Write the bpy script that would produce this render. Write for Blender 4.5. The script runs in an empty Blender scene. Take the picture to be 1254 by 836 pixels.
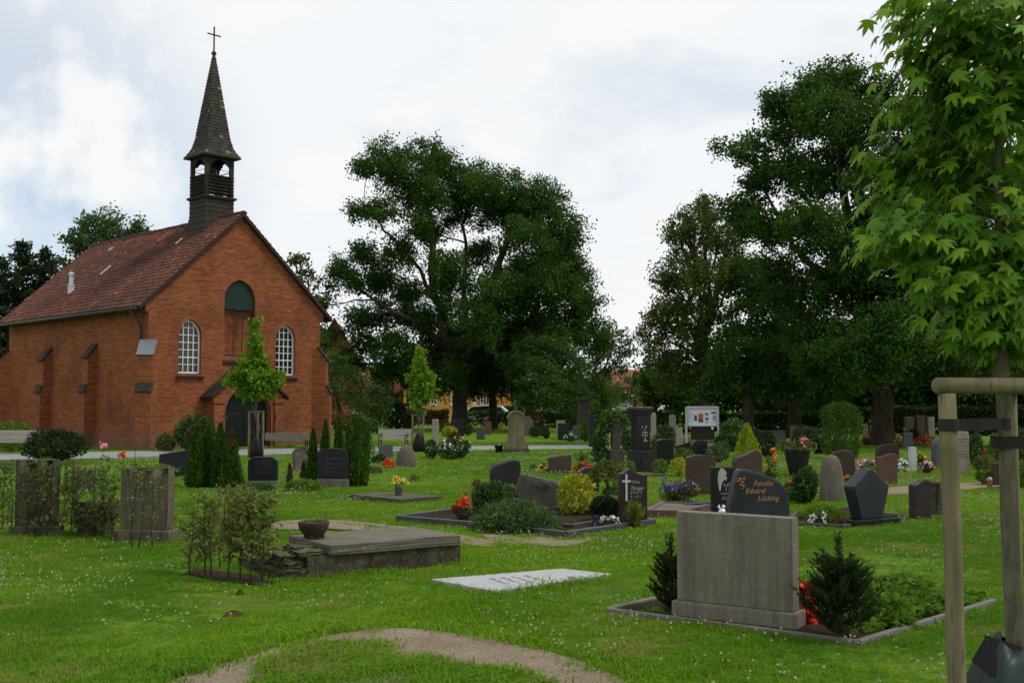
import bpy, bmesh, math, random
import numpy as np
from mathutils import Matrix, Vector

scene = bpy.context.scene
R = math.radians
# ------------------------------------------------------------------ camera
F, HOR, CX, CY, CAMH = 1340.0, 491.5, 627.0, 418.0, 1.7      # photograph pixels (1254 x 836), metres
TH = math.atan((HOR - CY) / F)
cam = bpy.data.cameras.new('camera')
cam.sensor_width = 36.0
cam.lens = 36.0 * F / 1254.0
cam.clip_start = 0.1
cam.clip_end = 2000
cam_o = bpy.data.objects.new('camera', cam)
cam_o.location = (0, 0, CAMH)
cam_o.rotation_euler = (math.pi / 2 + TH, 0, 0)
scene.collection.objects.link(cam_o)
scene.camera = cam_o
# ------------------------------------------------------------------ light
SUN_AZ, SUN_EL = R(98), R(55)          # azimuth clockwise from +Y (the way the camera looks)
world = bpy.data.worlds.new('World')
scene.world = world
world.use_nodes = True
wt = world.node_tree
wt.nodes.clear()
def wn(t, **k):
    n = wt.nodes.new(t)
    for a, b in k.items():
        setattr(n, a, b)
    return n
w_out = wn('ShaderNodeOutputWorld')
w_sky = wn('ShaderNodeTexSky', sky_type='NISHITA', sun_disc=False, sun_elevation=SUN_EL, sun_rotation=SUN_AZ)
w_bg = wn('ShaderNodeBackground'); w_bg.inputs[1].default_value = 0.11
wt.links.new(w_sky.outputs[0], w_bg.inputs[0])
w_tc = wn('ShaderNodeTexCoord')
w_sep = wn('ShaderNodeSeparateXYZ'); wt.links.new(w_tc.outputs['Generated'], w_sep.inputs[0])
def wm(op, a, b=None):
    n = wn('ShaderNodeMath', operation=op)
    for i, v in enumerate((a, b)):
        if v is None: continue
        if isinstance(v, (int, float)): n.inputs[i].default_value = v
        else: wt.links.new(v, n.inputs[i])
    return n.outputs[0]
zz = wm('ADD', wm('MAXIMUM', w_sep.outputs[2], 0.0), 0.22)
w_cmb = wn('ShaderNodeCombineXYZ')
wt.links.new(wm('DIVIDE', w_sep.outputs[0], zz), w_cmb.inputs[0])
wt.links.new(wm('DIVIDE', w_sep.outputs[1], zz), w_cmb.inputs[1])
w_n1 = wn('ShaderNodeTexNoise'); w_n1.inputs['Scale'].default_value = 1.35; w_n1.inputs['Detail'].default_value = 7; w_n1.inputs['Roughness'].default_value = .56
w_n1.inputs['Distortion'].default_value = .25
w_off = wn('ShaderNodeVectorMath', operation='ADD'); w_off.inputs[1].default_value = (3.2, 1.5, 0)
wt.links.new(w_cmb.outputs[0], w_off.inputs[0]); wt.links.new(w_off.outputs[0], w_n1.inputs['Vector'])
w_r1 = wn('ShaderNodeValToRGB')                      # how thick the cloud is: thin places show blue
w_r1.color_ramp.elements[0].position = .26; w_r1.color_ramp.elements[0].color = (.45, .45, .45, 1)
w_r1.color_ramp.elements[1].position = .47; w_r1.color_ramp.elements[1].color = (1, 1, 1, 1)
wt.links.new(w_n1.outputs['Fac'], w_r1.inputs[0])
w_n2 = wn('ShaderNodeTexNoise'); w_n2.inputs['Scale'].default_value = 1.7; w_n2.inputs['Detail'].default_value = 6
wt.links.new(w_cmb.outputs[0], w_n2.inputs['Vector'])
w_r2 = wn('ShaderNodeValToRGB')                      # cloud base, grey to white
w_r2.color_ramp.elements[0].position = .33; w_r2.color_ramp.elements[0].color = (.665, .692, .715, 1)
w_r2.color_ramp.elements[1].position = .62; w_r2.color_ramp.elements[1].color = (.705, .71, .714, 1)
wt.links.new(w_n2.outputs['Fac'], w_r2.inputs[0])
w_cl = wn('ShaderNodeBackground'); w_cl.inputs[1].default_value = 1.0
wt.links.new(w_r2.outputs[0], w_cl.inputs[0])
w_dot = wn('ShaderNodeVectorMath', operation='DOT_PRODUCT')          # the thin place in the cloud that the photograph shows low on the left
w_dot.inputs[1].default_value = (-.433, .888, .152)
wt.links.new(w_tc.outputs['Generated'], w_dot.inputs[0])
w_mr = wn('ShaderNodeMapRange', interpolation_type='SMOOTHSTEP')
w_mr.inputs[1].default_value = .965; w_mr.inputs[2].default_value = .998; w_mr.inputs[3].default_value = 0; w_mr.inputs[4].default_value = 1.0
wt.links.new(w_dot.outputs['Value'], w_mr.inputs[0])
w_n3 = wn('ShaderNodeTexNoise'); w_n3.inputs['Scale'].default_value = 9; w_n3.inputs['Detail'].default_value = 7; w_n3.inputs['Roughness'].default_value = .55
wt.links.new(w_tc.outputs['Generated'], w_n3.inputs['Vector'])
w_r3 = wn('ShaderNodeValToRGB'); w_r3.color_ramp.elements[0].position = .44; w_r3.color_ramp.elements[0].color = (1, 1, 1, 1); w_r3.color_ramp.elements[1].position = .56; w_r3.color_ramp.elements[1].color = (0, 0, 0, 1)
wt.links.new(w_n3.outputs['Fac'], w_r3.inputs[0])
w_fac = wm('SUBTRACT', w_r1.outputs[0], wm('MULTIPLY', wm('MULTIPLY', w_mr.outputs[0], w_r3.outputs[0]), .5))
w_mix = wn('ShaderNodeMixShader')
wt.links.new(w_fac, w_mix.inputs[0]); wt.links.new(w_bg.outputs[0], w_mix.inputs[1]); wt.links.new(w_cl.outputs[0], w_mix.inputs[2])
wt.links.new(w_mix.outputs[0], w_out.inputs[0])
sun = bpy.data.lights.new('sun', 'SUN')
sun.energy = 1.5
sun.angle = R(14)
sun.color = (1.0, .95, .87)
sun_o = bpy.data.objects.new('sun', sun)
sun_o.rotation_euler = (math.pi / 2 - SUN_EL, 0, math.pi - SUN_AZ)
sun_o.location = (30, 0, 40)
scene.collection.objects.link(sun_o)
vs = scene.view_settings
vs.view_transform = 'Standard'; vs.look = 'None'; vs.exposure = 0.42; vs.gamma = 1.0; vs.use_curve_mapping = False
scene.render.engine = 'CYCLES'
scene.cycles.use_denoising = True
scene.cycles.max_bounces = 6
scene.cycles.diffuse_bounces = 3
scene.cycles.glossy_bounces = 2
scene.cycles.transmission_bounces = 4
scene.cycles.transparent_max_bounces = 6
scene.cycles.use_adaptive_sampling = True
scene.cycles.adaptive_threshold = 0.02

# ------------------------------------------------------------------ helpers
COL = scene.collection
def P(px, py, Y):
    """point on the sight line of photo pixel (px, py) at distance Y along the ground"""
    a, b = (px - CX) / F, (CY - py) / F
    d = (a, math.cos(TH) - b * math.sin(TH), math.sin(TH) + b * math.cos(TH))
    t = Y / d[1]
    return Vector((d[0] * t, Y, CAMH + d[2] * t))
def at(px, py, z=0.0):
    """point where the sight line of a photo pixel meets the level z (the ground)"""
    a, b = (px - CX) / F, (CY - py) / F
    d = (a, math.cos(TH) - b * math.sin(TH), math.sin(TH) + b * math.cos(TH))
    t = (z - CAMH) / d[2]
    return Vector((d[0] * t, d[1] * t, z))
def ppm(Y):
    return F / Y
def tag(o, label=None, cat=None, group=None, kind=None):
    if label: o['label'] = label
    if cat: o['category'] = cat
    if group: o['group'] = group
    if kind: o['kind'] = kind
    return o
def thing(name, loc, yaw=0.0, label=None, cat=None, group=None):
    o = bpy.data.objects.new(name, None)
    o.empty_display_size = .1
    o.location = loc
    o.rotation_euler = (0, 0, yaw)
    COL.objects.link(o)
    return tag(o, label, cat, group)
def link(name, me, parent=None, loc=None, rot=None):
    o = bpy.data.objects.new(name, me)
    COL.objects.link(o)
    if parent: o.parent = parent
    if loc is not None: o.location = loc
    if rot is not None: o.rotation_euler = rot
    return o
def box_uv(me):
    n = len(me.loops)
    if not n: return
    co = np.empty(len(me.vertices) * 3); me.vertices.foreach_get('co', co); co = co.reshape(-1, 3)
    vi = np.empty(n, dtype=np.int32); me.loops.foreach_get('vertex_index', vi)
    pn = np.empty(len(me.polygons) * 3); me.polygons.foreach_get('normal', pn); pn = pn.reshape(-1, 3)
    lt = np.empty(len(me.polygons), dtype=np.int32); me.polygons.foreach_get('loop_total', lt)
    ln = np.repeat(pn, lt, axis=0)
    c = co[vi]
    a = np.abs(ln)
    uv = np.empty((n, 2))
    isz = (a[:, 2] > a[:, 0]) & (a[:, 2] > a[:, 1])
    isx = ~isz & (a[:, 0] > a[:, 1])
    isy = ~isz & ~isx
    uv[isz] = c[isz][:, [0, 1]]
    uv[isx] = c[isx][:, [1, 2]]
    uv[isy] = c[isy][:, [0, 2]]
    me.uv_layers.new(name='UVMap').data.foreach_set('uv', uv.ravel())
class MB:
    def __init__(s):
        s.v = []; s.f = []; s.m = Matrix.Identity(4)
    def at(s, loc=(0, 0, 0), rz=0, rx=0, ry=0):
        s.m = Matrix.Translation(loc) @ Matrix.Rotation(rz, 4, 'Z') @ Matrix.Rotation(ry, 4, 'Y') @ Matrix.Rotation(rx, 4, 'X')
        return s
    def add(s, vs, fs):
        b = len(s.v)
        s.v += [tuple(s.m @ Vector(p)) for p in vs]
        s.f += [tuple(i + b for i in f) for f in fs]
        return s
    def box(s, x0, x1, y0, y1, z0, z1):
        return s.add([(x0, y0, z0), (x1, y0, z0), (x1, y1, z0), (x0, y1, z0), (x0, y0, z1), (x1, y0, z1), (x1, y1, z1), (x0, y1, z1)],
                     [(3, 2, 1, 0), (4, 5, 6, 7), (0, 1, 5, 4), (1, 2, 6, 5), (2, 3, 7, 6), (3, 0, 4, 7)])
    def prism_y(s, pts, y0, y1, y0s=1.0):
        """outline in x, z (anticlockwise seen from -y) extruded from y0 (front) to y1 (back)"""
        n = len(pts)
        vs = [(x, y0, z) for x, z in pts] + [(x, y1, z) for x, z in pts]
        fs = [tuple(range(n)), tuple(range(2 * n - 1, n - 1, -1))]
        fs += [(i, i + n, (i + 1) % n + n, (i + 1) % n) for i in range(n)]
        return s.add(vs, fs)
    def prism_z(s, pts, z0, z1):
        n = len(pts)
        vs = [(x, y, z0) for x, y in pts] + [(x, y, z1) for x, y in pts]
        fs = [tuple(range(n - 1, -1, -1)), tuple(range(n, 2 * n))]
        fs += [(i, (i + 1) % n, (i + 1) % n + n, i + n) for i in range(n)]
        return s.add(vs, fs)
    def lathe(s, prof, seg=20, loc=(0, 0, 0), sx=1, sy=1):
        vs = []; fs = []
        for r, z in prof:
            for k in range(seg):
                a = 2 * math.pi * k / seg
                vs.append((loc[0] + r * sx * math.cos(a), loc[1] + r * sy * math.sin(a), loc[2] + z))
        for j in range(len(prof) - 1):
            for k in range(seg):
                a, b = j * seg + k, j * seg + (k + 1) % seg
                fs.append((a, b, b + seg, a + seg))
        fs.append(tuple(range(seg - 1, -1, -1)))
        fs.append(tuple(range((len(prof) - 1) * seg, len(prof) * seg)))
        return s.add(vs, fs)
    def tube(s, pts, rad, seg=8, cap=True):
        """swept tube through points; rad is one number or one per point"""
        pts = [Vector(p) for p in pts]
        n = len(pts)
        if not hasattr(rad, '__len__'): rad = [rad] * n
        vs = []; fs = []
        ref = Vector((0.31, 0.17, 0.93)).normalized()
        for i, p in enumerate(pts):
            t = (pts[min(i + 1, n - 1)] - pts[max(i - 1, 0)])
            if t.length < 1e-9: t = Vector((0, 0, 1))
            t.normalize()
            if abs(t.dot(ref)) > .97: ref = Vector((.9, .2, .1)).normalized()
            u = (ref - t * ref.dot(t)).normalized(); w = t.cross(u)
            ref = u.copy() if False else ref
            for k in range(seg):
                a = 2 * math.pi * k / seg
                vs.append(tuple(p + (u * math.cos(a) + w * math.sin(a)) * rad[i]))
        for i in range(n - 1):
            for k in range(seg):
                a, b = i * seg + k, i * seg + (k + 1) % seg
                fs.append((a, b, b + seg, a + seg))
        if cap:
            fs.append(tuple(range(seg - 1, -1, -1))); fs.append(tuple(range((n - 1) * seg, n * seg)))
        return s.add(vs, fs)
    def mesh(s, name, mat, bevel=0, smooth=False, jitter=0, sub=0, seed=0):
        me = bpy.data.meshes.new(name)
        me.from_pydata(s.v, [], s.f)
        if bevel or sub:
            bm = bmesh.new(); bm.from_mesh(me)
            bmesh.ops.recalc_face_normals(bm, faces=bm.faces)
            if bevel:
                ed = [e for e in bm.edges if len(e.link_faces) == 2 and e.calc_face_angle(0) > .6]
                bmesh.ops.bevel(bm, geom=ed, offset=bevel, segments=2, affect='EDGES', profile=.6, clamp_overlap=True)
            if sub:
                bmesh.ops.triangulate(bm, faces=[f for f in bm.faces if len(f.verts) > 4])
                bmesh.ops.subdivide_edges(bm, edges=bm.edges[:], cuts=sub, use_grid_fill=True)
            if jitter:
                rr = random.Random(seed)
                for v in bm.verts:
                    v.co += Vector((rr.gauss(0, jitter), rr.gauss(0, jitter), rr.gauss(0, jitter)))
            bm.to_mesh(me); bm.free()
        box_uv(me)
        if smooth:
            me.polygons.foreach_set('use_smooth', [True] * len(me.polygons))
        me.materials.append(mat)
        me.update()
        return me
    def build(s, name, mat, parent=None, **k):
        return link(name, s.mesh(name, mat, **k), parent)
def np_mesh(name, verts, quads, mat, attrs=None, smooth=False):
    """fast mesh of quads (n x 4) or triangles (n x 3) from numpy arrays"""
    me = bpy.data.meshes.new(name)
    k = quads.shape[1]
    me.vertices.add(len(verts)); me.vertices.foreach_set('co', np.asarray(verts, np.float32).ravel())
    me.loops.add(quads.size); me.loops.foreach_set('vertex_index', quads.astype(np.int32).ravel())
    me.polygons.add(len(quads)); me.polygons.foreach_set('loop_start', np.arange(0, quads.size, k, dtype=np.int32))
    me.update(calc_edges=True)
    if attrs:
        for a, (dom, val) in attrs.items():
            at_ = me.attributes.new(a, 'FLOAT', dom); at_.data.foreach_set('value', np.asarray(val, np.float32))
    if smooth: me.polygons.foreach_set('use_smooth', np.ones(len(quads), bool))
    me.materials.append(mat)
    return me
# ------------------------------------------------------------------ materials
class NT:
    def __init__(s, name):
        s.mat = bpy.data.materials.new(name); s.mat.use_nodes = True
        s.t = s.mat.node_tree; s.t.nodes.clear()
        s.out = s.n('ShaderNodeOutputMaterial')
    def n(s, typ, ins=None, **k):
        n = s.t.nodes.new(typ)
        for a, b in k.items(): setattr(n, a, b)
        for a, b in (ins or {}).items(): s.set(n.inputs[a], b)
        return n
    def set(s, sock, v):
        if hasattr(v, 'links') or isinstance(v, bpy.types.NodeSocket): s.t.links.new(v, sock)
        elif isinstance(v, tuple) and len(v) == 3 and sock.type == 'RGBA': sock.default_value = (*v, 1)
        else: sock.default_value = v
    def coord(s, kind='Object'): return s.n('ShaderNodeTexCoord').outputs[kind]
    def noise(s, vec, scale, detail=4, rough=.55, out='Fac', dist=0):
        return s.n('ShaderNodeTexNoise', {'Vector': vec, 'Scale': scale, 'Detail': detail, 'Roughness': rough, 'Distortion': dist}).outputs[out]
    def ramp(s, fac, stops):
        r = s.n('ShaderNodeValToRGB', {'Fac': fac}); e = r.color_ramp.elements
        while len(e) < len(stops): e.new(.5)
        for el, (p, c) in zip(e, stops):
            el.position = p; el.color = (*c, 1) if isinstance(c, tuple) else (c, c, c, 1)
        return r.outputs[0]
    def mix(s, fac, a, b, blend='MIX'):
        m = s.n('ShaderNodeMix', data_type='RGBA', blend_type=blend)
        s.set(m.inputs[0], fac); s.set(m.inputs[6], a); s.set(m.inputs[7], b)
        return m.outputs[2]
    def math(s, op, a, b=0.0, clamp=False):
        m = s.n('ShaderNodeMath', operation=op, use_clamp=clamp); s.set(m.inputs[0], a); s.set(m.inputs[1], b); return m.outputs[0]
    def mapping(s, vec, scale=(1, 1, 1), loc=(0, 0, 0), rot=(0, 0, 0)):
        m = s.n('ShaderNodeMapping', {'Vector': vec}); m.inputs['Scale'].default_value = scale; m.inputs['Location'].default_value = loc; m.inputs['Rotation'].default_value = rot
        return m.outputs[0]
    def bump(s, h, strength=.4, dist=.01, normal=None):
        b = s.n('ShaderNodeBump', {'Height': h, 'Strength': strength, 'Distance': dist})
        if normal is not None: s.set(b.inputs['Normal'], normal)
        return b.outputs[0]
    def attr(s, name): return s.n('ShaderNodeAttribute', attribute_name=name).outputs['Fac']
    def orand(s): return s.n('ShaderNodeObjectInfo').outputs['Random']
    def pbr(s, color, rough=.8, normal=None, metal=0.0, spec=.3):
        b = s.n('ShaderNodeBsdfPrincipled', {'Base Color': color, 'Roughness': rough, 'Metallic': metal, 'Specular IOR Level': spec})
        if normal is not None: s.set(b.inputs['Normal'], normal)
        s.t.links.new(b.outputs[0], s.out.inputs[0]); s.b = b
        return s.mat
    def rvec(s, k=40.0):
        """object coordinates shifted by a random amount for each object, so copies do not repeat"""
        v = s.n('ShaderNodeVectorMath', operation='ADD'); s.set(v.inputs[0], s.coord())
        sc = s.n('ShaderNodeMath', operation='MULTIPLY'); s.set(sc.inputs[0], s.orand()); sc.inputs[1].default_value = k
        s.t.links.new(sc.outputs[0], v.inputs[1]); return v.outputs[0]

def m_stone(name, c1, c2, speck=None, rough=.75, algae=0.0, spec=.3, scale=1.0, bump=.35, streak=0.0, lichen=0.0):
    t = NT(name); v = t.rvec()
    col = t.mix(t.ramp(t.noise(v, 3.2 * scale, 6, .6), [(.3, 0.0), (.7, 1.0)]), c1, c2)
    fine = t.noise(v, 95 * scale, 3, .7)
    col = t.mix(t.ramp(fine, [(.38, .55), (.62, 0.0)]), col, tuple(x * .45 for x in c1))
    if speck: col = t.mix(t.ramp(t.noise(v, 160 * scale, 2), [(.58, 0.0), (.66, .8)]), col, speck)
    if streak:
        s = t.noise(t.mapping(v, (9, 9, .7)), 1.6, 4)
        col = t.mix(t.math('MULTIPLY', t.ramp(s, [(.42, 0.0), (.68, 1.0)]), streak), col, tuple(x * .35 for x in c1))
    if lichen:
        l = t.ramp(t.noise(v, 26, 5, .65), [(.60, 0.0), (.66, 1.0)])
        col = t.mix(t.math('MULTIPLY', l, lichen), col, (.36, .36, .28))
    if algae:
        g = t.n('ShaderNodeNewGeometry'); sep = t.n('ShaderNodeSeparateXYZ', {0: g.outputs['Normal']})
        up = t.math('ADD', t.math('MULTIPLY', sep.outputs[2], .25), t.noise(v, 4.5, 5, .6))
        col = t.mix(t.math('MULTIPLY', t.ramp(up, [(.46, 0.0), (.72, 1.0)]), algae), col, (.105, .115, .032))
    return t.pbr(col, t.ramp(t.noise(v, 14, 3), [(.3, rough * .85), (.7, min(1, rough * 1.1))]), t.bump(t.math('ADD', fine, t.noise(v, 18 * scale, 5)), bump, .006), spec=spec)

MT = {}
MT['granite_black'] = m_stone('granite_black', (.008, .0085, .010), (.014, .0145, .017), (.03, .03, .034), .25, spec=.3, bump=.03)
MT['granite_dark'] = m_stone('granite_dark', (.013, .014, .0165), (.025, .026, .03), (.05, .053, .056), .5, spec=.2, bump=.1)
MT['granite_blue'] = m_stone('granite_blue', (.012, .0155, .020), (.028, .033, .040), (.06, .07, .08), .4, spec=.25, bump=.06)
MT['granite_grey'] = m_stone('granite_grey', (.058, .06, .062), (.095, .097, .096), (.16, .16, .16), .65, bump=.15)
MT['granite_rough'] = m_stone('granite_rough', (.06, .057, .05), (.105, .098, .086), (.18, .17, .155), .85, algae=.3, lichen=.3, bump=.6)
MT['granite_brown'] = m_stone('granite_brown', (.036, .023, .017), (.068, .043, .031), (.11, .076, .058), .55, bump=.1)
MT['granite_red'] = m_stone('granite_red', (.085, .042, .031), (.14, .074, .055), (.2, .13, .1), .55, bump=.1)
MT['granite_brownred'] = m_stone('granite_brownred', (.024, .017, .0165), (.043, .031, .029), (.08, .062, .058), .4, spec=.25, bump=.05)
MT['boulder'] = m_stone('boulder', (.085, .075, .062), (.15, .13, .11), (.06, .055, .05), .9, lichen=.35, bump=.7)
MT['sandstone'] = m_stone('sandstone', (.17, .135, .085), (.25, .2, .135), None, .95, algae=.85, lichen=.25, streak=.6, bump=.6)
MT['old_stone'] = m_stone('old_stone', (.12, .105, .085), (.2, .175, .14), None, .95, algae=.55, lichen=.4, streak=.5, bump=.7)
MT['dark_sandstone'] = m_stone('dark_sandstone', (.045, .04, .035), (.09, .08, .068), None, .95, algae=.4, lichen=.25, streak=.5, bump=.7)
MT['concrete_wash'] = m_stone('concrete_wash', (.18, .164, .13), (.25, .23, .185), (.32, .30, .26), .95, algae=.25, lichen=.2, streak=.55, bump=.6)
MT['tomb_base'] = m_stone('tomb_base', (.030, .025, .017), (.075, .062, .042), (.12, .1, .08), .95, algae=.5, lichen=.35, streak=.9, bump=.9)
MT['concrete_mossy'] = m_stone('concrete_mossy', (.088, .075, .053), (.15, .128, .094), (.2, .175, .14), .95, algae=.55, lichen=.5, streak=.8, bump=.8)
MT['slab_top'] = m_stone('slab_top', (.105, .091, .071), (.185, .165, .132), (.07, .06, .047), .95, algae=.12, lichen=.4, bump=.6)
MT['marble_grey'] = m_stone('marble_grey', (.36, .365, .37), (.47, .475, .48), (.25, .25, .26), .55, bump=.1, lichen=.15)
MT['limestone'] = m_stone('limestone', (.30, .27, .22), (.40, .365, .3), None, .9, algae=.25, streak=.3)
MT['stone_white'] = m_stone('stone_white', (.44, .46, .48), (.56, .58, .6), None, .6, bump=.08)
MT['kerb_grey'] = m_stone('kerb_grey', (.13, .125, .12), (.2, .195, .18), (.27, .26, .25), .9, algae=.3, lichen=.2)
MT['kerb_dark'] = m_stone('kerb_dark', (.04, .042, .046), (.07, .072, .076), (.12, .12, .12), .5, algae=.1)
MT['kerb_red'] = m_stone('kerb_red', (.10, .052, .045), (.15, .085, .072), (.2, .14, .12), .5)
MT['terracotta'] = m_stone('terracotta', (.21, .06, .028), (.27, .085, .045), None, .7, bump=.1)
MT['clay_pot'] = m_stone('clay_pot', (.038, .030, .024), (.066, .052, .042), None, .9, lichen=.25)
MT['black_plastic'] = m_stone('black_plastic', (.006, .006, .007), (.010, .010, .011), None, .5, spec=.2, bump=.02)

def m_plain(name, c, rough=.6, metal=0.0, spec=.4, var=.15):
    t = NT(name); v = t.rvec()
    col = t.mix(t.noise(v, 7, 4), tuple(x * (1 - var) for x in c), tuple(min(1, x * (1 + var)) for x in c))
    return t.pbr(col, rough, t.bump(t.noise(v, 60, 3), .08, .003), metal, spec)
MT['white_paint'] = m_plain('white_paint', (.72, .72, .70), .5)
MT['gold_letter'] = m_plain('gold_letter', (.32, .18, .06), .55)
MT['pale_letter'] = m_plain('pale_letter', (.34, .33, .32), .6)
MT['dark_letter'] = m_plain('dark_letter', (.02, .018, .016), .7)
MT['white_letter'] = m_plain('white_letter', (.62, .62, .62), .6)
MT['white_figure'] = m_plain('white_figure', (.70, .70, .70), .6)
MT['bronze'] = m_plain('bronze', (.26, .12, .04), .45, .5)
MT['iron'] = m_plain('iron', (.035, .02, .014), .7)
MT['dark_iron'] = m_plain('dark_iron', (.012, .012, .013), .5)
MT['zinc'] = m_plain('zinc', (.20, .21, .23), .35, .5)
MT['gutter'] = m_plain('gutter', (.035, .033, .034), .6)
MT['aluminium'] = m_plain('aluminium', (.50, .51, .52), .4, .3)
MT['paper'] = m_plain('paper', (.70, .72, .75), .8, var=.04)
MT['paper_red'] = m_plain('paper_red', (.5, .10, .07), .8)
MT['paper_dark'] = m_plain('paper_dark', (.08, .10, .11), .8)
MT['paper_green'] = m_plain('paper_green', (.22, .38, .36), .8)
MT['rubber'] = m_plain('rubber', (.012, .012, .012), .75)
MT['bag_green'] = m_plain('bag_green', (.010, .026, .022), .5)
MT['car_silver'] = m_plain('car_silver', (.45, .47, .5), .25, .2, .5, .03)
MT['car_white'] = m_plain('car_white', (.68, .69, .7), .25, 0, .5, .03)
MT['yellow_wall'] = m_plain('yellow_wall', (.60, .34, .085), .9, var=.06)
MT['orange_wall'] = m_plain('orange_wall', (.62, .27, .035), .9, var=.06)
MT['white_wall'] = m_plain('white_wall', (.62, .62, .62), .9, var=.06)
t = NT('glass_dark'); MT['glass'] = t.pbr((.012, .014, .017), .08, spec=.6)

# brick
def m_brick(name, c1, c2, mortar, dark=.55):
    t = NT(name); uv = t.coord('UV'); ob = t.coord()
    b = t.n('ShaderNodeTexBrick', {'Vector': uv, 'Color1': (0, 0, 0), 'Color2': (1, 1, 1), 'Mortar': (.5, .5, .5), 'Scale': 1.0, 'Mortar Size': .006, 'Mortar Smooth': .1, 'Bias': 0.0, 'Brick Width': .25, 'Row Height': .075}, offset=.5)
    big = t.noise(ob, .55, 5, .6)
    col = t.mix(b.outputs['Color'], c1, c2)
    odd = t.ramp(t.noise(t.mapping(uv, (4.0, 13.3, 1)), 1.0, 1), [(.60, 0.0), (.66, 1.0)])
    col = t.mix(t.math('MULTIPLY', odd, .5), col, tuple(x * .42 for x in c1))
    row = t.noise(t.mapping(uv, (.25, 13.3, 1)), 1.0, 2)
    col = t.mix(t.math('MULTIPLY', t.ramp(row, [(.5, 0.0), (.7, 1.0)]), .45), col, tuple(x * .5 for x in c1))
    col = t.mix(b.outputs['Fac'], col, mortar)
    col = t.mix(t.ramp(big, [(.48, 0.0), (.72, dark)]), col, tuple(x * .38 for x in c1))
    sep = t.n('ShaderNodeSeparateXYZ', {0: ob})
    low = t.math('ADD', t.math('MULTIPLY', sep.outputs[2], -.9), t.math('ADD', t.noise(ob, 1.1, 5), .35))
    col = t.mix(t.math('MULTIPLY', t.ramp(low, [(.15, 0.0), (.6, 1.0)]), .5), col, (.13, .095, .075))      # salt and damp marks low on the wall
    h = t.math('ADD', t.math('MULTIPLY', b.outputs['Fac'], -1.0), t.math('MULTIPLY', t.noise(ob, 45, 3), .5))
    return t.pbr(col, .9, t.bump(h, .5, .006), spec=.2)
MT['brick'] = m_brick('brick', (.19, .052, .019), (.315, .100, .031), (.15, .09, .058))
MT['brick_plain'] = m_brick('brick_far', (.26, .085, .045), (.34, .12, .06), (.2, .13, .1))
# pantiles: colour per tile from an attribute, moss and soot from noise
t = NT('roof_tile'); ob = t.coord(); rv = t.attr('tint')
col = t.ramp(rv, [(0.0, (.05, .019, .014)), (.45, (.105, .036, .022)), (.8, (.15, .053, .030)), (1.0, (.25, .095, .052))])
col = t.mix(t.ramp(t.noise(t.mapping(ob, (1, .55, 1)), .62, 6, .62), [(.42, 0.0), (.62, .9)]), col, (.05, .026, .018))
col = t.mix(t.ramp(t.noise(ob, 8, 4), [(.55, 0.0), (.75, .5)]), col, (.07, .062, .03))
MT['roof_tile'] = t.pbr(col, .85, t.bump(t.noise(ob, 40, 3), .3, .01), spec=.25)
t = NT('far_roof'); ob = t.coord()
w = t.n('ShaderNodeTexWave', {'Vector': ob, 'Scale': 2.2, 'Distortion': 1.5, 'Detail': 2}, bands_direction='Z').outputs['Fac']
MT['far_roof'] = t.pbr(t.mix(w, (.17, .05, .03), (.27, .09, .05)), .9)
t = NT('slate'); ob = t.coord(); rv = t.attr('tint')
col = t.ramp(rv, [(0.0, (.014, .013, .012)), (.6, (.030, .028, .025)), (.96, (.05, .046, .04)), (1.0, (.16, .15, .14))])
col = t.mix(t.ramp(t.noise(ob, 2.6, 5), [(.48, 0.0), (.7, .75)]), col, (.06, .052, .02))
MT['slate'] = t.pbr(col, .8, t.bump(t.noise(ob, 50, 3), .4, .008))
def m_wood(name, c1, c2, scale=1.0, green=0.0, axis=(1, 1, .06), rough=.85):
    t = NT(name); v = t.rvec()
    g = t.noise(t.mapping(v, tuple(22 * scale * a for a in axis)), 1.0, 5, .65)
    col = t.mix(t.ramp(g, [(.3, 0.0), (.7, 1.0)]), c1, c2)
    crack = t.ramp(t.noise(t.mapping(v, tuple(60 * scale * a for a in axis)), 1.0, 2), [(.30, 1.0), (.36, 0.0)])
    col = t.mix(t.math('MULTIPLY', crack, .7), col, tuple(x * .3 for x in c1))
    if green: col = t.mix(t.math('MULTIPLY', t.ramp(t.noise(v, 5, 5), [(.4, 0.0), (.65, 1.0)]), green), col, (.085, .10, .038))
    return t.pbr(col, rough, t.bump(t.math('ADD', g, t.math('MULTIPLY', crack, -1.0)), .45, .004), spec=.2)
MT['stake_wood'] = m_wood('stake_wood', (.125, .10, .06), (.23, .19, .12), green=.55)
MT['bench_wood'] = m_wood('bench_wood', (.22, .2, .17), (.36, .335, .29), axis=(.06, 1, 1), green=.15)
MT['bench_dark'] = m_wood('bench_dark', (.10, .09, .075), (.17, .155, .13), axis=(.06, 1, 1), green=.2)
MT['door_green'] = m_wood('door_green', (.004, .008, .008), (.008, .014, .014), rough=.6)
MT['shutter_green'] = m_wood('shutter_green', (.008, .024, .019), (.016, .042, .034), rough=.6)
MT['belfry_wood'] = m_wood('belfry_wood', (.018, .016, .014), (.042, .038, .034), green=.15)
MT['fascia'] = m_wood('fascia', (.022, .016, .013), (.042, .032, .026))
def m_bark(name, c1, c2, green=.2, sc=1.0):
    t = NT(name); v = t.rvec()
    g = t.noise(t.mapping(v, (7 * sc, 7 * sc, 1.6 * sc)), 1.0, 7, .68, dist=.4)
    col = t.mix(t.ramp(g, [(.35, 0.0), (.65, 1.0)]), c1, c2)
    col = t.mix(t.math('MULTIPLY', t.ramp(t.noise(v, 1.6, 4), [(.45, 0.0), (.65, 1.0)]), green), col, (.07, .08, .035))
    return t.pbr(col, .95, t.bump(g, .9, .03 / sc), spec=.1)
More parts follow.
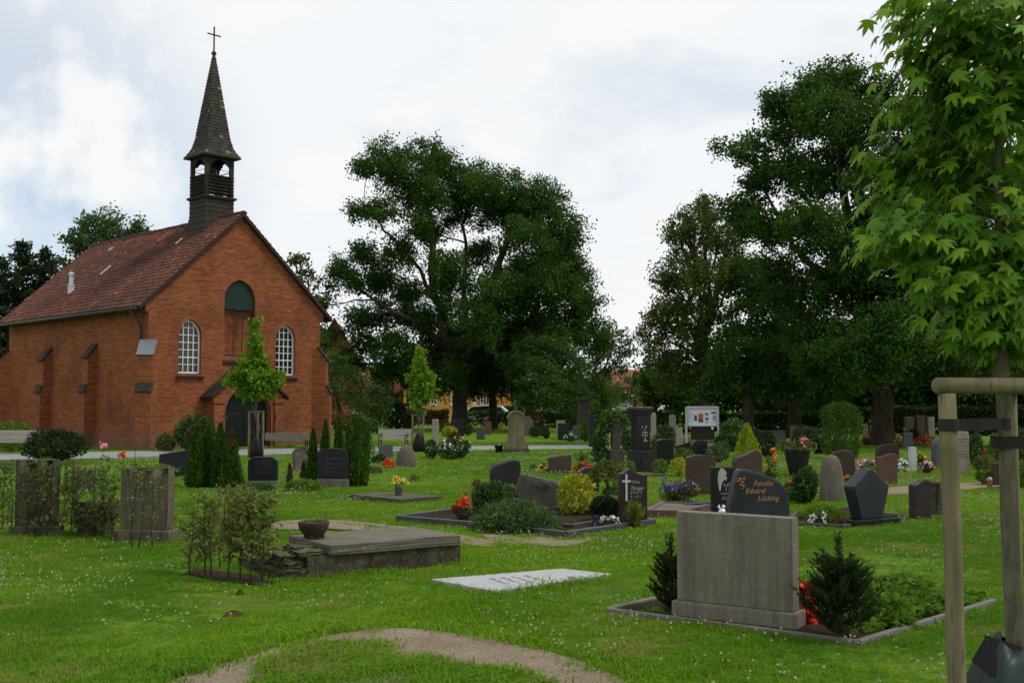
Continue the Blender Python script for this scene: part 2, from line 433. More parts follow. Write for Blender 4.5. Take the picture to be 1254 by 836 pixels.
MT['bark_oak'] = m_bark('bark_oak', (.022, .018, .014), (.066, .056, .044))
MT['bark_young'] = m_bark('bark_young', (.085, .075, .05), (.17, .155, .115), .4, 6)
MT['twig'] = m_bark('twig', (.04, .03, .02), (.08, .06, .04), .1, 5)
# leaves: tint attribute chooses the tone, light goes through them
def m_leaf(name, c0, c1, c2, trans=.35, rough=.6, spec=.09):
    t = NT(name); rv = t.attr('tint')
    col = t.ramp(rv, [(0.0, c0), (.55, c1), (1.0, c2)])
    b = t.n('ShaderNodeBsdfPrincipled', {'Base Color': col, 'Roughness': rough, 'Specular IOR Level': spec})
    tr = t.n('ShaderNodeBsdfTranslucent', {'Color': t.mix(.5, col, (.16, .22, .02), 'MIX')})
    m = t.n('ShaderNodeMixShader', {0: trans, 1: b.outputs[0], 2: tr.outputs[0]})
    t.t.links.new(m.outputs[0], t.out.inputs[0])
    return t.mat
MT['leaf_oak'] = m_leaf('leaf_oak', (.014, .042, .006), (.031, .083, .010), (.064, .145, .021), .24)
MT['leaf_far'] = m_leaf('leaf_far', (.024, .056, .013), (.044, .098, .020), (.075, .145, .034), .24)
MT['leaf_linden'] = m_leaf('leaf_linden', (.030, .056, .007), (.062, .102, .013), (.12, .155, .028), .24)
MT['leaf_ash'] = m_leaf('leaf_ash', (.034, .066, .020), (.058, .108, .032), (.09, .155, .05), .3)
MT['leaf_conifer'] = m_leaf('leaf_conifer', (.012, .026, .012), (.020, .042, .018), (.036, .062, .026), .1)
MT['leaf_thuja'] = m_leaf('leaf_thuja', (.014, .042, .004), (.034, .095, .007), (.064, .155, .012), .18)
MT['leaf_thuja_yellow'] = m_leaf('leaf_thuja_yellow', (.16, .24, .010), (.30, .42, .016), (.44, .56, .03), .3)
MT['leaf_thuja_rust'] = m_leaf('leaf_thuja_rust', (.07, .028, .01), (.13, .05, .016), (.16, .08, .02), .1)
MT['leaf_yew'] = m_leaf('leaf_yew', (.008, .018, .007), (.014, .032, .011), (.028, .055, .018), .1)
MT['leaf_bush'] = m_leaf('leaf_bush', (.016, .038, .010), (.034, .075, .018), (.07, .13, .035), .2)
MT['leaf_box'] = m_leaf('leaf_box', (.020, .042, .012), (.040, .078, .022), (.085, .13, .045), .2, .5, .2)
MT['leaf_light'] = m_leaf('leaf_light', (.05, .10, .014), (.09, .17, .022), (.15, .25, .04), .3)
MT['leaf_yellow'] = m_leaf('leaf_yellow', (.20, .21, .010), (.36, .35, .020), (.50, .48, .06), .3)
MT['leaf_maple'] = m_leaf('leaf_maple', (.055, .165, .012), (.125, .285, .014), (.25, .42, .028), .45, .5, .2)
MT['leaf_sapling'] = m_leaf('leaf_sapling', (.085, .19, .010), (.14, .29, .016), (.21, .38, .026), .45)
MT['leaf_creeper'] = m_leaf('leaf_creeper', (.06, .088, .02), (.11, .145, .042), (.18, .21, .075), .35)
MT['leaf_hornbeam'] = m_leaf('leaf_hornbeam', (.07, .085, .018), (.125, .145, .040), (.21, .215, .085), .4)
MT['leaf_cover'] = m_leaf('leaf_cover', (.05, .12, .010), (.10, .22, .018), (.18, .31, .04), .35)
MT['leaf_cover_pale'] = m_leaf('leaf_cover_pale', (.03, .062, .018), (.06, .112, .036), (.11, .165, .07), .25)
MT['leaf_grassy'] = m_leaf('leaf_grassy', (.07, .10, .014), (.13, .17, .022), (.2, .24, .04), .3)
MT['leaf_redbrown'] = m_leaf('leaf_redbrown', (.07, .03, .016), (.12, .055, .025), (.15, .10, .04), .2)
MT['leaf_olive'] = m_leaf('leaf_olive', (.045, .06, .014), (.085, .105, .024), (.14, .15, .04), .25)
def m_petal(name, c, c2=None):
    return m_leaf(name, tuple(x * .75 for x in c), c, c2 or tuple(min(.9, x * 1.25) for x in c), .2)
def m_petal2(name, c0, c1, c2):
    t = NT(name); rv = t.attr('tint')
    return t.pbr(t.ramp(rv, [(0.0, c0), (.5, c1), (1.0, c2)]), .7)
MT['petal_red'] = m_petal2('petal_red', (.40, .012, .008), (.62, .022, .014), (.78, .05, .03))
MT['petal_orange'] = m_petal2('petal_orange', (.55, .10, .02), (.65, .14, .03), (.7, .2, .05))
MT['petal_yellow'] = m_petal2('petal_yellow', (.6, .40, .02), (.72, .5, .04), (.8, .62, .1))
MT['petal_white'] = m_petal2('petal_white', (.5, .5, .47), (.66, .66, .62), (.78, .78, .76))
MT['petal_pink'] = m_petal2('petal_pink', (.62, .14, .25), (.72, .22, .33), (.8, .36, .46))
MT['petal_purple'] = m_petal2('petal_purple', (.09, .03, .24), (.15, .06, .36), (.25, .13, .46))
MT['petal_mixed'] = m_petal2('petal_mixed', (.35, .03, .2), (.7, .6, .62), (.6, .06, .22))
MT['petal_clover'] = m_petal2('petal_clover', (.34, .35, .26), (.44, .45, .35), (.54, .53, .44))
# lawn and its blades
t = NT('lawn'); ob = t.coord()
big = t.noise(ob, .22, 5, .6); mid = t.noise(ob, 1.3, 5, .62); fine = t.noise(ob, 30, 4, .7)
col = t.mix(t.ramp(mid, [(.3, 0.0), (.7, 1.0)]), (.085, .175, .008), (.15, .265, .014))
col = t.mix(t.ramp(big, [(.50, 0.0), (.72, .6)]), col, (.125, .15, .026))
col = t.mix(t.ramp(fine, [(.35, .6), (.6, 0.0)]), col, (.020, .036, .008))
vor = t.n('ShaderNodeTexVoronoi', {'Vector': ob, 'Scale': 7.0}).outputs['Distance']
fl = t.math('MULTIPLY', t.ramp(vor, [(.07, 1.0), (.10, 0.0)]), t.ramp(t.noise(ob, .5, 4), [(.50, 0.0), (.60, .8)]))
col = t.mix(fl, col, (.42, .43, .36))
MT['lawn'] = t.pbr(col, .95, t.bump(t.math('ADD', fine, mid), .8, .04), spec=.1)
def m_blade(name, c0, c1, c2, dry):
    t = NT(name); rv = t.attr('tint')
    g = t.n('ShaderNodeNewGeometry').outputs['Position']
    col = t.ramp(rv, [(0.0, c0), (.5, c1), (1.0, c2)])
    big = t.noise(g, .30, 5, .6); m2 = t.noise(g, 1.5, 4, .6)
    col = t.mix(t.ramp(t.math('ADD', t.math('MULTIPLY', big, .7), t.math('MULTIPLY', m2, .3)), [(.50, 0.0), (.68, .55)]), col, dry)
    deep = t.ramp(t.noise(t.mapping(g, (1, 1, 1), (7, 3, 0)), .21, 4, .6), [(.42, .75), (.60, 0.0)])
    col = t.mix(deep, col, (.052, .155, .012))
    straw = t.ramp(t.noise(t.mapping(g, (1, 1, 1), (2, 9, 0)), .85, 5, .65), [(.55, 0.0), (.68, .75)])
    col = t.mix(straw, col, (.27, .235, .075))
    b = t.n('ShaderNodeBsdfPrincipled', {'Base Color': col, 'Roughness': .7, 'Specular IOR Level': .06})
    tr = t.n('ShaderNodeBsdfTranslucent', {'Color': t.mix(.4, col, (.25, .45, .02))})
    m = t.n('ShaderNodeMixShader', {0: .35, 1: b.outputs[0], 2: tr.outputs[0]})
    t.t.links.new(m.outputs[0], t.out.inputs[0]); return t.mat
MT['blade'] = m_blade('grass_blade', (.080, .180, .006), (.145, .285, .010), (.215, .365, .022), (.27, .28, .05))
t = NT('soil'); ob = t.coord(); f1 = t.noise(ob, 40, 5, .7); f2 = t.noise(ob, 3, 4)
col = t.mix(t.ramp(f2, [(.3, 0.0), (.7, 1.0)]), (.21, .165, .115), (.30, .245, .175))
col = t.mix(t.ramp(f1, [(.35, .7), (.55, 0.0)]), col, (.085, .064, .045))
MT['soil'] = t.pbr(col, 1.0, t.bump(f1, .9, .02), spec=.05)
t = NT('soil_dark'); ob = t.coord(); f1 = t.noise(ob, 45, 5, .7)
MT['soil_dark'] = t.pbr(t.mix(f1, (.022, .015, .010), (.075, .054, .038)), 1.0, t.bump(f1, 1.0, .03), spec=.05)
t = NT('mole_soil'); ob = t.coord(); f1 = t.noise(ob, 45, 5, .7)
MT['mole_soil'] = t.pbr(t.mix(f1, (.045, .022, .010), (.12, .065, .03)), 1.0, t.bump(f1, 1.0, .03), spec=.05)
t = NT('asphalt_path'); ob = t.coord(); f1 = t.noise(ob, 70, 4, .7); f2 = t.noise(ob, .7, 4)
MT['path'] = t.pbr(t.mix(f1, t.mix(f2, (.15, .15, .16), (.21, .21, .22)), (.28, .28, .29)), .9, t.bump(f1, .4, .01))
# ------------------------------------------------------------------ shapes shared by many things
from mathutils.geometry import tessellate_polygon
def arch(cx, w, z0, zs, zt, n=9):
    """pointed arch outline, anticlockwise seen from the front, starting bottom left"""
    b = w / 2; h = zt - zs; r = (b * b + h * h) / (2 * b)
    a_end = math.atan2(h, b - (b - r) - b + (r - b) + 0.0) if False else math.acos(max(-1, min(1, (r - b) / r)))
    right = [(cx + (b - r) + r * math.cos(a_end * i / n), zs + r * math.sin(a_end * i / n)) for i in range(n + 1)]
    left = [(2 * cx - x, z) for x, z in reversed(right[:-1])]
    return [(cx - b, z0), (cx + b, z0)] + right + left
def holed_plate(mb, outer, holes, y0=0.0, depth=.2):
    """front plate at y0 with holes (x, z outlines); every hole gets reveals going back by its depth"""
    allp = list(outer)
    for h in holes: allp += h
    tris = tessellate_polygon([[Vector((x, z, 0)) for x, z in p] for p in [outer] + list(holes)])
    vs = [(x, y0, z) for x, z in allp]
    fs = []
    for t_ in tris:
        a, b, c = [Vector((*allp[i], 0)) for i in t_]
        fs.append(t_ if (b - a).cross(c - a).z > 0 else (t_[0], t_[2], t_[1]))
    mb.add(vs, fs)
    for k, h in enumerate(holes):
        d = depth[k] if hasattr(depth, '__len__') else depth
        n = len(h)
        v2 = [(x, y0, z) for x, z in h] + [(x, y0 + d, z) for x, z in h]
        mb.add(v2, [(i, (i + 1) % n, (i + 1) % n + n, i + n) for i in range(n)])
rng = np.random.default_rng(7)
def leaf_mesh(name, c, size, mat, aspect=.55, seed=1, tint=None, dirs=None, droop=0.0, dirmix=.6, fold=.0):
    """many small diamond leaves; c is n x 3, size one number or n"""
    g = np.random.default_rng(seed)
    n = len(c)
    size = np.broadcast_to(np.asarray(size, float), (n,)) * g.uniform(.7, 1.3, n)
    a = g.normal(size=(n, 3))
    if dirs is not None:
        a = a / np.linalg.norm(a, axis=1, keepdims=True) * (1 - dirmix) + dirs * dirmix
    a[:, 2] -= droop
    a /= np.linalg.norm(a, axis=1, keepdims=True) + 1e-9
    b = np.cross(a, g.normal(size=(n, 3))); b /= np.linalg.norm(b, axis=1, keepdims=True) + 1e-9
    L = size[:, None] / 2; Wd = L * aspect
    v = np.stack([c - a * L, c + b * Wd - a * L * .15, c + a * L, c - b * Wd - a * L * .15], 1).reshape(-1, 3)
    q = np.arange(4 * n).reshape(-1, 4)
    if tint is None: tint = g.random(n)
    return np_mesh(name, v, q, mat, {'tint': ('FACE', tint)})
def lobe_points(lobes, n_clump, n_leaf, clump_r, seed, shell=(.55, 1.0), flat=.8):
    """leaf positions in clumps spread through each lobe (x, y, z, rx, ry, rz); also clump centres and tints"""
    g = np.random.default_rng(seed)
    pts = []; tin = []; cen = []
    for (x, y, z, rx, ry, rz) in lobes:
        k = max(3, int(n_clump * (rx * ry * rz) ** (1 / 3)**2 if False else n_clump * (rx * rz)))
        d = g.normal(size=(k, 3)); d /= np.linalg.norm(d, axis=1, keepdims=True)
        r = g.uniform(shell[0] ** 2, shell[1] ** 2, k) ** .5
        cc = np.array([x, y, z]) + d * r[:, None] * np.array([rx, ry, rz])
        cen.append(cc)
        for ci in range(k):
            m = max(4, int(n_leaf * g.uniform(.5, 1.5)))
            e = np.clip(g.normal(size=(m, 3)), -2.1, 2.1) * (clump_r * .5 * g.uniform(.6, 1.4, 3))
            out = d[ci] * clump_r * .85                       # a few loose sprigs stick out of the crown
            e += np.outer((g.random(m) < .12) * g.uniform(.2, 1.0, m), out)
            e[:, 2] *= flat
            pts.append(cc[ci] + e)
            tin.append(np.clip(g.normal(.45, .16) + g.normal(0, .2, m), 0, 1))
    return np.concatenate(pts), np.concatenate(tin), np.concatenate(cen)
def wiggle(p, q, n, amp, g):
    p = Vector(p); q = Vector(q); L = (q - p).length
    out = []
    for i in range(n + 1):
        t_ = i / n
        w = math.sin(t_ * math.pi) * amp * L
        out.append(p.lerp(q, t_) + Vector((g.gauss(0, w), g.gauss(0, w), g.gauss(0, w) * .6)))
    return out
def tree(name, label, base, trunk_h, trunk_r, lobes, mat, seed, group=None, n_clump=9, n_leaf=60, clump_r=.55, leaf=.2, bark='bark_oak',
         lean=(0, 0), shell=(.55, 1.0), limbs=None, twig=True, cat='tree', aspect=.6, flat=.8):
    """tapered trunk, limbs that reach every lobe of the crown, leaves in clumps; positions are local to the base"""
    o = thing(name, base, 0, label, cat, group)
    g = random.Random(seed)
    mb = MB()
    top = Vector((lean[0], lean[1], trunk_h))
    tp = wiggle((0, 0, -.15), top, 6, .012, g)
    rad = [trunk_r * (1.35 if i == 0 else 1.0 - .35 * i / 6) for i in range(7)]
    mb.tube(tp, rad, 12)
    pts, tin, cen = lobe_points(lobes, n_clump, n_leaf, clump_r, seed, shell, flat)
    mains = []
    if limbs:
        for lm in limbs:                       # given limbs: list of points with start and end radius
            pp = [top] + [Vector(p) for p in lm[0]]
            fine = []
            for a, b in zip(pp[:-1], pp[1:]): fine += wiggle(a, b, 4, .03, g)[:-1]
            fine.append(pp[-1])
            rr = [lm[1] + (lm[2] - lm[1]) * i / (len(fine) - 1) for i in range(len(fine))]
            mb.tube(fine, rr, 9); mains += list(zip(fine, rr))
    mains += list(zip(tp[3:], rad[3:]))
    for lb in lobes:
        c = Vector(lb[:3])
        if limbs: s, sr = min(mains, key=lambda m: (m[0] - c).length + max(0, m[0].z - c.z) * 1.5)
        else: s, sr = g.choice(mains[-3:])
        L = (c - s).length
        r0 = min(sr * .7, .035 + .016 * L)
        path = wiggle(s, c, 5, .05, g)
        mb.tube(path, [r0 + (r0 * .35 - r0) * i / 5 for i in range(6)], 6)
        if twig:
            near = cen[np.linalg.norm(cen - np.array(c), axis=1) < max(lb[3:]) * 1.05]
            for k in range(min(len(near), 14)):
                q = Vector(near[k]); s2 = path[g.randint(2, 5)]
                mb.tube(wiggle(s2, q, 3, .06, g), [r0 * .3, r0 * .22, r0 * .15, .012], 4, cap=False)
    mb.build('trunk', MT[bark], o, smooth=True)
    link('crown', leaf_mesh('crown', pts, leaf, mat, aspect, seed, tin), o)
    return o
def px_lobes(L, Y, base, ry=None):
    """lobes given as photo pixels (px, py, r[, dy[, squash]]) at distance Y -> positions local to base"""
    out = []
    for l in L:
        dy = l[3] if len(l) > 3 else 0
        p = P(l[0], l[1], Y + dy) - Vector(base)
        r = l[2] / ppm(Y + dy)
        out.append((p.x, p.y, p.z, r, r * 1.1, r * (l[4] if len(l) > 4 else .9)))
    return out

# ------------------------------------------------------------------ the ground
def grid_mesh(name, x0, x1, y0, y1, nx, ny, mat, amp):
    xs = np.linspace(x0, x1, nx); ys = np.linspace(y0, y1, ny)
    X, Y = np.meshgrid(xs, ys)
    Z = amp * (np.sin(X * 1.7 + .6 * Y) * .4 + np.sin(Y * 1.3 - X * .7 + 2) * .35 + np.sin(X * 3.9 + 1.2) * np.sin(Y * 3.1) * .25) - amp * .8
    v = np.stack([X, Y, Z], -1).reshape(-1, 3)
    i = np.arange(nx * ny).reshape(ny, nx)
    q = np.stack([i[:-1, :-1], i[:-1, 1:], i[1:, 1:], i[1:, :-1]], -1).reshape(-1, 4)
    return np_mesh(name, v, q, mat, smooth=True)
lawn = tag(link('lawn', grid_mesh('lawn', -26, 26, 2, 54, 150, 150, MT['lawn'], .012)), 'mown green lawn with white clover between the graves', 'lawn', kind='structure')
mb = MB(); mb.add([(-900, -300, -.035), (900, -300, -.035), (900, 1500, -.035), (-900, 1500, -.035)], [(0, 1, 2, 3)])
tag(mb.build('ground', MT['lawn']), 'wide green ground reaching beyond the graveyard', 'ground', kind='structure')
# asphalt path that passes in front of the chapel
def ribbon(pts, w):
    pts = [Vector((p[0], p[1], 0)) for p in pts]
    v = []
    for i, p in enumerate(pts):
        t_ = (pts[min(i + 1, len(pts) - 1)] - pts[max(i - 1, 0)]).normalized(); n_ = Vector((-t_.y, t_.x, 0))
        ww = w[i] if hasattr(w, '__len__') else w
        v += [tuple(p - n_ * ww / 2), tuple(p + n_ * ww / 2)]
    return v, [(2 * i, 2 * i + 2, 2 * i + 3, 2 * i + 1) for i in range(len(pts) - 1)]
def path_obj(name, pts, w, label):
    mb = MB(); v, f = ribbon(pts, w); mb.add([(a, b, .008) for a, b, c in v], f)
    return tag(mb.build(name, MT['path']), label, 'path', kind='structure')
pa = [at(x, y) for x, y in ((-260, 562), (-60, 560), (60, 558), (150, 556.5), (250, 554.5), (330, 553), (420, 551), (500, 549.5), (580, 548.3), (660, 547.5), (740, 546.5), (830, 545), (930, 543))]
path_obj('path', pa, [4.6, 4.6, 4.6, 4.6, 4.4, 4.2, 4.0, 3.8, 3.6, 3.4, 3.2, 3.2, 3.2], 'grey asphalt path running past the chapel front')
# bare earth at the bottom of the picture
def smooth_poly(px, n=6):
    pts = [at(*p) for p in px]; out = []
    m = len(pts)
    for i in range(m):
        p0, p1, p2, p3 = pts[i - 1], pts[i], pts[(i + 1) % m], pts[(i + 2) % m]
        for k in range(n):
            t_ = k / n
            out.append(.5 * ((2 * p1) + (p2 - p0) * t_ + (2 * p0 - 5 * p1 + 4 * p2 - p3) * t_ ** 2 + (3 * p1 - p0 - 3 * p2 + p3) * t_ ** 3))
    return [(p.x, p.y) for p in out]
SOIL = [smooth_poly([(195, 850), (235, 824), (300, 804), (365, 785), (430, 774), (485, 769), (540, 773), (610, 784), (680, 800), (725, 815), (770, 850), (560, 870), (330, 880)])]
ISLE = [smooth_poly([(318, 850), (326, 818), (352, 800), (400, 789), (455, 786), (500, 796), (540, 808), (585, 817), (640, 830), (680, 850), (560, 870), (400, 880)])]
def inside(poly, x, y):
    p = np.array(poly); q = np.roll(p, -1, 0)
    x = np.asarray(x)[..., None]; y = np.asarray(y)[..., None]
    c = ((p[:, 1] > y) != (q[:, 1] > y)) & (x < (q[:, 0] - p[:, 0]) * (y - p[:, 1]) / (q[:, 1] - p[:, 1] + 1e-12) + p[:, 0])
    return (c.sum(-1) % 2) == 1
def flat_poly(name, poly, z, mat, label, cat='ground'):
    mb = MB(); tr = tessellate_polygon([[Vector((x, y, 0)) for x, y in poly]])
    mb.add([(x, y, z) for x, y in poly], [t_ if (Vector(poly[t_[1]]) - Vector(poly[t_[0]])).cross(Vector(poly[t_[2]]) - Vector(poly[t_[0]])) > 0 else (t_[0], t_[2], t_[1]) for t_ in tr])
    return tag(mb.build(name, mat), label, cat, kind='structure')
flat_poly('bare_earth', SOIL[0], .004, MT['soil'], 'bare brown earth patch in the front lawn')
# ------------------------------------------------------------------ the chapel
PHI = .799; W, Ln, HE, HR, EV = 7.474, 12.593, 5.468, 8.895, .424
SL = (HR - HE) / (W / 2)
ch = thing('brick_chapel', (-13.039, 39.171, 0), PHI, 'small red brick chapel with tiled roof and black belfry spire', 'chapel')
ch_m = Matrix.Translation((-13.039, 39.171, 0)) @ Matrix.Rotation(PHI, 4, 'Z')
win_u, nz0 = 1.652, 2.72
wl = arch(win_u, .92, nz0, 4.14, 4.72); wr = arch(W - win_u, .92, nz0, 4.14, 4.72)
niche = arch(W / 2, 1.36, 3.42, 5.56, 6.36)
mb = MB()
holed_plate(mb, [(0, -.2), (W, -.2), (W, HE), (W / 2, HR), (0, HE)], [wl, wr, niche], 0, [.24, .24, .26])
# other walls
mb.add([(0, 0, -.2), (0, Ln, -.2), (0, Ln, HE), (0, 0, HE)], [(3, 2, 1, 0)])
mb.add([(W, 0, -.2), (W, Ln, -.2), (W, Ln, HE), (W, 0, HE)], [(0, 1, 2, 3)])
mb.add([(0, Ln, -.2), (W, Ln, -.2), (W, Ln, HE), (W / 2, Ln, HR), (0, Ln, HE)], [(4, 3, 2, 1, 0)])
# niche back below the shutter
mb.add([(W / 2 - .68, .258, 3.42), (W / 2 + .68, .258, 3.42), (W / 2 + .68, .258, 5.3), (W / 2 - .68, .258, 5.3)], [(0, 1, 2, 3)])
wall = mb.build('wall', MT['brick'], ch)
# plinth, 4 cm proud
mb = MB()
mb.box(-.05, W + .05, -.05, 0.2, -.2, .55); mb.box(-.05, .2, .2, Ln + .05, -.2, .55); mb.box(W - .2, W + .05, .2, Ln + .05, -.2, .55)
mb.build('plinth', MT['brick'], ch, bevel=.02)
# kneelers under the gable feet
for x0, x1 in ((-.16, -.002), (W + .002, W + .16)):
    mb = MB(); mb.box(x0, x1, -.03, .32, HE - .55, HE - .12)
    mb.build('kneeler', MT['brick'], ch, bevel=.03)
# buttresses
def buttress(name, m, width, d1, d2, back=.35):
    """local: outward along -y, wall at y = 0"""
    o = bpy.data.objects.new(name, None); COL.objects.link(o); o.parent = ch; o.matrix_local = m
    hw = width / 2
    b = MB()
    b.add([(x, y, z) for x in (-hw, hw) for (y, z) in ((back, -.2), (-d2, -.2), (-d2, 2.07), (-d1, 2.30), (-d1, 3.38), (back * .2, 3.86), (back, 3.86))],
          [(0, 1, 2, 3, 4, 5, 6), (13, 12, 11, 10, 9, 8, 7)] + [(i, i + 7, (i + 1) % 7 + 7, (i + 1) % 7) for i in range(7)])
    bm_o = b.build('brickwork', MT['brick'], o)
    for (y0, z0, y1, z1) in ((-d1 - .04, 3.34, back * .2, 3.90), (-d2 - .04, 2.03, -d1 - .003, 2.34)):
        c = MB()
        dy, dz = y1 - y0, z1 - z0; l = math.hypot(dy, dz); nx_, nz_ = -dz / l * .05, dy / l * .05
        c.add([(x, y, z) for x in (-hw - .03, hw + .03) for (y, z) in ((y0, z0), (y0 + nx_, z0 + nz_), (y1 + nx_, z1 + nz_), (y1, z1))],
              [(0, 1, 2, 3), (7, 6, 5, 4)] + [(i, i + 4, (i + 1) % 4 + 4, (i + 1) % 4) for i in range(4)])
        c.build('cap', MT['zinc'] if z1 > 3 and abs(m.translation.x) < .1 and abs(m.translation.y) < .1 else MT['slate'], o, bevel=.006)
    return o
def mloc(x, y, a): return Matrix.Translation((x, y, 0)) @ Matrix.Rotation(a, 4, 'Z')
buttress('buttress', mloc(0, 0, R(-45)), .56, .3, .45)
buttress('buttress', mloc(W, 0, R(45)), .56, .3, .45)
buttress('buttress', mloc(0, Ln, R(-135)), .56, .45, .62)
for yb in (4.29, 8.36): buttress('buttress', mloc(0, yb, R(-90)), .48, .36, .46, .1)
# roof tiles: two slopes of pantiles, each tile its own curved piece
def tile_slope(sign):
    g = np.random.default_rng(5 + sign)
    run = W / 2 + EV; l = run * math.hypot(1, SL)
    rows = 24; ex = l / rows; cols = 66; tw = (Ln + .34) / cols
    ux, uz = 1 / math.hypot(1, SL), SL / math.hypot(1, SL)
    v = []; q = []; tn = []
    prof = [(0, -.004), (.18, .036), (.40, .054), (.62, .034), (.8, -.014), (1.02, -.002)]
    for r in range(rows):
        for c in range(cols):
            b = len(v); lift = g.normal(0, .006); jit = g.normal(0, .006)
            s0 = r * ex - .035 + jit; s1 = (r + 1) * ex + .04
            tv = float(np.clip(g.normal(.5, .22), 0, 1))
            for (pu, ph) in prof:
                yy = -.17 + (c + pu) * tw
                for s_, hh in ((s0, ph + .062 + lift), (s0, ph + .042 + lift), (s1, ph + .024)):
                    x = -EV + s_ * ux; z = HE - EV * SL + s_ * uz
                    x -= hh * uz; z += hh * ux
                    v.append((x if sign < 0 else W - x, yy, z))
            for k in range(len(prof) - 1):
                a = b + 3 * k
                f1 = (a, a + 3, a + 5, a + 2); f2 = (a + 1, a + 4, a + 3, a)
                q += [f1[::-1], f2] if sign < 0 else [f1, f2[::-1]]
                tn += [tv, tv]
    return np_mesh('roof_tiles', np.array(v), np.array(q), MT['roof_tile'], {'tint': ('FACE', tn)})
rf = bpy.data.objects.new('roof', None); COL.objects.link(rf); rf.parent = ch
for sg in (-1, 1):
    o = link('roof_tiles', tile_slope(sg), rf); o['kind'] = 'stuff'
mb = MB()                                               # boarding under the tiles
for sg in (-1, 1):
    pr = [(-EV, HE - EV * SL), (W / 2, HR), (W / 2, HR - .1), (-EV, HE - EV * SL - .1)]
    if sg > 0: pr = [(W - x, z) for x, z in reversed(pr)]
    mb.add([(x, y, z + .012) for y in (-.14, Ln + .14) for x, z in pr], [(0, 3, 2, 1), (4, 5, 6, 7)] + [(i, (i + 1) % 4, (i + 1) % 4 + 4, i + 4) for i in range(4)])
mb.build('roof_boarding', MT['fascia'], rf)
for sg in (-1, 1):                                      # verge boards on the gable
    mb = MB()
    pr = [(-EV - .03, HE - EV * SL + .03), (W / 2, HR + .055), (W / 2, HR - .10), (-EV - .03, HE - EV * SL - .12)]
    if sg > 0: pr = [(W - x, z) for x, z in reversed(pr)]
    mb.add([(x, y, z) for y in (-.185, -.145) for x, z in pr], [(3, 2, 1, 0)] + [(4, 5, 6, 7)] + [(i, i + 4, (i + 1) % 4 + 4, (i + 1) % 4) for i in range(4)])
    mb.build('verge_board', MT['fascia'], rf)
for k in range(32):                                     # ridge tiles
    y0 = -.19 + k * .405
    if 1.45 < y0 + .2 < 2.9: continue
    mb = MB(); pr = [(math.cos(a) * .15, math.sin(a) * .13) for a in [math.pi * i / 8 for i in range(9)]]
    kk = 1 + .03 * (k % 3)
    mb.add([(W / 2 + x * s_, y, HR + .0 + z * s_) for y, s_ in ((y0, kk), (y0 + .43, kk * .93)) for x, z in pr], [(i + 1, i, i + 9, i + 10) for i in range(8)] + [tuple(range(9))])
    mb.build('ridge_tile', MT['roof_tile'], rf)
for x0 in (-EV - .06, W + EV + .06):                    # gutters and the down pipe
    mb = MB(); mb.tube([(x0, -.1, HE - EV * SL - .06), (x0, Ln + .1, HE - EV * SL - .06)], .065, 8)
    mb.build('gutter', MT['gutter'], rf, smooth=True)
mb = MB(); mb.tube([(-EV - .05, .45, HE - .5), (-.28, .42, HE - .75), (-.13, .40, HE - 1.0), (-.10, .38, HE - 1.2), (-.10, .38, 3.75)], .055, 8)
mb.build('down_pipe', MT['gutter'], ch, smooth=True)
def arch_top(x, w, zs, zt):
    b = w / 2; h = zt - zs; r = (b * b + h * h) / (2 * b)
    return zs + math.sqrt(max(0, r * r - (abs(x) + r - b) ** 2))
# windows
def window(cx):
    o = bpy.data.objects.new('window', None); COL.objects.link(o); o.parent = ch; o.location = (cx, 0, 0)
    outer = arch(0, .92, nz0 + .02, 4.14, 4.72); inner = arch(0, .81, nz0 + .075, 4.13, 4.655)
    m = MB(); holed_plate(m, outer, [inner], .13, .05); m.build('window_frame', MT['white_paint'], o)
    b = MB()
    for x in (-.205, 0, .205):
        zt = arch_top(x, .81, 4.13, 4.655) - .01
        b.box(x - .014, x + .014, .14, .17, nz0 + .09, zt + .02)
    for k in range(6):
        z = nz0 + .075 + (k + 1) * .272
        hw = .405 if z < 4.13 else .405 * max(.2, 1 - ((z - 4.13) / .56) ** 1.6)
        b.box(-hw, hw, .143, .167, z - (.024 if k == 1 else .012), z + .012)
    b.build('glazing_bars', MT['white_paint'], o)
    gl = MB(); gl.prism_y(arch(0, .9, nz0 + .02, 4.14, 4.70), .178, .2); gl.build('pane', MT['glass'], o)
    s = MB(); s.add([(x, y, z) for x in (-.56, .56) for y, z in ((-.09, nz0 - .16), (-.09, nz0 - .10), (.24, nz0 + .02), (.24, nz0 - .16))],
                    [(0, 1, 2, 3), (7, 6, 5, 4)] + [(i, i + 4, (i + 1) % 4 + 4, (i + 1) % 4) for i in range(4)])
    s.build('sill', MT['slate'], o)
    # darker brick on edge round the arch
    pr_o = arch(0, 1.16, 4.14, 4.14, 4.86)[2:]; pr_i = arch(0, .925, 4.14, 4.14, 4.725)[2:]
    m = MB(); n = len(pr_o)
    m.add([(x, -.012, z) for x, z in pr_o] + [(x, -.012, z) for x, z in pr_i], [(i, i + 1, n + i + 1, n + i) for i in range(n - 1)])
    m.build('arch_bricks', MT['brick'], o)
window(win_u); window(W - win_u)
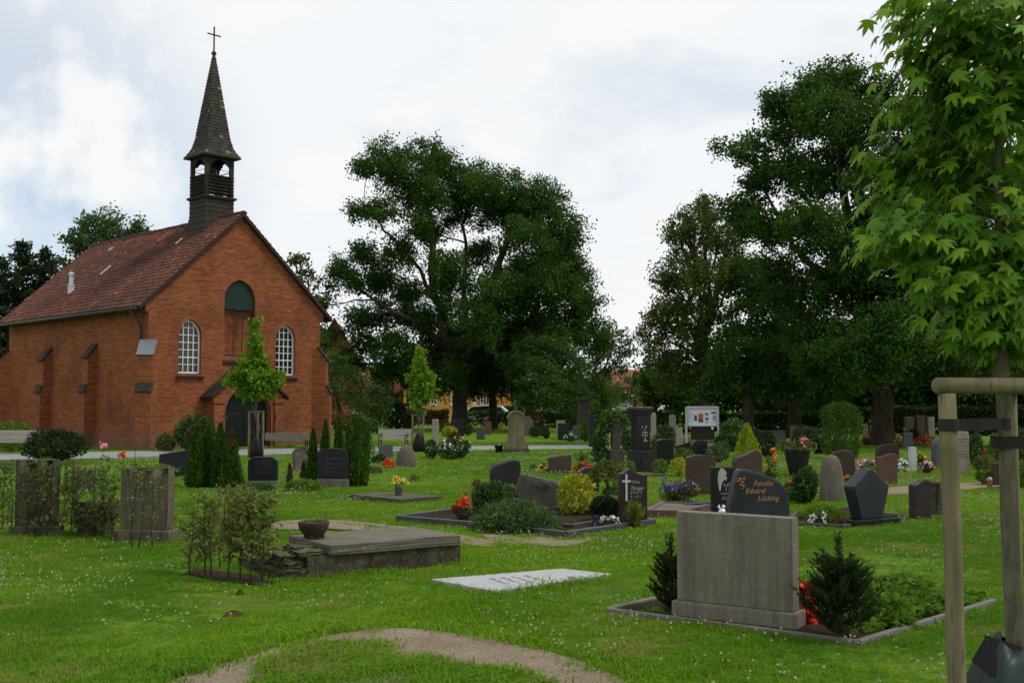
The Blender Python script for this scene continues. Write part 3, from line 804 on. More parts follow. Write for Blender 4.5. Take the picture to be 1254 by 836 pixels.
# shutter in the upper niche: boards
sh = bpy.data.objects.new('shutter', None); COL.objects.link(sh); sh.parent = ch; sh.location = (W / 2, 0, 0)
oa = arch(0, 1.34, 5.28, 5.45, 6.36, 14)
nb = 9
for k in range(nb):
    x0 = -.67 + k * 1.34 / nb; x1 = x0 + 1.34 / nb - .008
    b = MB(); b.prism_y([(x0, 5.28), (x1, 5.28), (x1, arch_top(x1, 1.34, 5.56, 6.34)), ((x0 + x1) / 2, arch_top((x0 + x1) / 2, 1.34, 5.56, 6.34)), (x0, arch_top(x0, 1.34, 5.56, 6.34))], .10, .14)
    b.build('board', MT['shutter_green'], sh)
b = MB(); b.prism_y(arch(0, 1.35, 5.26, 5.56, 6.35), .145, .2); b.build('backing', MT['door_green'], sh)
b = MB(); b.box(-.67, .67, .07, .24, 5.20, 5.277); b.build('sill', MT['slate'], sh)
b = MB(); b.add([(x, y, z) for x in (W / 2 - .72, W / 2 + .72) for y, z in ((-.06, 3.14), (-.06, 3.20), (.25, 3.50), (.25, 3.14))], [(0, 1, 2, 3), (7, 6, 5, 4)] + [(i, i + 4, (i + 1) % 4 + 4, (i + 1) % 4) for i in range(4)])
b.build('niche_sill', MT['slate'], ch)
# iron ladder under the shutter
ld = bpy.data.objects.new('ladder', None); COL.objects.link(ld); ld.parent = ch; ld.location = (W / 2, 0, 0)
for x in (-.24, .14):
    b = MB(); b.tube([(x + .03, .03, 5.27), (x, .05, 4.4), (x - .02, .06, 3.5)], .021, 6); b.build('rail', MT['iron'], ld)
for k in range(6):
    b = MB(); b.tube([(-.23, .045, 3.75 + .25 * k), (.15, .045, 3.75 + .25 * k)], .010, 6); b.build('rung', MT['iron'], ld)
b = MB(); b.tube([(.16, .03, 4.94), (.24, -.08, 4.95), (.33, -.06, 4.93), (.22, .02, 4.9), (-.2, .03, 4.9)], .022, 6); b.build('hook', MT['iron'], ld)
# porch
pc = bpy.data.objects.new('porch', None); COL.objects.link(pc); pc.parent = ch; pc.location = (W / 2 + .05, 0, 0)
hwp, pe, pk, pd = 1.52, 1.9, 3.16, .62
m = MB()
door_a = arch(0, 2.0, -.02, 1.22, 2.3, 12)
holed_plate(m, [(-hwp, -.1), (hwp, -.1), (hwp, pe), (0, pk), (-hwp, pe)], [door_a], -pd, .52)
m.add([(x, y, z) for x in (-hwp, hwp) for y, z in ((-pd, -.1), (.0, -.1), (.0, pe), (-pd, pe))], [(0, 3, 2, 1), (4, 5, 6, 7)])
m.build('porch_wall', MT['brick'], pc)
for sg in (-1, 1):
    m = MB(); m.box(min(sg * hwp, sg * 1.12), max(sg * hwp, sg * 1.12), -pd - .09, -pd - .003, -.1, pe - .28); m.build('pier', MT['brick'], pc, bevel=.01)
    m = MB(); m.box(min(sg * (hwp + .06), sg * 1.08), max(sg * (hwp + .06), sg * 1.08), -pd - .14, .0, pe - .26, pe - .1) if False else m.box(min(sg * (hwp + .05), sg * 1.08), max(sg * (hwp + .05), sg * 1.08), -pd - .13, -pd - .004, pe - .277, pe - .1); m.build('cornice', MT['brick'], pc, bevel=.01)
    m = MB()
    sl = (pk - pe) / hwp
    pr = [(-hwp - .18, pe - .18 * sl + .03), (0, pk + .03), (0, pk + .15), (-hwp - .18, pe - .18 * sl + .14)]
    if sg > 0: pr = [(-x, z) for x, z in reversed(pr)]
    m.add([(x, y, z) for y in (-pd - .16, -.003) for x, z in pr], [(0, 1, 2, 3), (7, 6, 5, 4)] + [(i, i + 4, (i + 1) % 4 + 4, (i + 1) % 4) for i in range(4)])
    m.build('porch_roof', MT['slate'], pc, bevel=.01)
# door: two leaves of boards with strap hinges
dr = bpy.data.objects.new('door', None); COL.objects.link(dr); dr.parent = ch; dr.location = (W / 2 + .05, 0, 0)
for k in range(12):
    x0 = -.99 + k * 1.98 / 12; x1 = x0 + 1.98 / 12 - .008
    z1, z2, z3 = (arch_top(x, 2.0, 1.22, 2.3) for x in (x1, (x0 + x1) / 2, x0))
    b = MB(); b.prism_y([(x0, .03), (x1, .03), (x1, z1), ((x0 + x1) / 2, z2), (x0, z3)], -.30, -.25); b.build('board', MT['door_green'], dr)
for sg in (-1, 1):
    for z in (.45, 1.2):
        b = MB(); b.box(min(sg * .78, sg * .2), max(sg * .78, sg * .2), -.315, -.302, z, z + .05); b.build('hinge', MT['dark_iron'], dr)
b = MB(); b.box(-.012, .012, -.32, -.302, .03, 2.25); b.build('cover_strip', MT['door_green'], dr)
b = MB(); b.tube([(.06, -.31, .98), (.06, -.36, .98), (.14, -.36, .98)], .012, 6); b.build('handle', MT['dark_iron'], dr)
for sg in (-1, 1):                                       # small lamps beside the door
    b = MB(); b.tube([(sg * 1.06, -pd - .1, 1.22), (sg * 1.06, -pd - .2, 1.25), (sg * 1.06, -pd - .2, 1.15)], .02, 6); b.lathe([(.02, 0), (.05, .02), (.04, .14), (.01, .18)], 8, (sg * 1.06, -pd - .2, 1.0)); b.build('door_hook', MT['dark_iron'], pc)
# ---- belfry
TY, A = 2.2, .615
bf = bpy.data.objects.new('belfry', None); COL.objects.link(bf); bf.parent = ch; bf.location = (W / 2, TY, 0)
def boards(name, hw0, hw1, z0, z1, n):
    g = random.Random(3)
    for k in range(n):
        t0, t1 = k / n, (k + 1) / n
        a0 = hw0 + (hw1 - hw0) * t0; a1 = hw0 + (hw1 - hw0) * t1 + .0
        b = MB(); za, zb = z0 + (z1 - z0) * t0, z0 + (z1 - z0) * t1
        a0 += .018
        b.add([(x * a, y * a, z) for a, z in ((a0, za), (a1, zb)) for x, y in ((-1, -1), (1, -1), (1, 1), (-1, 1))],
              [(i, (i + 1) % 4, (i + 1) % 4 + 4, i + 4) for i in range(4)] + [(3, 2, 1, 0), (4, 5, 6, 7)])
        b.build(name, MT['belfry_wood'], bf)
boards('skirt_course', A + .14, A + .01, 7.95, 9.0, 4)
boards('weatherboard', A, A, 9.0, 9.72, 4)
b = MB(); b.box(-A - .1, A + .1, -A - .1, A + .1, 9.72, 9.80); b.box(-A - .06, A + .06, -A - .06, A + .06, 9.68, 9.719); b.build('ledge', MT['belfry_wood'], bf, bevel=.01)
for sx in (-1, 1):
    for sy in (-1, 1):
        b = MB(); b.box(sx * (A - .07) - .075, sx * (A - .07) + .075, sy * (A - .07) - .075, sy * (A - .07) + .075, 9.80, 11.42); b.build('post', MT['belfry_wood'], bf, bevel=.01)
for f in range(4):
    mt_ = Matrix.Rotation(f * math.pi / 2, 4, 'Z')
    # trefoil panel at the top of each side
    x1 = A - .15
    hole = [(-x1 + .03, 10.86), (x1 - .03, 10.86), (x1 - .03, 11.0), (x1 - .10, 11.08), (x1 - .16, 11.06), (x1 - .17, 11.14), (.14, 11.25), (0, 11.28), (-.14, 11.25), (-x1 + .17, 11.14), (-x1 + .16, 11.06), (-x1 + .10, 11.08), (-x1 + .03, 11.0)]
    b = MB(); b.m = mt_; holed_plate(b, [(-x1, 10.84), (x1, 10.84), (x1, 11.42), (-x1, 11.42)], [hole], -A + .03, .05); b.build('trefoil_panel', MT['belfry_wood'], bf)
    for k in range(6):
        b = MB(); b.m = mt_ @ Matrix.Translation((0, -A - .0, 9.90 + k * .135)) @ Matrix.Rotation(R(-38), 4, 'X')
        b.box(-x1 - .10, x1 + .10, -.075, .075, -.012, .012); b.build('louvre_slat', MT['belfry_wood'], bf)
    b = MB(); b.m = mt_; b.box(-A + .1, A - .1, -A + .01, -A + .10, 11.30, 11.43); b.build('beam', MT['belfry_wood'], bf)
b = MB(); b.lathe([(.33, 0), (.30, .04), (.22, .2), (.19, .36), (.12, .46), (.03, .5)], 16, (0, 0, 10.55)); b.build('bell', MT['dark_iron'], bf, smooth=True)
b = MB(); b.tube([(-.45, 0, 11.12), (.45, 0, 11.12)], .05, 8); b.build('bell_yoke', MT['dark_iron'], bf)
b = MB(); b.box(-.03, .03, -.03, .03, 10.9, 11.4); b.build('bell_hanger', MT['dark_iron'], bf)
# spire: courses of slates
g = np.random.default_rng(11)
prof = [(11.43, .80), (11.75, .60), (12.15, .50), (15.62, .035)]
def sp_hw(z):
    for (za, a), (zb, b_) in zip(prof[:-1], prof[1:]):
        if z <= zb: return a + (b_ - a) * (z - za) / (zb - za)
    return .03
v = []; q = []; tn = []
z = 11.43
while z < 15.55:
    h = .125
    for f in range(4):
        ca, sa = math.cos(f * math.pi / 2), math.sin(f * math.pi / 2)
        a0, a1 = sp_hw(z) + .016, sp_hw(min(z + h * 1.15, 15.6))
        n = max(1, int(round(2 * a0 / .16)))
        off = g.uniform(-.3, .3)
        ed = np.clip(np.concatenate([[-1], -1 + (np.arange(1, n) + off) * 2 / n, [1]]), -1, 1)
        for k in range(len(ed) - 1):
            dz = g.normal(0, .006); lift = abs(g.normal(0, .006))
            for (t_, a, zz_) in ((ed[k], a0, z + dz), (ed[k + 1], a0, z + dz), (ed[k + 1], a1, z + h * 1.15), (ed[k], a1, z + h * 1.15)):
                x, y = t_ * a, -(a + (lift if a == a0 else 0)); v.append((x * ca - y * sa, x * sa + y * ca, zz_))
            q.append(list(range(len(v) - 4, len(v)))); tn.append(float(np.clip(g.beta(2, 3), 0, 1)) if g.random() > .03 else 1.0)
    z += h
o = link('spire_slates', np_mesh('spire_slates', np.array(v), np.array(q), MT['slate'], {'tint': ('FACE', tn)}), bf); o['kind'] = 'stuff'
b = MB()
b.add([(x * a, y * a, z) for z, a in prof for x, y in ((-1, -1), (1, -1), (1, 1), (-1, 1))], [(4 * j + i, 4 * j + (i + 1) % 4, 4 * j + (i + 1) % 4 + 4, 4 * j + i + 4) for j in range(3) for i in range(4)] + [(3, 2, 1, 0), (12, 13, 14, 15)])
b.build('spire_core', MT['fascia'], bf)
b = MB(); b.box(-.82, .82, -.82, .82, 11.36, 11.425); b.build('eaves_board', MT['belfry_wood'], bf)
b = MB(); b.lathe([(.03, 0), (.05, .05), (.10, .10), (.105, .14), (.08, .2), (.03, .24)], 12, (0, 0, 15.55)); b.build('finial', MT['iron'], bf, smooth=True)
b = MB(); b.box(-.025, .025, -.02, .02, 15.75, 16.78); b.box(-.30, .30, -.018, .018, 16.42, 16.47); b.build('cross', MT['iron'], bf)
# flue and roof lights on the left slope
def roof_hit(px, py):
    inv = ch_m.inverted()
    o_ = inv @ Vector((0, 0, CAMH)); d_ = (inv @ P(px, py, 10.0)) - o_
    # plane z = HE + SL * x
    t_ = (HE + SL * o_.x - o_.z) / (d_.z - SL * d_.x)
    return o_ + d_ * t_
h = roof_hit(87, 360)
fl = bpy.data.objects.new('flue', None); COL.objects.link(fl); fl.parent = ch; fl.location = h
b = MB(); b.add([(-.30, -.30, -.30 * SL + .085), (.34, -.30, .34 * SL + .085), (.34, .30, .34 * SL + .085), (-.30, .30, -.30 * SL + .085)], [(0, 1, 2, 3)]); b.build('flashing', MT['aluminium'], fl)
b = MB(); b.lathe([(.13, -.05), (.13, .33), (.15, .34), (.15, .38), (.09, .40), (.085, .78), (.12, .79), (.12, .87), (.03, .93)], 14); b.build('flue_pipe', MT['aluminium'], fl, smooth=False)
for (px, py, lw) in ((131, 333, .30), (221, 297.5, .2), (137, 307, .13)):
    h = roof_hit(px, py)
    b = MB(); b.m = Matrix.Translation(h) @ Matrix.Rotation(-math.atan(SL), 4, 'Y')
    b.box(-lw, lw, -.08, .08, .05, .115); b.build('roof_light', MT['marble_grey'], ch, bevel=.01)
# ------------------------------------------------------------------ trees
# the big oak in the middle
Yo = 66.0
bo = P(563, 491.5, Yo); bo.z = 0
OAK = [(480, 203, 36, -1), (528, 203, 34, 1), (572, 226, 34, 2), (446, 205, 14, 0), (438, 256, 15, -1), (468, 262, 20, -2), (505, 240, 26, 0),
       (618, 238, 34, 1), (662, 252, 36, 0), (695, 288, 27, -1), (650, 298, 40, -2), (602, 262, 22, 3),
       (702, 338, 26, 1), (668, 352, 42, -2), (708, 388, 30, 0), (728, 418, 20, 1), (560, 262, 20, 2),
       (420, 332, 20, 0), (402, 350, 9, 0), (448, 312, 20, 1), (488, 312, 24, -1), (530, 285, 22, 2), (398, 372, 12, 1), (432, 352, 12, -1),
       (440, 390, 18, -1), (468, 388, 22, 0), (450, 425, 20, 1), (484, 430, 28, -2), (516, 395, 30, 0), (556, 362, 32, -2), (610, 362, 38, -3),
       (562, 420, 38, 1), (616, 425, 40, 2), (676, 420, 38, -1), (522, 445, 32, 2), (580, 462, 30, 3), (585, 312, 22, 3), (640, 340, 30, 3), (500, 460, 24, 3), (545, 462, 26, -2), (508, 275, 20, -2), (470, 345, 20, 1), (545, 325, 24, -3), (590, 400, 32, -4), (500, 360, 22, 1), (535, 240, 22, -2), (590, 230, 22, -1), (640, 275, 26, 3), (690, 320, 24, 2), (720, 365, 18, 0), (455, 345, 14, 1), (425, 445, 18, 1), (470, 455, 20, -1), (650, 395, 34, 2), (410, 410, 12, 1)]
def LP(px, py, dy=0): return P(px, py, Yo + dy) - bo
oak_limbs = [([LP(545, 410, -1), LP(530, 345, -1), LP(528, 270, 0), LP(505, 215, 0)], .42, .07), ([LP(575, 420, 0), LP(602, 350, 0), LP(622, 290, 0), LP(655, 250, 1)], .46, .07),
             ([LP(520, 400, -1), LP(470, 375, -1), LP(420, 340, 0)], .22, .05), ([LP(570, 400, 1), LP(570, 320, 2), LP(572, 235, 2)], .26, .05),
             ([LP(610, 380, -2), LP(660, 365, -2), LP(705, 345, 0)], .26, .05), ([LP(515, 330, -1), LP(480, 290, -1), LP(445, 255, -1)], .15, .04)]
tree('oak_tree', 'huge broad oak with open crown and dark forked trunk left of centre', bo, LP(560, 450).z, .52, px_lobes(OAK, Yo, bo), MT['leaf_oak'], 21, n_clump=24, n_leaf=112, clump_r=.57, leaf=.165, shell=(.25, 1.0), limbs=oak_limbs)
def simple_tree(name, label, px, Y, trunk_r, L, mat, seed, group='trees behind the graves', **k):
    b = P(px, 491.5, Y); b.z = 0
    lo = px_lobes(L, Y, b)
    zmin = min(l[2] - l[5] for l in lo); zmax = max(l[2] for l in lo)
    th = k.pop('trunk_h', max(1.2, zmin + (zmax - zmin) * .35))
    return tree(name, label, b, th, trunk_r, lo, mat, seed, group, **k)
simple_tree('linden_tree', 'linden with thin dark trunk just right of the huge oak', 604, 70, .32, [(628, 452, 34, 0), (600, 440, 30, 1), (655, 440, 30, -1), (640, 415, 30, 1), (588, 460, 22, -1), (612, 466, 24, 1)], MT['leaf_oak'], 22, n_clump=20, n_leaf=100, clump_r=.6, leaf=.17)
simple_tree('linden_tree', 'linden with low drooping paler branches right of the huge oak', 648, 62, .3, [(662, 462, 26, -1), (640, 440, 28, 1), (676, 480, 18, -2), (690, 445, 28, 1), (652, 490, 14, -1), (700, 478, 22, 1), (668, 425, 26, 1)], MT['leaf_far'], 23, n_clump=24, n_leaf=90, clump_r=.5, leaf=.16)
simple_tree('birch_tree', 'loose pale green tree at the right edge of the oak crown', 727, 74, .2, [(752, 418, 20, 0), (766, 430, 10, 0), (735, 442, 22, 1), (720, 460, 24, 0), (742, 468, 18, 1), (758, 448, 12, 0), (738, 402, 12, 0)], MT['leaf_ash'], 24, n_clump=15, n_leaf=46, clump_r=.5, leaf=.2)
simple_tree('garden_tree', 'dark round tree behind the tall stone column', 705, 78, .22, [(700, 478, 22, 0), (725, 482, 20, 1), (680, 488, 20, 0), (690, 500, 16, 0), (715, 500, 16, 0), (742, 484, 16, 2)], MT['leaf_oak'], 25, n_clump=20, n_leaf=100, clump_r=.6, leaf=.17)
# right hand group
Yr = 43.0
br = P(1080, 491.5, Yr); br.z = 0
BIG = [(1025, 100, 34, 0), (1065, 112, 32, 1), (985, 108, 26, -1), (950, 118, 18, 0), (905, 185, 16, -1), (884, 184, 7, -1), (935, 178, 24, 0), (965, 150, 34, 1), (1010, 150, 40, -2), (1060, 160, 42, -1), (1098, 140, 26, 1),
       (1110, 190, 36, 0), (930, 225, 28, 0), (970, 215, 38, -1), (1020, 210, 42, 2), (1080, 230, 46, -2), (1140, 240, 48, 0), (905, 255, 22, 0), (940, 280, 36, -1), (990, 280, 44, -3), (1045, 290, 48, 0), (1110, 300, 50, -2),
       (1165, 170, 46, 1), (1185, 300, 50, 1), (1210, 230, 48, -1), (1150, 360, 48, -1), (1215, 370, 48, 0), (1080, 360, 46, 1), (1020, 350, 44, -1), (960, 345, 40, 1), (1260, 300, 50, 1), (1270, 220, 44, 0), (1265, 390, 46, 0),
       (990, 400, 36, 0), (1050, 405, 36, 2), (1120, 410, 36, 2), (1190, 420, 34, 1), (1150, 110, 34, 1), (1130, 85, 22, 0), (1210, 150, 40, 2), (1080, 405, 40, -4), (1035, 425, 34, -4), (1120, 440, 34, -3), (1075, 445, 26, -4), (1165, 440, 34, -3), (1220, 445, 36, -2), (1005, 440, 30, -2), (1140, 150, 40, -1), (1180, 250, 44, -2), (1100, 265, 40, 2), (1140, 320, 44, 2), (1060, 320, 40, -3), (1240, 330, 44, -1), (1135, 205, 40, 2), (1110, 225, 30, -1), (1150, 295, 36, -3), (1120, 355, 40, -3), (1165, 390, 40, 1)]
def LR(px, py, dy=0): return P(px, py, Yr + dy) - br
big_limbs = [([LR(1065, 380), LR(1040, 280), LR(1030, 190), LR(1025, 110)], .34, .05), ([LR(1090, 370), LR(1120, 280), LR(1150, 190)], .32, .05), ([LR(1030, 360, -1), LR(970, 300, -1), LR(935, 230)], .22, .04),
             ([LR(1130, 380), LR(1190, 320), LR(1250, 290)], .22, .04), ([LR(1000, 260), LR(950, 200), LR(895, 184, -1)], .13, .025)]
tree('oak_tree', 'tall dark oak with thick trunk at right behind the graves', br, LR(1078, 430).z, .47, px_lobes(BIG, Yr, br), MT['leaf_oak'], 31, n_clump=38, n_leaf=92, clump_r=.43, leaf=.14, shell=(.25, 1.0), limbs=big_limbs)
simple_tree('linden_tree', 'rounded linden with yellowish leaves left of the tall dark oak', 862, 50, .3, [(852, 275, 26, 0), (830, 285, 18, 0), (868, 258, 20, 1), (880, 290, 30, -1), (835, 330, 30, 0), (812, 345, 18, 0), (870, 345, 36, -2), (822, 385, 28, 0), (800, 395, 14, 0), (855, 400, 36, -1), (808, 430, 22, 0), (790, 412, 8, 0), (840, 448, 30, 0), (875, 445, 30, 1), (820, 462, 20, 1), (905, 270, 22, 1), (910, 330, 30, 1)], MT['leaf_linden'], 32, n_clump=36, n_leaf=76, clump_r=.43, leaf=.135)
simple_tree('linden_tree', 'dark leafy tree standing behind the notice board', 916, 46, .26, [(925, 395, 36, 0), (900, 430, 34, -1), (950, 440, 36, 1), (920, 460, 30, 0), (970, 470, 28, 1), (885, 470, 24, 0), (925, 345, 34, 1)], MT['leaf_oak'], 33, n_clump=36, n_leaf=54, clump_r=.42, leaf=.18)
simple_tree('linden_tree', 'dark tree between the notice board and the thick oak trunk', 972, 52, .36, [(985, 430, 36, 0), (1015, 455, 34, 0), (955, 455, 30, 1), (1000, 478, 26, 1), (1040, 440, 34, 1), (970, 400, 36, 1)], MT['leaf_oak'], 34, n_clump=28, n_leaf=60, clump_r=.5, leaf=.2)
# darker trees further back that close the view on the right
far = [(800, 66, [(805, 455, 20), (822, 475, 24), (800, 485, 16), (838, 482, 20), (790, 470, 10)], 'dark tree closing the view left of the notice board'),
       (870, 68, [(862, 470, 30), (885, 480, 26), (845, 487, 20), (880, 450, 30)], 'dark tree far behind the notice board'),
       (935, 68, [(930, 480, 30), (955, 470, 32), (910, 475, 28), (940, 500, 24), (930, 445, 32)], 'dark far tree left of the oak trunk behind the dark bench'),
       (1015, 64, [(1010, 480, 34), (1040, 470, 36), (985, 485, 30), (1020, 503, 24), (1015, 440, 36)], 'dark far tree behind the cone shaped yew'),
       (1100, 62, [(1095, 470, 38), (1130, 480, 36), (1070, 490, 28), (1110, 502, 26), (1105, 430, 40)], 'dark far tree behind the thick oak trunk'),
       (1185, 60, [(1180, 465, 40), (1215, 475, 38), (1155, 490, 28), (1200, 502, 26), (1190, 425, 40), (1150, 445, 30)], 'dark far tree behind the wooden tree stakes'),
       (1265, 60, [(1260, 465, 42), (1290, 480, 36), (1240, 495, 28), (1270, 425, 42)], 'dark far tree at the right edge of the picture')]
for i, (px, Y, L, lb) in enumerate(far):
    simple_tree('linden_tree', lb, px, Y, .28, [(a, b, r, (j % 3) - 1) for j, (a, b, r) in enumerate(L)], MT['leaf_oak'], 40 + i, group='dark trees along the far edge of the graveyard', n_clump=18, n_leaf=60, clump_r=.65, leaf=.30, shell=(.2, 1.0), twig=False)
# behind and beside the chapel
simple_tree('ash_tree', 'green tree rising behind the ridge of the chapel roof', 130, 72, .3, [(130, 272, 20, 0), (110, 285, 18, 1), (155, 280, 20, -1), (90, 296, 14, 0), (178, 285, 12, 0), (92, 318, 18, 0), (125, 305, 26, 0), (165, 305, 22, 1), (120, 340, 30, 0), (170, 345, 30, 0), (110, 380, 26, 0)], MT['leaf_ash'], 51, group='trees around the chapel', n_clump=18, n_leaf=56, clump_r=.5, leaf=.22, trunk_h=7)
def conifer(name, label, px, Y, top_py, half_px, mat, seed, n=5200, tops=None, leaf=.24):
    b = P(px, 491.5, Y); b.z = 0; s = ppm(Y)
    o = thing(name, b, 0, label, 'tree', 'trees around the chapel')
    g = np.random.default_rng(seed); rg = random.Random(seed)
    mbt = MB(); pts = []; tin = []; dr_ = []
    for (dx, tp, hw, k) in tops:
        H = (P(px, tp, Y)).z; x0 = dx / s
        mbt.tube([(x0 * .3, 0, -.1), (x0, 0, H * .5), (x0, 0, H)], [.22, .14, .02], 8)
        z = H * .12
        while z < H * .985:
            f = 1 - z / H; r = hw / s * (f ** .75) * rg.uniform(.75, 1.15) + .12
            for q in range(rg.randint(4, 6)):
                a = rg.uniform(0, 2 * math.pi); e = Vector((x0 + math.cos(a) * r, math.sin(a) * r, z + r * rg.uniform(-.05, .3)))
                mbt.tube([(x0, 0, z), e], [.03, .01], 4, cap=False)
                m = int(k * r) + 14
                t_ = g.random(m) ** .6
                pp = np.outer(1 - t_, (x0, 0, z)) + np.outer(t_, tuple(e)) + g.normal(0, .16, (m, 3)) * np.array([1, 1, .7])
                pts.append(pp); tin.append(np.clip(g.normal(.45, .2) + g.normal(0, .15, m), 0, 1)); dr_.append(np.tile(np.array([math.cos(a), math.sin(a), .1]), (m, 1)))
            z += .32
    mbt.build('trunk', MT['bark_oak'], o, smooth=True)
    link('crown', leaf_mesh('crown', np.concatenate(pts), leaf, mat, .35, seed, np.concatenate(tin), np.concatenate(dr_), dirmix=.5), o)
    return o
conifer('conifer', 'dark ragged conifer rising left of the chapel', 28, 62, 295, 44, MT['leaf_conifer'], 52, leaf=.3, tops=[(-4, 295, 62, 46), (24, 302, 50, 44), (-34, 312, 54, 44)])
simple_tree('garden_tree', 'yellowish green tree seen over the right gable foot of the chapel', 372, 64, .2, [(368, 325, 12, 0), (378, 345, 14, 1), (385, 370, 16, 0), (390, 400, 20, 0), (400, 440, 24, 1), (372, 380, 18, 1), (360, 318, 5, 0), (398, 420, 16, -1)], MT['leaf_linden'], 53, group='trees around the chapel', n_clump=18, n_leaf=50, clump_r=.42, leaf=.2)
simple_tree('spruce_tree', 'bluish drooping tree right beside the chapel buttress', 414, 56, .16, [(412, 445, 16, 0), (405, 465, 16, 0), (425, 460, 16, 1), (415, 485, 18, 0), (402, 490, 10, 0), (432, 485, 14, 0)], MT['leaf_far'], 54, group='trees around the chapel', n_clump=30, n_leaf=44, clump_r=.35, leaf=.18, aspect=.3)
shr = [(440, 58, [(440, 470, 14), (432, 488, 14), (450, 485, 14), (442, 500, 12)], 'leaf_olive', 'olive shrub behind the mid bench near the chapel'),
       (462, 60, [(462, 480, 14), (455, 497, 12), (472, 492, 13), (465, 510, 10)], 'leaf_bush', 'dark green shrub between the chapel and the yellow house'),
       (412, 52, [(410, 510, 13), (424, 515, 11), (400, 505, 9)], 'leaf_redbrown', 'reddish brown shrub beside the chapel corner'),
       (440, 50, [(438, 522, 9), (450, 518, 8), (428, 520, 8)], 'leaf_bush', 'low dark shrub behind the wooden bin by the path')]
for i, (px, Y, L, m, lb) in enumerate(shr):
    simple_tree('tall_shrub', lb, px, Y, .07, [(a, b, r, (j % 3) - 1) for j, (a, b, r) in enumerate(L)], MT[m], 60 + i, group='shrubs beside the chapel', n_clump=30, n_leaf=44, clump_r=.35, leaf=.16, trunk_h=.5, cat='shrub')
# ------------------------------------------------------------------ houses, cars and hedges beyond the graveyard
def house(name, label, px0, px1, Y, yaw, depth, eave_py, ridge_py, wallm, roofm, base_z=0, gable_front=False, over=.4):
    a, b = P(px0, 491.5, Y), P(px1, 491.5, Y)
    w = (b.x - a.x); zc = P(px0, eave_py, Y).z; zr = P(px0, ridge_py, Y).z
    o = thing(name, ((a.x + b.x) / 2, Y, 0), yaw, label, 'house')
    m = MB()
    if gable_front:
        m.prism_y([(-w / 2, -.2), (w / 2, -.2), (w / 2, zc), (0, zr), (-w / 2, zc)], 0, depth)
    else:
        m.box(-w / 2, w / 2, 0, depth, -.2, zc)
        m.add([(x, y, z) for x in (-w / 2, w / 2) for y, z in ((0, zc + .002), (depth, zc + .002), (depth / 2, zr - .05))], [(0, 2, 1), (3, 4, 5)])
    m.build('wall', wallm, o)
    for sg in (-1, 1):
        r = MB()
        if gable_front:
            sl = (zr - zc) / (w / 2)
            pr = [(-w / 2 - over, zc - over * sl + .05), (0, zr + .05), (0, zr + .2), (-w / 2 - over, zc - over * sl + .2)]
            if sg > 0: pr = [(-x, z) for x, z in reversed(pr)]
            r.add([(x, y, z) for y in (-over, depth + over) for x, z in pr], [(0, 1, 2, 3), (7, 6, 5, 4)] + [(i, i + 4, (i + 1) % 4 + 4, (i + 1) % 4) for i in range(4)])
        else:
            sl = (zr - zc) / (depth / 2)
            pr = [(-over, zc - over * sl + .05), (depth / 2, zr + .05), (depth / 2, zr + .2), (-over, zc - over * sl + .2)]
            if sg > 0: pr = [(depth - y, z) for y, z in reversed(pr)]
            r.add([(x, y, z) for x in (-w / 2 - over, w / 2 + over) for y, z in pr], [(3, 2, 1, 0), (4, 5, 6, 7)] + [((i + 1) % 4, (i + 1) % 4 + 4, i + 4, i) for i in range(4)])
        r.build('roof', roofm, o)
    return o
def house_window(h, x0, x1, z0, z1, frame='white_paint', bars=True):
    o = bpy.data.objects.new('window', None); COL.objects.link(o); o.parent = h
    m = MB(); holed_plate(m, [(x0, z0), (x1, z0), (x1, z1), (x0, z1)], [[(x0 + .09, z0 + .09), (x1 - .09, z0 + .09), (x1 - .09, z1 - .09), (x0 + .09, z1 - .09)]], -.05, .06)
    m.box(x0 - .06, x1 + .06, -.1, -.003, z0 - .1, z0 - .003); m.build('window_frame', MT[frame], o)
    if bars:
        m = MB(); m.box((x0 + x1) / 2 - .035, (x0 + x1) / 2 + .035, -.045, -.012, z0 + .09, z1 - .09); m.box(x0 + .09, x1 - .09, -.043, -.014, (z0 + z1) / 2 - .03, (z0 + z1) / 2 + .03); m.build('glazing_bars', MT[frame], o)
    m = MB(); m.box(x0 + .05, x1 - .05, -.011, -.003, z0 + .05, z1 - .05); m.build('pane', MT['glass'], o)
hy = house('yellow_house', 'yellow rendered house seen under the oak crown', 515, 578, 96, 0, 8, 455, 425, MT['yellow_wall'], MT['far_roof'])
def hx(px, Y, h): return P(px, 491.5, Y).x - h.location.x
def hz(py, Y): return P(627, py, Y).z
house_window(hy, hx(527, 96, hy), hx(535, 96, hy), hz(495, 96), hz(483, 96)); house_window(hy, hx(552, 96, hy), hx(560, 96, hy), hz(495, 96), hz(483, 96))
m = MB(); m.box(-3.9, -3.0, -2.2, -.003, hz(478, 96), hz(474, 96)); m.build('porch_roof', MT['far_roof'], hy)
for px in (498.5, 511):
    m = MB(); m.box(hx(px, 96, hy) - .12, hx(px, 96, hy) + .12, -2.1, -1.8, 0, hz(478, 96)); m.build('porch_post', MT['yellow_wall'], hy)
ho = house('orange_house', 'orange yellow house right of the oak trunk', 579, 624, 98, 0, 8, 460, 430, MT['orange_wall'], MT['far_roof'])
for a, b_ in ((588, 592), (595, 599)): house_window(ho, hx(a, 98, ho), hx(b_, 98, ho), hz(496, 98), hz(480, 98), bars=False)
m = MB(); m.box(hx(579.3, 98, ho), hx(586, 98, ho), -.3, -.003, 0, hz(478, 98)); m.build('bay_wall', MT['white_wall'], ho)
hb = house('brick_house', 'red brick house with steep gable behind the chapel', 378, 440, 84, R(8), 9, 444, 392, MT['brick_plain'], MT['far_roof'], gable_front=True)
house_window(hb, -.5, .5, 4.2, 5.4)
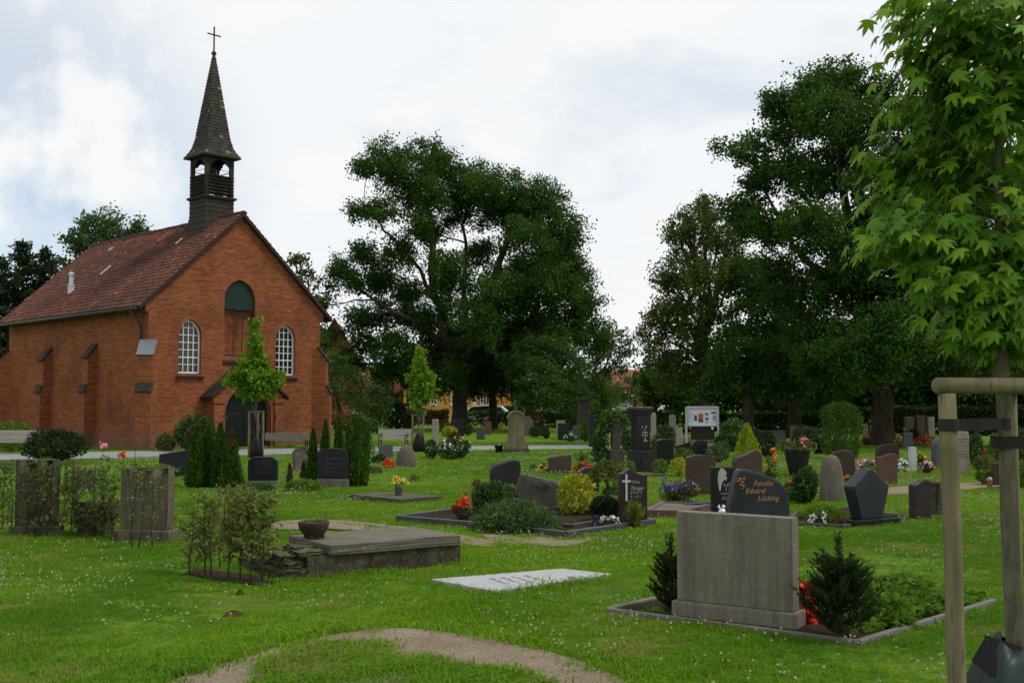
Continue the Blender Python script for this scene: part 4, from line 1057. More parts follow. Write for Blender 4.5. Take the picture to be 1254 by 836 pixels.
hr_ = house('red_roof_house', 'house with red roof showing left of the oak trunk', 441, 482, 92, 0, 8, 473, 455, MT['brick_plain'], MT['far_roof'])
m = MB(); m.box(-.35, .35, 1.2, 1.9, hz(466, 92), hz(454, 92)); m.build('dormer', MT['white_wall'], hr_)
hf = house('long_roofed_house', 'long red roofed house far away between the trees', 745, 822, 118, 0, 10, 474, 453, MT['brick_plain'], MT['far_roof'])
house_window(hf, 0.2, 1.2, hz(484, 118), hz(477, 118)); house_window(hf, -1.6, -.6, hz(484, 118), hz(477, 118))
m = MB(); m.box(1.2, 2.2, .4, 2.2, hz(472, 118), hz(463, 118)); m.build('dormer', MT['white_wall'], hf)
g_ = thing('white_garage', (P(768, 491.5, 100).x, 100, 0), 0, 'small white garage with brown edge in front of the red roofed house', 'garage')
m = MB(); m.box(-1.1, 1.1, 0, 4, 0, hz(488, 100)); m.build('wall', MT['white_wall'], g_)
m = MB(); m.box(.6, 1.3, -.2, 4.1, 0, hz(487, 100)); m.build('side_pier', MT['brick_plain'], g_)
m = MB(); m.box(-1.3, 1.3, -.25, 4.2, hz(488, 100) + .003, hz(488, 100) + .18); m.build('flat_roof', MT['far_roof'], g_)
def car(name, label, px, Y, yaw, paint, L=4.2):
    o = thing(name, (P(px, 491.5, Y).x, Y, 0), yaw, label, 'car')
    hl = L / 2
    body = [(-hl, .35), (-hl + .1, .25), (hl - .1, .25), (hl, .4), (hl - .03, .72), (hl - .8, .88), (hl - 1.35, 1.36), (hl - 2.6, 1.45), (-hl + .55, 1.36), (-hl + .08, .95), (-hl, .75)]
    m = MB(); m.prism_y(body, -.85, .85); m.build('body', paint, o, bevel=.09, smooth=False)
    glass = [(hl - 1.02, .92), (hl - 1.46, 1.30), (hl - 2.6, 1.38), (-hl + .65, 1.30), (-hl + .35, .95)]
    for y0, y1 in ((-.862, -.852), (.852, .862)):
        m = MB(); m.prism_y(glass, y0, y1); m.build('side_window', MT['glass'], o)
    m = MB(); m.add([(hl - .83, -.72, .90), (hl - .83, .72, .90), (hl - 1.33, .66, 1.35), (hl - 1.33, -.66, 1.35)], [(0, 1, 2, 3)]); m.at((.012, 0, .012)); m.build('windscreen', MT['glass'], o)
    for x in (-hl + .8, hl - .8):
        for y in (-.8, .62):
            w_ = bpy.data.objects.new('wheel', None); COL.objects.link(w_); w_.parent = o; w_.location = (x, y, .31)
            m = MB(); m.at((0, 0, 0), rx=-math.pi / 2); m.lathe([(.20, 0), (.31, .02), (.31, .18), (.2, .2)], 18, (0, 0, -.07)); m.build('tyre', MT['rubber'], w_)
            m = MB(); m.at((0, 0, 0), rx=-math.pi / 2); m.lathe([(.02, -.02), (.2, 0), (.2, .2), (.02, .21)], 14, (0, 0, -.075)); m.build('rim', MT['aluminium'], w_)
    for y in (-.62, .62):
        m = MB(); m.box(hl - .06, hl + .008, y - .14, y + .14, .60, .72); m.build('headlight', MT['white_paint'], o, bevel=.02)
        m = MB(); m.box(-hl - .008, -hl + .05, y - .12, y + .12, .68, .82); m.build('tail_light', MT['petal_red'], o, bevel=.02)
    return o
car('parked_car', 'silver car parked under the oak in front of the orange house', 590, 84, R(176), MT['car_silver'])
car('parked_car', 'white car half hidden by shrubs left of the oak', 467, 78, R(4), MT['car_white'])
car('parked_car', 'white car far away left of the notice board', 834, 92, R(2), MT['car_white'])
def hedge(name, label, px0, px1, Y, top_py, mat, seed, depth=.9, leaf=.14, n=260, cat='hedge', Y1=None):
    a, b = P(px0, 491.5, Y), P(px1, 491.5, Y1 or Y); a.z = b.z = 0
    H = P(px0, top_py, Y).z; L = (b - a).length
    yaw = math.atan2(b.y - a.y, b.x - a.x)
    o = thing(name, (a + b) / 2, yaw, label, cat)
    g = np.random.default_rng(seed)
    m = int(n * L * H)
    p = np.stack([g.uniform(-L / 2, L / 2, m), g.uniform(-depth / 2, depth / 2, m), H * g.uniform(0, 1, m) ** .7], 1)
    f = g.random(m)
    p[f < .55, 1] = -depth / 2 + np.abs(g.normal(0, .10, (f < .55).sum()))
    p[f > .75, 2] = H + g.normal(0, .06, (f > .75).sum())
    p[:, 2] += np.sin(p[:, 0] * 2.1 + seed) * .05 * (p[:, 2] / H)
    link('leaves', leaf_mesh('leaves', p, leaf, mat, .6, seed), o)
    mb_ = MB(); rr = random.Random(seed)
    for k in range(int(L * 2.2)):
        x = -L / 2 + L * (k + .5) / int(L * 2.2); mb_.tube([(x, 0, -.05), (x + rr.gauss(0, .05), rr.gauss(0, .1), H * .9)], [.03, .01], 4, cap=False)
    mb_.build('stems', MT['twig'], o)
    return o
hedge('hedge', 'dark brown hedge in front of the yellow house', 474, 549, 80, 503, MT['leaf_redbrown'], 71, n=650, leaf=.24)
hedge('hedge', 'clipped green hedge in front of the orange house', 576, 640, 90, 498, MT['leaf_bush'], 72, n=450, leaf=.242)
hedge('hedge', 'dark hedge right of the ornate yellow stone', 640, 742, 72, 506, MT['leaf_bush'], 73, n=550, leaf=.24)
hedge('hedge', 'dark hedge behind the black pillar monument', 742, 832, 76, 505, MT['leaf_bush'], 74, n=500, leaf=.24)
hedge('hedge', 'long dark hedge under the trees behind the notice board', 832, 1005, 58, 507, MT['leaf_yew'], 75, n=500, leaf=.24)
hedge('hedge', 'long dark hedge under the trees at the right edge', 1008, 1300, 56, 500, MT['leaf_yew'], 76, n=450, leaf=.24)

back = [(400, 120, [(395, 470, 16), (410, 460, 16), (425, 478, 14), (405, 488, 12)], 'far tree beyond the brick house'), (450, 125, [(445, 462, 14), (462, 470, 14), (470, 484, 12), (452, 485, 14), (436, 480, 12)], 'far tree left of the red roofed house'),
        (495, 122, [(490, 470, 16), (505, 478, 14), (498, 490, 12), (480, 482, 12), (485, 455, 12)], 'far tree left of the yellow house'), (635, 124, [(630, 470, 16), (645, 480, 14), (655, 488, 12), (632, 488, 12), (620, 480, 12)], 'far tree right of the orange house'),
        (690, 126, [(685, 476, 14), (700, 484, 12), (672, 486, 12), (715, 482, 12)], 'far tree behind the linden with low branches'), (735, 126, [(730, 478, 14), (748, 484, 12), (738, 490, 10)], 'far tree left of the long red roofed house'),
        (838, 126, [(832, 470, 14), (850, 478, 14), (842, 488, 12), (822, 484, 10)], 'far tree right of the long red roofed house'), (-20, 110, [(-25, 470, 30), (5, 480, 24), (-50, 480, 24)], 'far tree left of the chapel')]
for i, (px, Y, L, lb) in enumerate(back):
    simple_tree('far_tree', lb, px, Y, .25, [(a, b, r, (j % 3) - 1) for j, (a, b, r) in enumerate(L)], MT['leaf_far'], 80 + i, group='trees far beyond the houses', n_clump=9, n_leaf=60, clump_r=.9, leaf=.4, twig=False)
hedge('hedge', 'dark hedge in front of the white car', 425, 508, 70, 507, MT['leaf_bush'], 77, n=420, leaf=.22)
hedge('hedge', 'low dark hedge in front of the silver car', 566, 640, 74, 505.5, MT['leaf_bush'], 78, n=420, leaf=.22)
simple_tree('tall_shrub', 'tall dark shrub hiding the white car', 480, 68, .08, [(478, 488, 12, 0), (490, 492, 11, 1), (470, 495, 9, 0), (484, 503, 10, 0)], MT['leaf_bush'], 68, group='shrubs beside the chapel', n_clump=22, n_leaf=44, clump_r=.4, leaf=.2, trunk_h=.5, cat='shrub')
simple_tree('tall_shrub', 'round shrub left of the white car', 447, 66, .08, [(446, 488, 11, 0), (438, 496, 9, 1), (455, 500, 8, 0)], MT['leaf_olive'], 69, group='shrubs beside the chapel', n_clump=22, n_leaf=44, clump_r=.4, leaf=.2, trunk_h=.5, cat='shrub')
simple_tree('garden_tree', 'round garden tree in front of the long red roofed house', 778, 96, .15, [(762, 480, 12, 0), (786, 476, 13, 1), (775, 486, 11, 0), (798, 484, 10, 0), (772, 470, 8, 0)], MT['leaf_ash'], 91, group='trees far beyond the houses', n_clump=8, n_leaf=60, clump_r=.7, leaf=.3, twig=False)
simple_tree('garden_tree', 'dark garden tree left of the white garage', 748, 98, .15, [(745, 478, 12, 0), (752, 488, 9, 1), (738, 486, 9, 0)], MT['leaf_oak'], 92, group='trees far beyond the houses', n_clump=8, n_leaf=60, clump_r=.7, leaf=.3, twig=False)
# ------------------------------------------------------------------ young maple with its stakes at the right
Ym = 5.0
sm = thing('young_maple', (P(1238, 491.5, Ym).x, Ym, 0), 0, 'young tree with star shaped bright green leaves tied between stakes at right', 'tree')
smb = Vector((P(1238, 491.5, Ym).x, Ym, 0))
def MPt(px, py, dy=0): return P(px, py, Ym + dy) - smb
g = random.Random(9)
mb = MB()
trunk_pts = [MPt(1250, 960), MPt(1244, 800), MPt(1237, 650), MPt(1232, 520), MPt(1226, 440), MPt(1222, 380), MPt(1224, 300), MPt(1222, 200), MPt(1226, 90), MPt(1230, -40), MPt(1232, -180)]
trunk_pts[0].z = -.1
mb.tube(trunk_pts, [.043, .041, .039, .037, .032, .025, .021, .017, .013, .010, .006], 12)
ends = []
for k in range(40):
    t_ = g.uniform(.44, .98)
    i = t_ * (len(trunk_pts) - 1); s_ = trunk_pts[int(i)].lerp(trunk_pts[min(int(i) + 1, 10)], i % 1)
    a = g.uniform(0, 2 * math.pi)
    wmax = .60 * (1 if t_ > .6 else .25 + (t_ - .44) * 4.6) * (1.0 if t_ < .8 else 1 - (t_ - .8) * 2.6)
    L = g.uniform(.45, 1.0) * wmax
    e = s_ + Vector((math.cos(a) * L, math.sin(a) * L, L * g.uniform(.35, .8)))
    mid = s_.lerp(e, .5) + Vector((0, 0, -.04 * L))
    mb.tube([s_, mid, e], [.009, .006, .003], 5, cap=False)
    ends.append((s_, mid, e))
for (a_, b_, c_) in (((1221, 400), (1200, 385), (1172, 388)), ((1222, 385), (1200, 350), (1135, 335)), ((1222, 300), (1160, 280), (1085, 300)), ((1222, 220), (1160, 190), (1085, 210)), ((1222, 170), (1180, 120), (1140, 90)), ((1222, 425), (1210, 412), (1190, 415)), ((1226, 60), (1190, 20), (1150, -10)), ((1222, 330), (1150, 300), (1070, 300)), ((1222, 270), (1150, 220), (1078, 185)), ((1222, 220), (1160, 160), (1095, 125)), ((1222, 290), (1150, 260), (1068, 245)), ((1222, 150), (1170, 90), (1108, 55)), ((1224, 100), (1180, 50), (1125, 15)), ((1222, 320), (1160, 290), (1085, 280))):
    dy = g.uniform(-.25, .25)
    s_, mid, e = MPt(*a_), MPt(*b_, dy * .5), MPt(*c_, dy)
    mb.tube([s_, mid, e], [.010, .007, .003], 5, cap=False); ends += [(s_, mid, e)] * 2
mb.build('trunk', MT['bark_young'], sm, smooth=True)
def star_leaf(name, cup):
    """five pointed leaf with toothless lobes, stalk at the origin, tip along +y, one metre long"""
    tips = [(-78, .62), (-38, .86), (0, 1.0), (38, .86), (78, .62)]
    out = [(0, 0, 0), (-.10, -.03, 0)]
    ring = [(-.14, -.06)]
    for k, (a, r) in enumerate(tips):
        a = math.radians(a)
        c0 = (math.sin(a), math.cos(a))
        n_ = (c0[1], -c0[0])
        ring += [(c0[0] * r * .58 - n_[0] * .15 * r, c0[1] * r * .58 - n_[1] * .15 * r), (c0[0] * r, c0[1] * r), (c0[0] * r * .58 + n_[0] * .15 * r, c0[1] * r * .58 + n_[1] * .15 * r)]
        if k < 4:
            b = math.radians((tips[k][0] + tips[k + 1][0]) / 2); ring.append((math.sin(b) * .43, math.cos(b) * .43))
    ring.append((.14, -.06))
    v = [(0, .12, 0)] + [(x, y, -cup * (x * x * .9 + max(0, y) ** 2 * .45)) for x, y in ring]
    n = len(ring)
    f = [(0, i + 2, i + 1) for i in range(n - 1)] + [(0, 1, n)]
    # stalk
    b = len(v); v += [(-.012, 0, 0), (.012, 0, 0), (.012, -.55, -.12 * 0 - .03), (-.012, -.55, -.03)]; f.append((b, b + 3, b + 2, b + 1))
    me = bpy.data.meshes.new(name); me.from_pydata(v, [], [t__[::-1] for t__ in f]); return me
lm = []
for k in range(8):
    me = star_leaf('leaf', (.15, .3, .45, .6, .25, .35, .5, .2)[k]); me.materials.append(MT['leaf_maple'])
    a_ = me.attributes.new('tint', 'FLOAT', 'FACE'); a_.data.foreach_set('value', [(k + .5) / 8] * len(me.polygons)); lm.append(me)
def leaf_mat(p, out, sz):
    """leaf frame: tip points outward and down, face looks up and outward"""
    d = Vector((out.x, out.y, 0)); d = d.normalized() if d.length > 1e-4 else Vector((1, 0, 0))
    lat = Vector((-d.y, d.x, 0))
    nrm = (d * g.uniform(.35, 1.1) + lat * g.gauss(0, .45) + Vector((0, 0, g.uniform(.35, 1.0)))).normalized()
    tip = d * g.uniform(.1, .7) + lat * g.gauss(0, .5) + Vector((0, 0, -g.uniform(.2, 1.0)))
    tip = (tip - nrm * tip.dot(nrm)).normalized(); up = nrm
    x = tip.cross(up)
    m = Matrix((x, tip, up)).transposed().to_4x4() @ Matrix.Scale(sz, 4); m.translation = p
    return m
pl = []
for (s_, mid, e) in ends:
    n = g.randint(38, 54)
    for k in range(n):
        t_ = g.uniform(.22, 1.05)
        p = (s_.lerp(mid, t_ * 2) if t_ < .5 else mid.lerp(e, t_ * 2 - 1)) + Vector((g.gauss(0, .065), g.gauss(0, .065), g.gauss(0, .05)))
        pl.append((p, p - Vector((trunk_pts[6].x, trunk_pts[6].y, p.z)), g.uniform(.062, .098)))
for k in range(260):
    i = g.uniform(5.0, 10); s_ = trunk_pts[int(i)].lerp(trunk_pts[min(int(i) + 1, 10)], i % 1); a = g.uniform(0, 6.28)
    o_ = Vector((math.cos(a), math.sin(a), 0)); pl.append((s_ + o_ * g.uniform(.03, .2), o_, g.uniform(.06, .09)))
cv = Vector((0, 0, CAMH)) - smb
def in_frame(p):
    q = p + smb; x = q.x / q.y * F + CX
    return x < 1262 and -20 < CY - F * math.tan(math.atan2(q.z - CAMH, q.y) - TH) < 480
vis = sorted([k for k in range(len(pl)) if in_frame(pl[k][0])], key=lambda k: (pl[k][0] - cv).length)[:300]
vs_ = set(vis)
for k in vis:
    o = link('leaf', lm[g.randrange(8)], sm); o.matrix_local = leaf_mat(*pl[k])
bmv = []; bmf = []; tt = []
for k in range(len(pl)):
    if k in vs_: continue
    me = lm[g.randrange(8)]; m = leaf_mat(*pl[k]); b = len(bmv); tv = g.random()
    bmv += [tuple(m @ v.co) for v in me.vertices]
    for p in me.polygons: bmf.append(tuple(b + i for i in p.vertices)); tt.append(tv)
me = bpy.data.meshes.new('foliage'); me.from_pydata(bmv, [], bmf); me.materials.append(MT['leaf_maple'])
a_ = me.attributes.new('tint', 'FLOAT', 'FACE'); a_.data.foreach_set('value', tt)
o = link('foliage', me, sm); o['kind'] = 'stuff'
# the stakes: three posts, rails on top, rubber ties, watering bag
def stake_set(name, label, posts, top_z, r, rails, ties, mat='stake_wood'):
    o = thing(name, (posts[0][0], posts[0][1], 0), 0, label, 'tree stake'); b0 = Vector((posts[0][0], posts[0][1], 0))
    for (x0, y0, x1, y1, r_) in posts:
        m = MB(); n = 7
        m.tube([Vector((x0, y0, -.1)).lerp(Vector((x1, y1, top_z)), i / n) - b0 + Vector((math.sin(i * 1.7) * r_ * .06, 0, 0)) for i in range(n + 1)], [r_ * (1.04 - .02 * i / n) for i in range(n + 1)], 14)
        m.build('post', MT[mat], o, smooth=True)
    for (p, q, r_) in rails:
        m = MB(); p = Vector(p) - b0; q = Vector(q) - b0; d = (q - p).normalized()
        m.tube([p, p + d * r_ * .25, p.lerp(q, .5), q - d * r_ * .25, q], [r_ * .82, r_, r_ * 1.03, r_, r_ * .85], 14); m.build('rail', MT[mat], o, smooth=True)
    for pts, wd in ties:
        m = MB(); ring = [Vector(p) - b0 for p in pts]; n = len(ring)
        m.add([tuple(p + Vector((0, 0, s_ * wd / 2))) for p in ring for s_ in (-1, 1)], [(2 * i, 2 * i + 2, 2 * i + 3, 2 * i + 1) for i in range(n - 1)])
        m.build('tie', MT['rubber'], o)
    return o
pA, pB = P(1178, 491.5, 4.75), P(1160, 491.5, 4.75)
xA1, xA0 = P(1160, 480, 4.78).x, P(1177, 960, 4.78).x
xB1, xB0 = P(1236, 480, 5.35).x, P(1248, 900, 5.35).x
xC1, xC0 = P(1330, 480, 4.9).x, P(1340, 900, 4.9).x
zt = P(1160, 480, 4.78).z - .005
rr_ = .037
def wrap(cx, cy, r, z, a0, a1, n=12): return [(cx + r * math.cos(a0 + (a1 - a0) * i / n), cy + r * math.sin(a0 + (a1 - a0) * i / n), z) for i in range(n + 1)]
xa = xA1 + .004; z1 = P(1165, 520, 4.78).z; xt = P(1226, 520, 5.0).x; z2 = P(1226, 541, 5.0).z
xc = xC1
ties = [(wrap(xa, 4.78, .045, z1, 1.2, 2 * math.pi + .3) + [(xt - .12, 4.90, z1), (xt - .02, 4.95, z1)] + wrap(xt, 5.0, .046, z1, -1.9, 1.9, 8) + [(xt - .1, 5.03, z1), (xa + .02, 4.83, z1)], .052),
        (wrap(xt, 5.0, .048, z2, 1.9, 2 * math.pi - 1.7) + [(xt + .1, 4.93, z2), (xc - .05, 4.88, z2)] + wrap(xc, 4.9, .045, z2, -2.0, 1.9, 8), .055)]
stake_set('tree_stakes', 'three pale round wooden stakes with top rails around the young tree at right',
          [(xA0, 4.78, xA1, 4.78, rr_), (xB0, 5.35, xB1, 5.35, rr_ * .92), (xC0, 4.9, xC1, 4.9, rr_)], zt,
          rr_, [((xA1 - .055, 4.775, zt + .033), (xC1 + .06, 4.895, zt + .033), .036), ((xB1 - .0, 5.38, zt + .03), (xC1 + .01, 4.98, zt + .031), .03)], ties)
bg = thing('watering_bag', (smb.x, Ym, 0), 0, 'dark green plastic watering bag around the foot of the young tree', 'watering bag')
m = MB(); n = 48
prof = [(.17, -.02), (.225, .08), (.235, .25), (.215, .42), (.17, .54), (.12, .60), (.085, .58)]
rg_ = random.Random(4); ph = [rg_.uniform(0, 6) for _ in range(8)]
vv = []
for j, (r_, z_) in enumerate(prof):
    for k in range(n):
        a = 2 * math.pi * k / n; f_ = 1 + .07 * math.sin(5 * a + ph[j] * .5) + .07 * math.sin(11 * a + ph[j] * 1.3) ; dz = .03 * math.sin(3 * a + ph[2]) + .02 * math.sin(7 * a + ph[3])
        vv.append((r_ * f_ * math.cos(a), r_ * f_ * math.sin(a), z_ + (dz if j > 2 else 0)))
m.add(vv, [(j * n + k, j * n + (k + 1) % n, (j + 1) * n + (k + 1) % n, (j + 1) * n + k) for j in range(len(prof) - 1) for k in range(n)])
m.build('bag_body', MT['bag_green'], bg, smooth=True)
m = MB(); m.add([(-.18, -.12, .50), (-.04, -.17, .46), (-.02, -.10, .62), (-.16, -.05, .66), (-.20, .02, .53)], [(0, 1, 2, 3), (0, 3, 4)]); m.build('top_flap', MT['black_plastic'], bg)
# ------------------------------------------------------------------ lettering
def text_mesh(s_, size, mat, shear=0.0, depth=.003, align='CENTER', name='lettering'):
    cu = bpy.data.curves.new(name, 'FONT'); cu.body = s_; cu.size = size; cu.shear = shear; cu.extrude = depth; cu.align_x = align; cu.resolution_u = 3
    to = bpy.data.objects.new('tmp_text', cu); COL.objects.link(to)
    bpy.context.view_layer.update()
    me = bpy.data.meshes.new_from_object(to.evaluated_get(bpy.context.evaluated_depsgraph_get()))
    bpy.data.objects.remove(to); bpy.data.curves.remove(cu)
    me.name = name; me.materials.clear(); me.materials.append(mat)
    return me
def put_text(parent, s_, size, x, y, z, mat, shear=0.0, align='CENTER', name='lettering'):
    return link(name, text_mesh(s_, size, mat, shear, .002, align, name), parent, (x, y, z), (math.pi / 2, 0, 0))
def worn_rows(parent, rows, y, mat, seed=1, name='worn_lettering'):
    """weathered lettering that cannot be read any more: rows (x centre, z, width, height) of short strokes"""
    g = random.Random(seed); m = MB()
    for (x, z, w, h) in rows:
        p = x - w / 2
        while p < x + w / 2 - h * .3:
            cw = h * g.uniform(.35, .7)
            if g.random() < .12: p += cw; continue
            for k in range(g.randint(1, 2)):
                xx = p + cw * g.uniform(0, .5); m.box(xx, xx + h * .13, y - .003, y + .002, z, z + h * g.uniform(.6, 1))
            if g.random() < .6:
                zz = z + h * g.choice((.0, .45, .8)); m.box(p, p + cw * .7, y - .0032, y + .002, zz, zz + h * .13)
            p += cw * 1.15
    if m.v: m.build(name, mat, parent)
# ------------------------------------------------------------------ headstones
def o_flat(): return [(-.5, 0), (.5, 0), (.5, 1), (-.5, 1)]
def o_round(r=.12, k=.5): return [(-.5, 0), (.5, 0), (.5, 1 - r * k)] + [(.5 - r + r * math.cos(a), 1 - r * k + r * k * math.sin(a)) for a in (.4, .8, 1.2, 1.57)] + [(-.5 + r - r * math.sin(a), 1 - r * k + r * k * math.cos(a)) for a in (.0, .4, .8, 1.2)] + [(-.5, 1 - r * k)]
def o_arch(rise=.12, n=10): return [(-.5, 0), (.5, 0)] + [(.5 - i / n, 1 - rise + rise * math.sin(math.pi * i / n) ** .8) for i in range(n + 1)]
def o_slant(l, r): return [(-.5, 0), (.5, 0), (.5, r), (-.5, l)]
def o_cut(c=.12): return [(-.5, 0), (.5, 0), (.5, 1 - c), (.5 - c, 1), (-.5 + c, 1), (-.5, 1 - c)]
def o_wave(l=.9, p=.25, r=.88, n=9): return [(-.5, 0), (.5, 0)] + [(x, v) for x, v in ((.5, r), (.3, r + .005), (.1, r + .035), (-.05, .985), (-.12, 1.0), (-.2, .985), (-.34, .93), (-.5, l))]
def o_gable(e=.7): return [(-.5, 0), (.5, 0), (.5, e), (0, 1), (-.5, e)]
GR = 'headstones'
EXCL = []
def foot(loc, yaw, w, d, pad=.03):
    c, s = math.cos(yaw), math.sin(yaw)
    EXCL.append([(loc[0] + x * c - y * s, loc[1] + x * s + y * c) for x, y in ((-w / 2 - pad, -d / 2 - pad), (w / 2 + pad, -d / 2 - pad), (w / 2 + pad, d / 2 + pad), (-w / 2 - pad, d / 2 + pad))])
def hs(label, x0, x1, yb, yt, yaw, th, outline, mat, base=None, rows=None, rmat='pale_letter', bevel=.012, name='headstone', jitter=0, rough=0, group=GR, seed=1, cat='headstone', lean=0):
    """headstone from its outline in the photo; its distance comes from where its foot meets the ground"""
    c = at((x0 + x1) / 2, yb); s = ppm(c.y)
    yw = R(yaw); eff = yw + math.atan2(c.x, c.y)
    w = max(.12, ((x1 - x0) / s - th * abs(math.sin(eff))) / math.cos(eff))
    H = CAMH - (yt - HOR) / s
    o = thing(name, (c.x, c.y + .02, 0), yw, label, cat, group)
    hb = 0
    if base:
        bw, bh, bd, bm = base
        m = MB(); m.box(-w / 2 - bw, w / 2 + bw, -th / 2 - bd, th / 2 + bd, -.05, bh); m.build('base', MT[bm], o, bevel=.012); hb = bh
        foot(o.location, yw, w + 2 * bw, th + 2 * bd)
    else: foot(o.location, yw, w, th)
    m = MB(); m.at((0, 0, 0), rx=R(lean)); m.prism_y([(u * w, hb - (.05 if not base else -.001) * (v == 0) + v * (H - hb)) for u, v in outline], -th / 2, th / 2)
    if rough: m.build('stone', MT[mat], o, bevel=bevel, sub=4, jitter=rough, seed=seed, smooth=True)
    else: m.build('stone', MT[mat], o, bevel=bevel)
    if rows: worn_rows(o, [(u * w, hb + v * (H - hb), rw * w, rh * H) for u, v, rw, rh in rows], -th / 2 - .002, MT[rmat], seed)
    return o, w, H, th
# near concrete monument seen from behind
a, b = at(822, 754), at(974, 772.5); yw = math.atan2(b.y - a.y, b.x - a.x); c = (a + b) / 2
L_ = (b - a).length; bd = .24
n_ = Vector((-math.sin(yw), math.cos(yw), 0))
o = thing('concrete_monument', c + n_ * bd / 2, yw, 'plain washed concrete monument slab in the foreground seen from behind', 'monument')
m = MB(); m.box(-L_ / 2, L_ / 2, -bd / 2, bd / 2, -.1, .125); m.build('plinth', MT['concrete_wash'], o, bevel=.014)
m = MB(); m.box(-L_ / 2 + .03, L_ / 2 - .03, -bd / 2 + .045, bd / 2 - .06, .1255, .825); m.build('slab', MT['concrete_wash'], o, bevel=.01)
foot(o.location, yw, L_, bd)
CM = o
# dark blue granite stone with gilded names behind it
o, w, H, th = hs('dark blue granite headstone with gold lettering behind the concrete monument', 888, 968, 662, 573, 14, .16,
    [(-.42, 0), (.44, 0), (.5, .30), (.49, .52), (.44, .72), (.34, .82), (.1, .92), (-.14, .985), (-.28, 1.0), (-.33, .985), (-.40, .8), (-.47, .5), (-.49, .34)], 'granite_blue', bevel=.03)
for s_, x, z in (('Familie', .05, .765), ('Eduard', -.08, .665), ('Lücking', .13, .56)):
    put_text(o, s_, .092, x * w, -th / 2 - .002, z * H, MT['gold_letter'], .28)
m = MB()
for (x, z, r_) in ((-.32, .86, .026), (-.26, .865, .024), (-.35, .835, .02), (-.29, .82, .028), (-.31, .785, .024), (-.27, .765, .024), (-.295, .735, .016)):
    m.at((x * w, -th / 2 - .004, z * H), rx=math.pi / 2); m.lathe([(r_ * .95, 0), (r_ * .7, .012), (r_ * .2, .016)], 7)
m.build('bronze_ornament', MT['bronze'], o)
# raised tomb
zt_ = .29
Fc, Rc, Lc = at(404, 668, zt_), at(564, 655, zt_), at(338, 656.5, zt_)
ux = (Rc - Fc); lx = ux.length; yw = math.atan2(ux.y, ux.x); vy = (Lc - Fc); ly = abs(vy.dot(Vector((-math.sin(yw), math.cos(yw), 0))))
tb = thing('raised_tomb', (Fc.x, Fc.y, 0), yw, 'low raised tomb of weathered concrete with overhanging cover slab', 'tomb')
m = MB(); m.box(0, lx, 0, ly, .19, zt_); m.build('cover_slab', MT['slab_top'], tb, bevel=.014, sub=3, jitter=.0025)
m = MB(); m.box(-.22, lx + .02, .03, ly - .04, -.1, .1895); m.build('tomb_wall', MT['tomb_base'], tb, bevel=.015, sub=3, jitter=.003)
rg = random.Random(8)
for (x0, x1, y0, y1, z0, z1) in ((-.50, -.225, .02, .42, -.05, .09), (-.47, -.25, .06, .40, .091, .15), (-.44, -.23, .10, .45, .151, .21), (-.30, -.02, .05, .30, .191, .235), (-.48, -.228, .44, .85, -.05, .12), (-.42, -.23, .48, .80, .121, .19), (-.22, -.01, .32, .62, .191, .25), (-.46, -.23, .87, 1.2, -.05, .14)):
    m = MB(); m.box(x0, x1, y0, y1, z0, z1); m.build('loose_stone', MT['tomb_base'], tb, bevel=.02, sub=2, jitter=.008, seed=rg.randint(0, 99), smooth=False)
EXCL.append([tuple((Matrix.Translation(tb.location) @ Matrix.Rotation(yw, 4, 'Z') @ Vector((x, y, 0)))[:2]) for x, y in ((-.5, -.02), (lx + .04, -.02), (lx + .04, ly + .02), (-.5, ly + .02))])
bp = at(384, 659, zt_)
bw_ = thing('planter_bowl', (bp.x, bp.y, zt_), 0, 'brown footed clay bowl standing on the raised tomb', 'planter')
m = MB(); m.lathe([(.085, .0), (.075, .012), (.085, .03), (.12, .06), (.150, .11), (.160, .155), (.163, .175), (.150, .176), (.142, .16), (.02, .15)], 24); m.build('bowl', MT['clay_pot'], bw_, smooth=True)
for k in range(3):
    a = k * 2.1 + .5; m = MB(); m.at((math.cos(a) * .09, math.sin(a) * .09, 0), rz=a); m.box(-.025, .025, -.022, .022, .0, .04); m.build('foot', MT['clay_pot'], bw_, bevel=.008)
g = np.random.default_rng(2); pp = np.stack([g.normal(0, .05, 30), g.normal(0, .05, 30), .17 + np.abs(g.normal(0, .012, 30))], 1)
link('withered_plants', leaf_mesh('withered_plants', pp, .04, MT['leaf_redbrown'], .4, 2), bw_)
# pale flat slab in the grass
cs = [at(*p, .03) for p in ((528, 708.5), (606, 723), (749, 702), (688, 695.5))]
o = thing('grave_slab', (cs[0].x, cs[0].y, 0), math.atan2(cs[3].y - cs[0].y, cs[3].x - cs[0].x), 'pale grey flat grave slab lying in the front lawn', 'grave slab')
im = (Matrix.Translation(o.location) @ Matrix.Rotation(o.rotation_euler.z, 4, 'Z')).inverted()
lc = [im @ p for p in cs]
m = MB(); m.prism_z([(p.x, p.y) for p in (lc[0], lc[1], lc[2], lc[3])], -.05, .03); m.build('slab', MT['marble_grey'], o, bevel=.006)
lx_, ly_ = lc[3].x, lc[1].y
m = MB(); rg = random.Random(3)
for r_ in range(4):
    x_ = .48 + r_ * .125
    for k in range(rg.randint(7, 10)):
        y_ = ly_ * (.28 + .055 * k)
        m.box(x_, x_ + .05 * rg.uniform(.6, 1), y_ - .005, y_ + .003, .0305, .0325)
        if rg.random() < .6:
            xo = x_ + rg.choice((0, .02, .04)); m.box(xo, xo + .008, y_ - .025, y_ + .004, .0305, .033)
m.build('worn_lettering', MT['granite_grey'], o)
EXCL.append([(p.x, p.y) for p in cs])
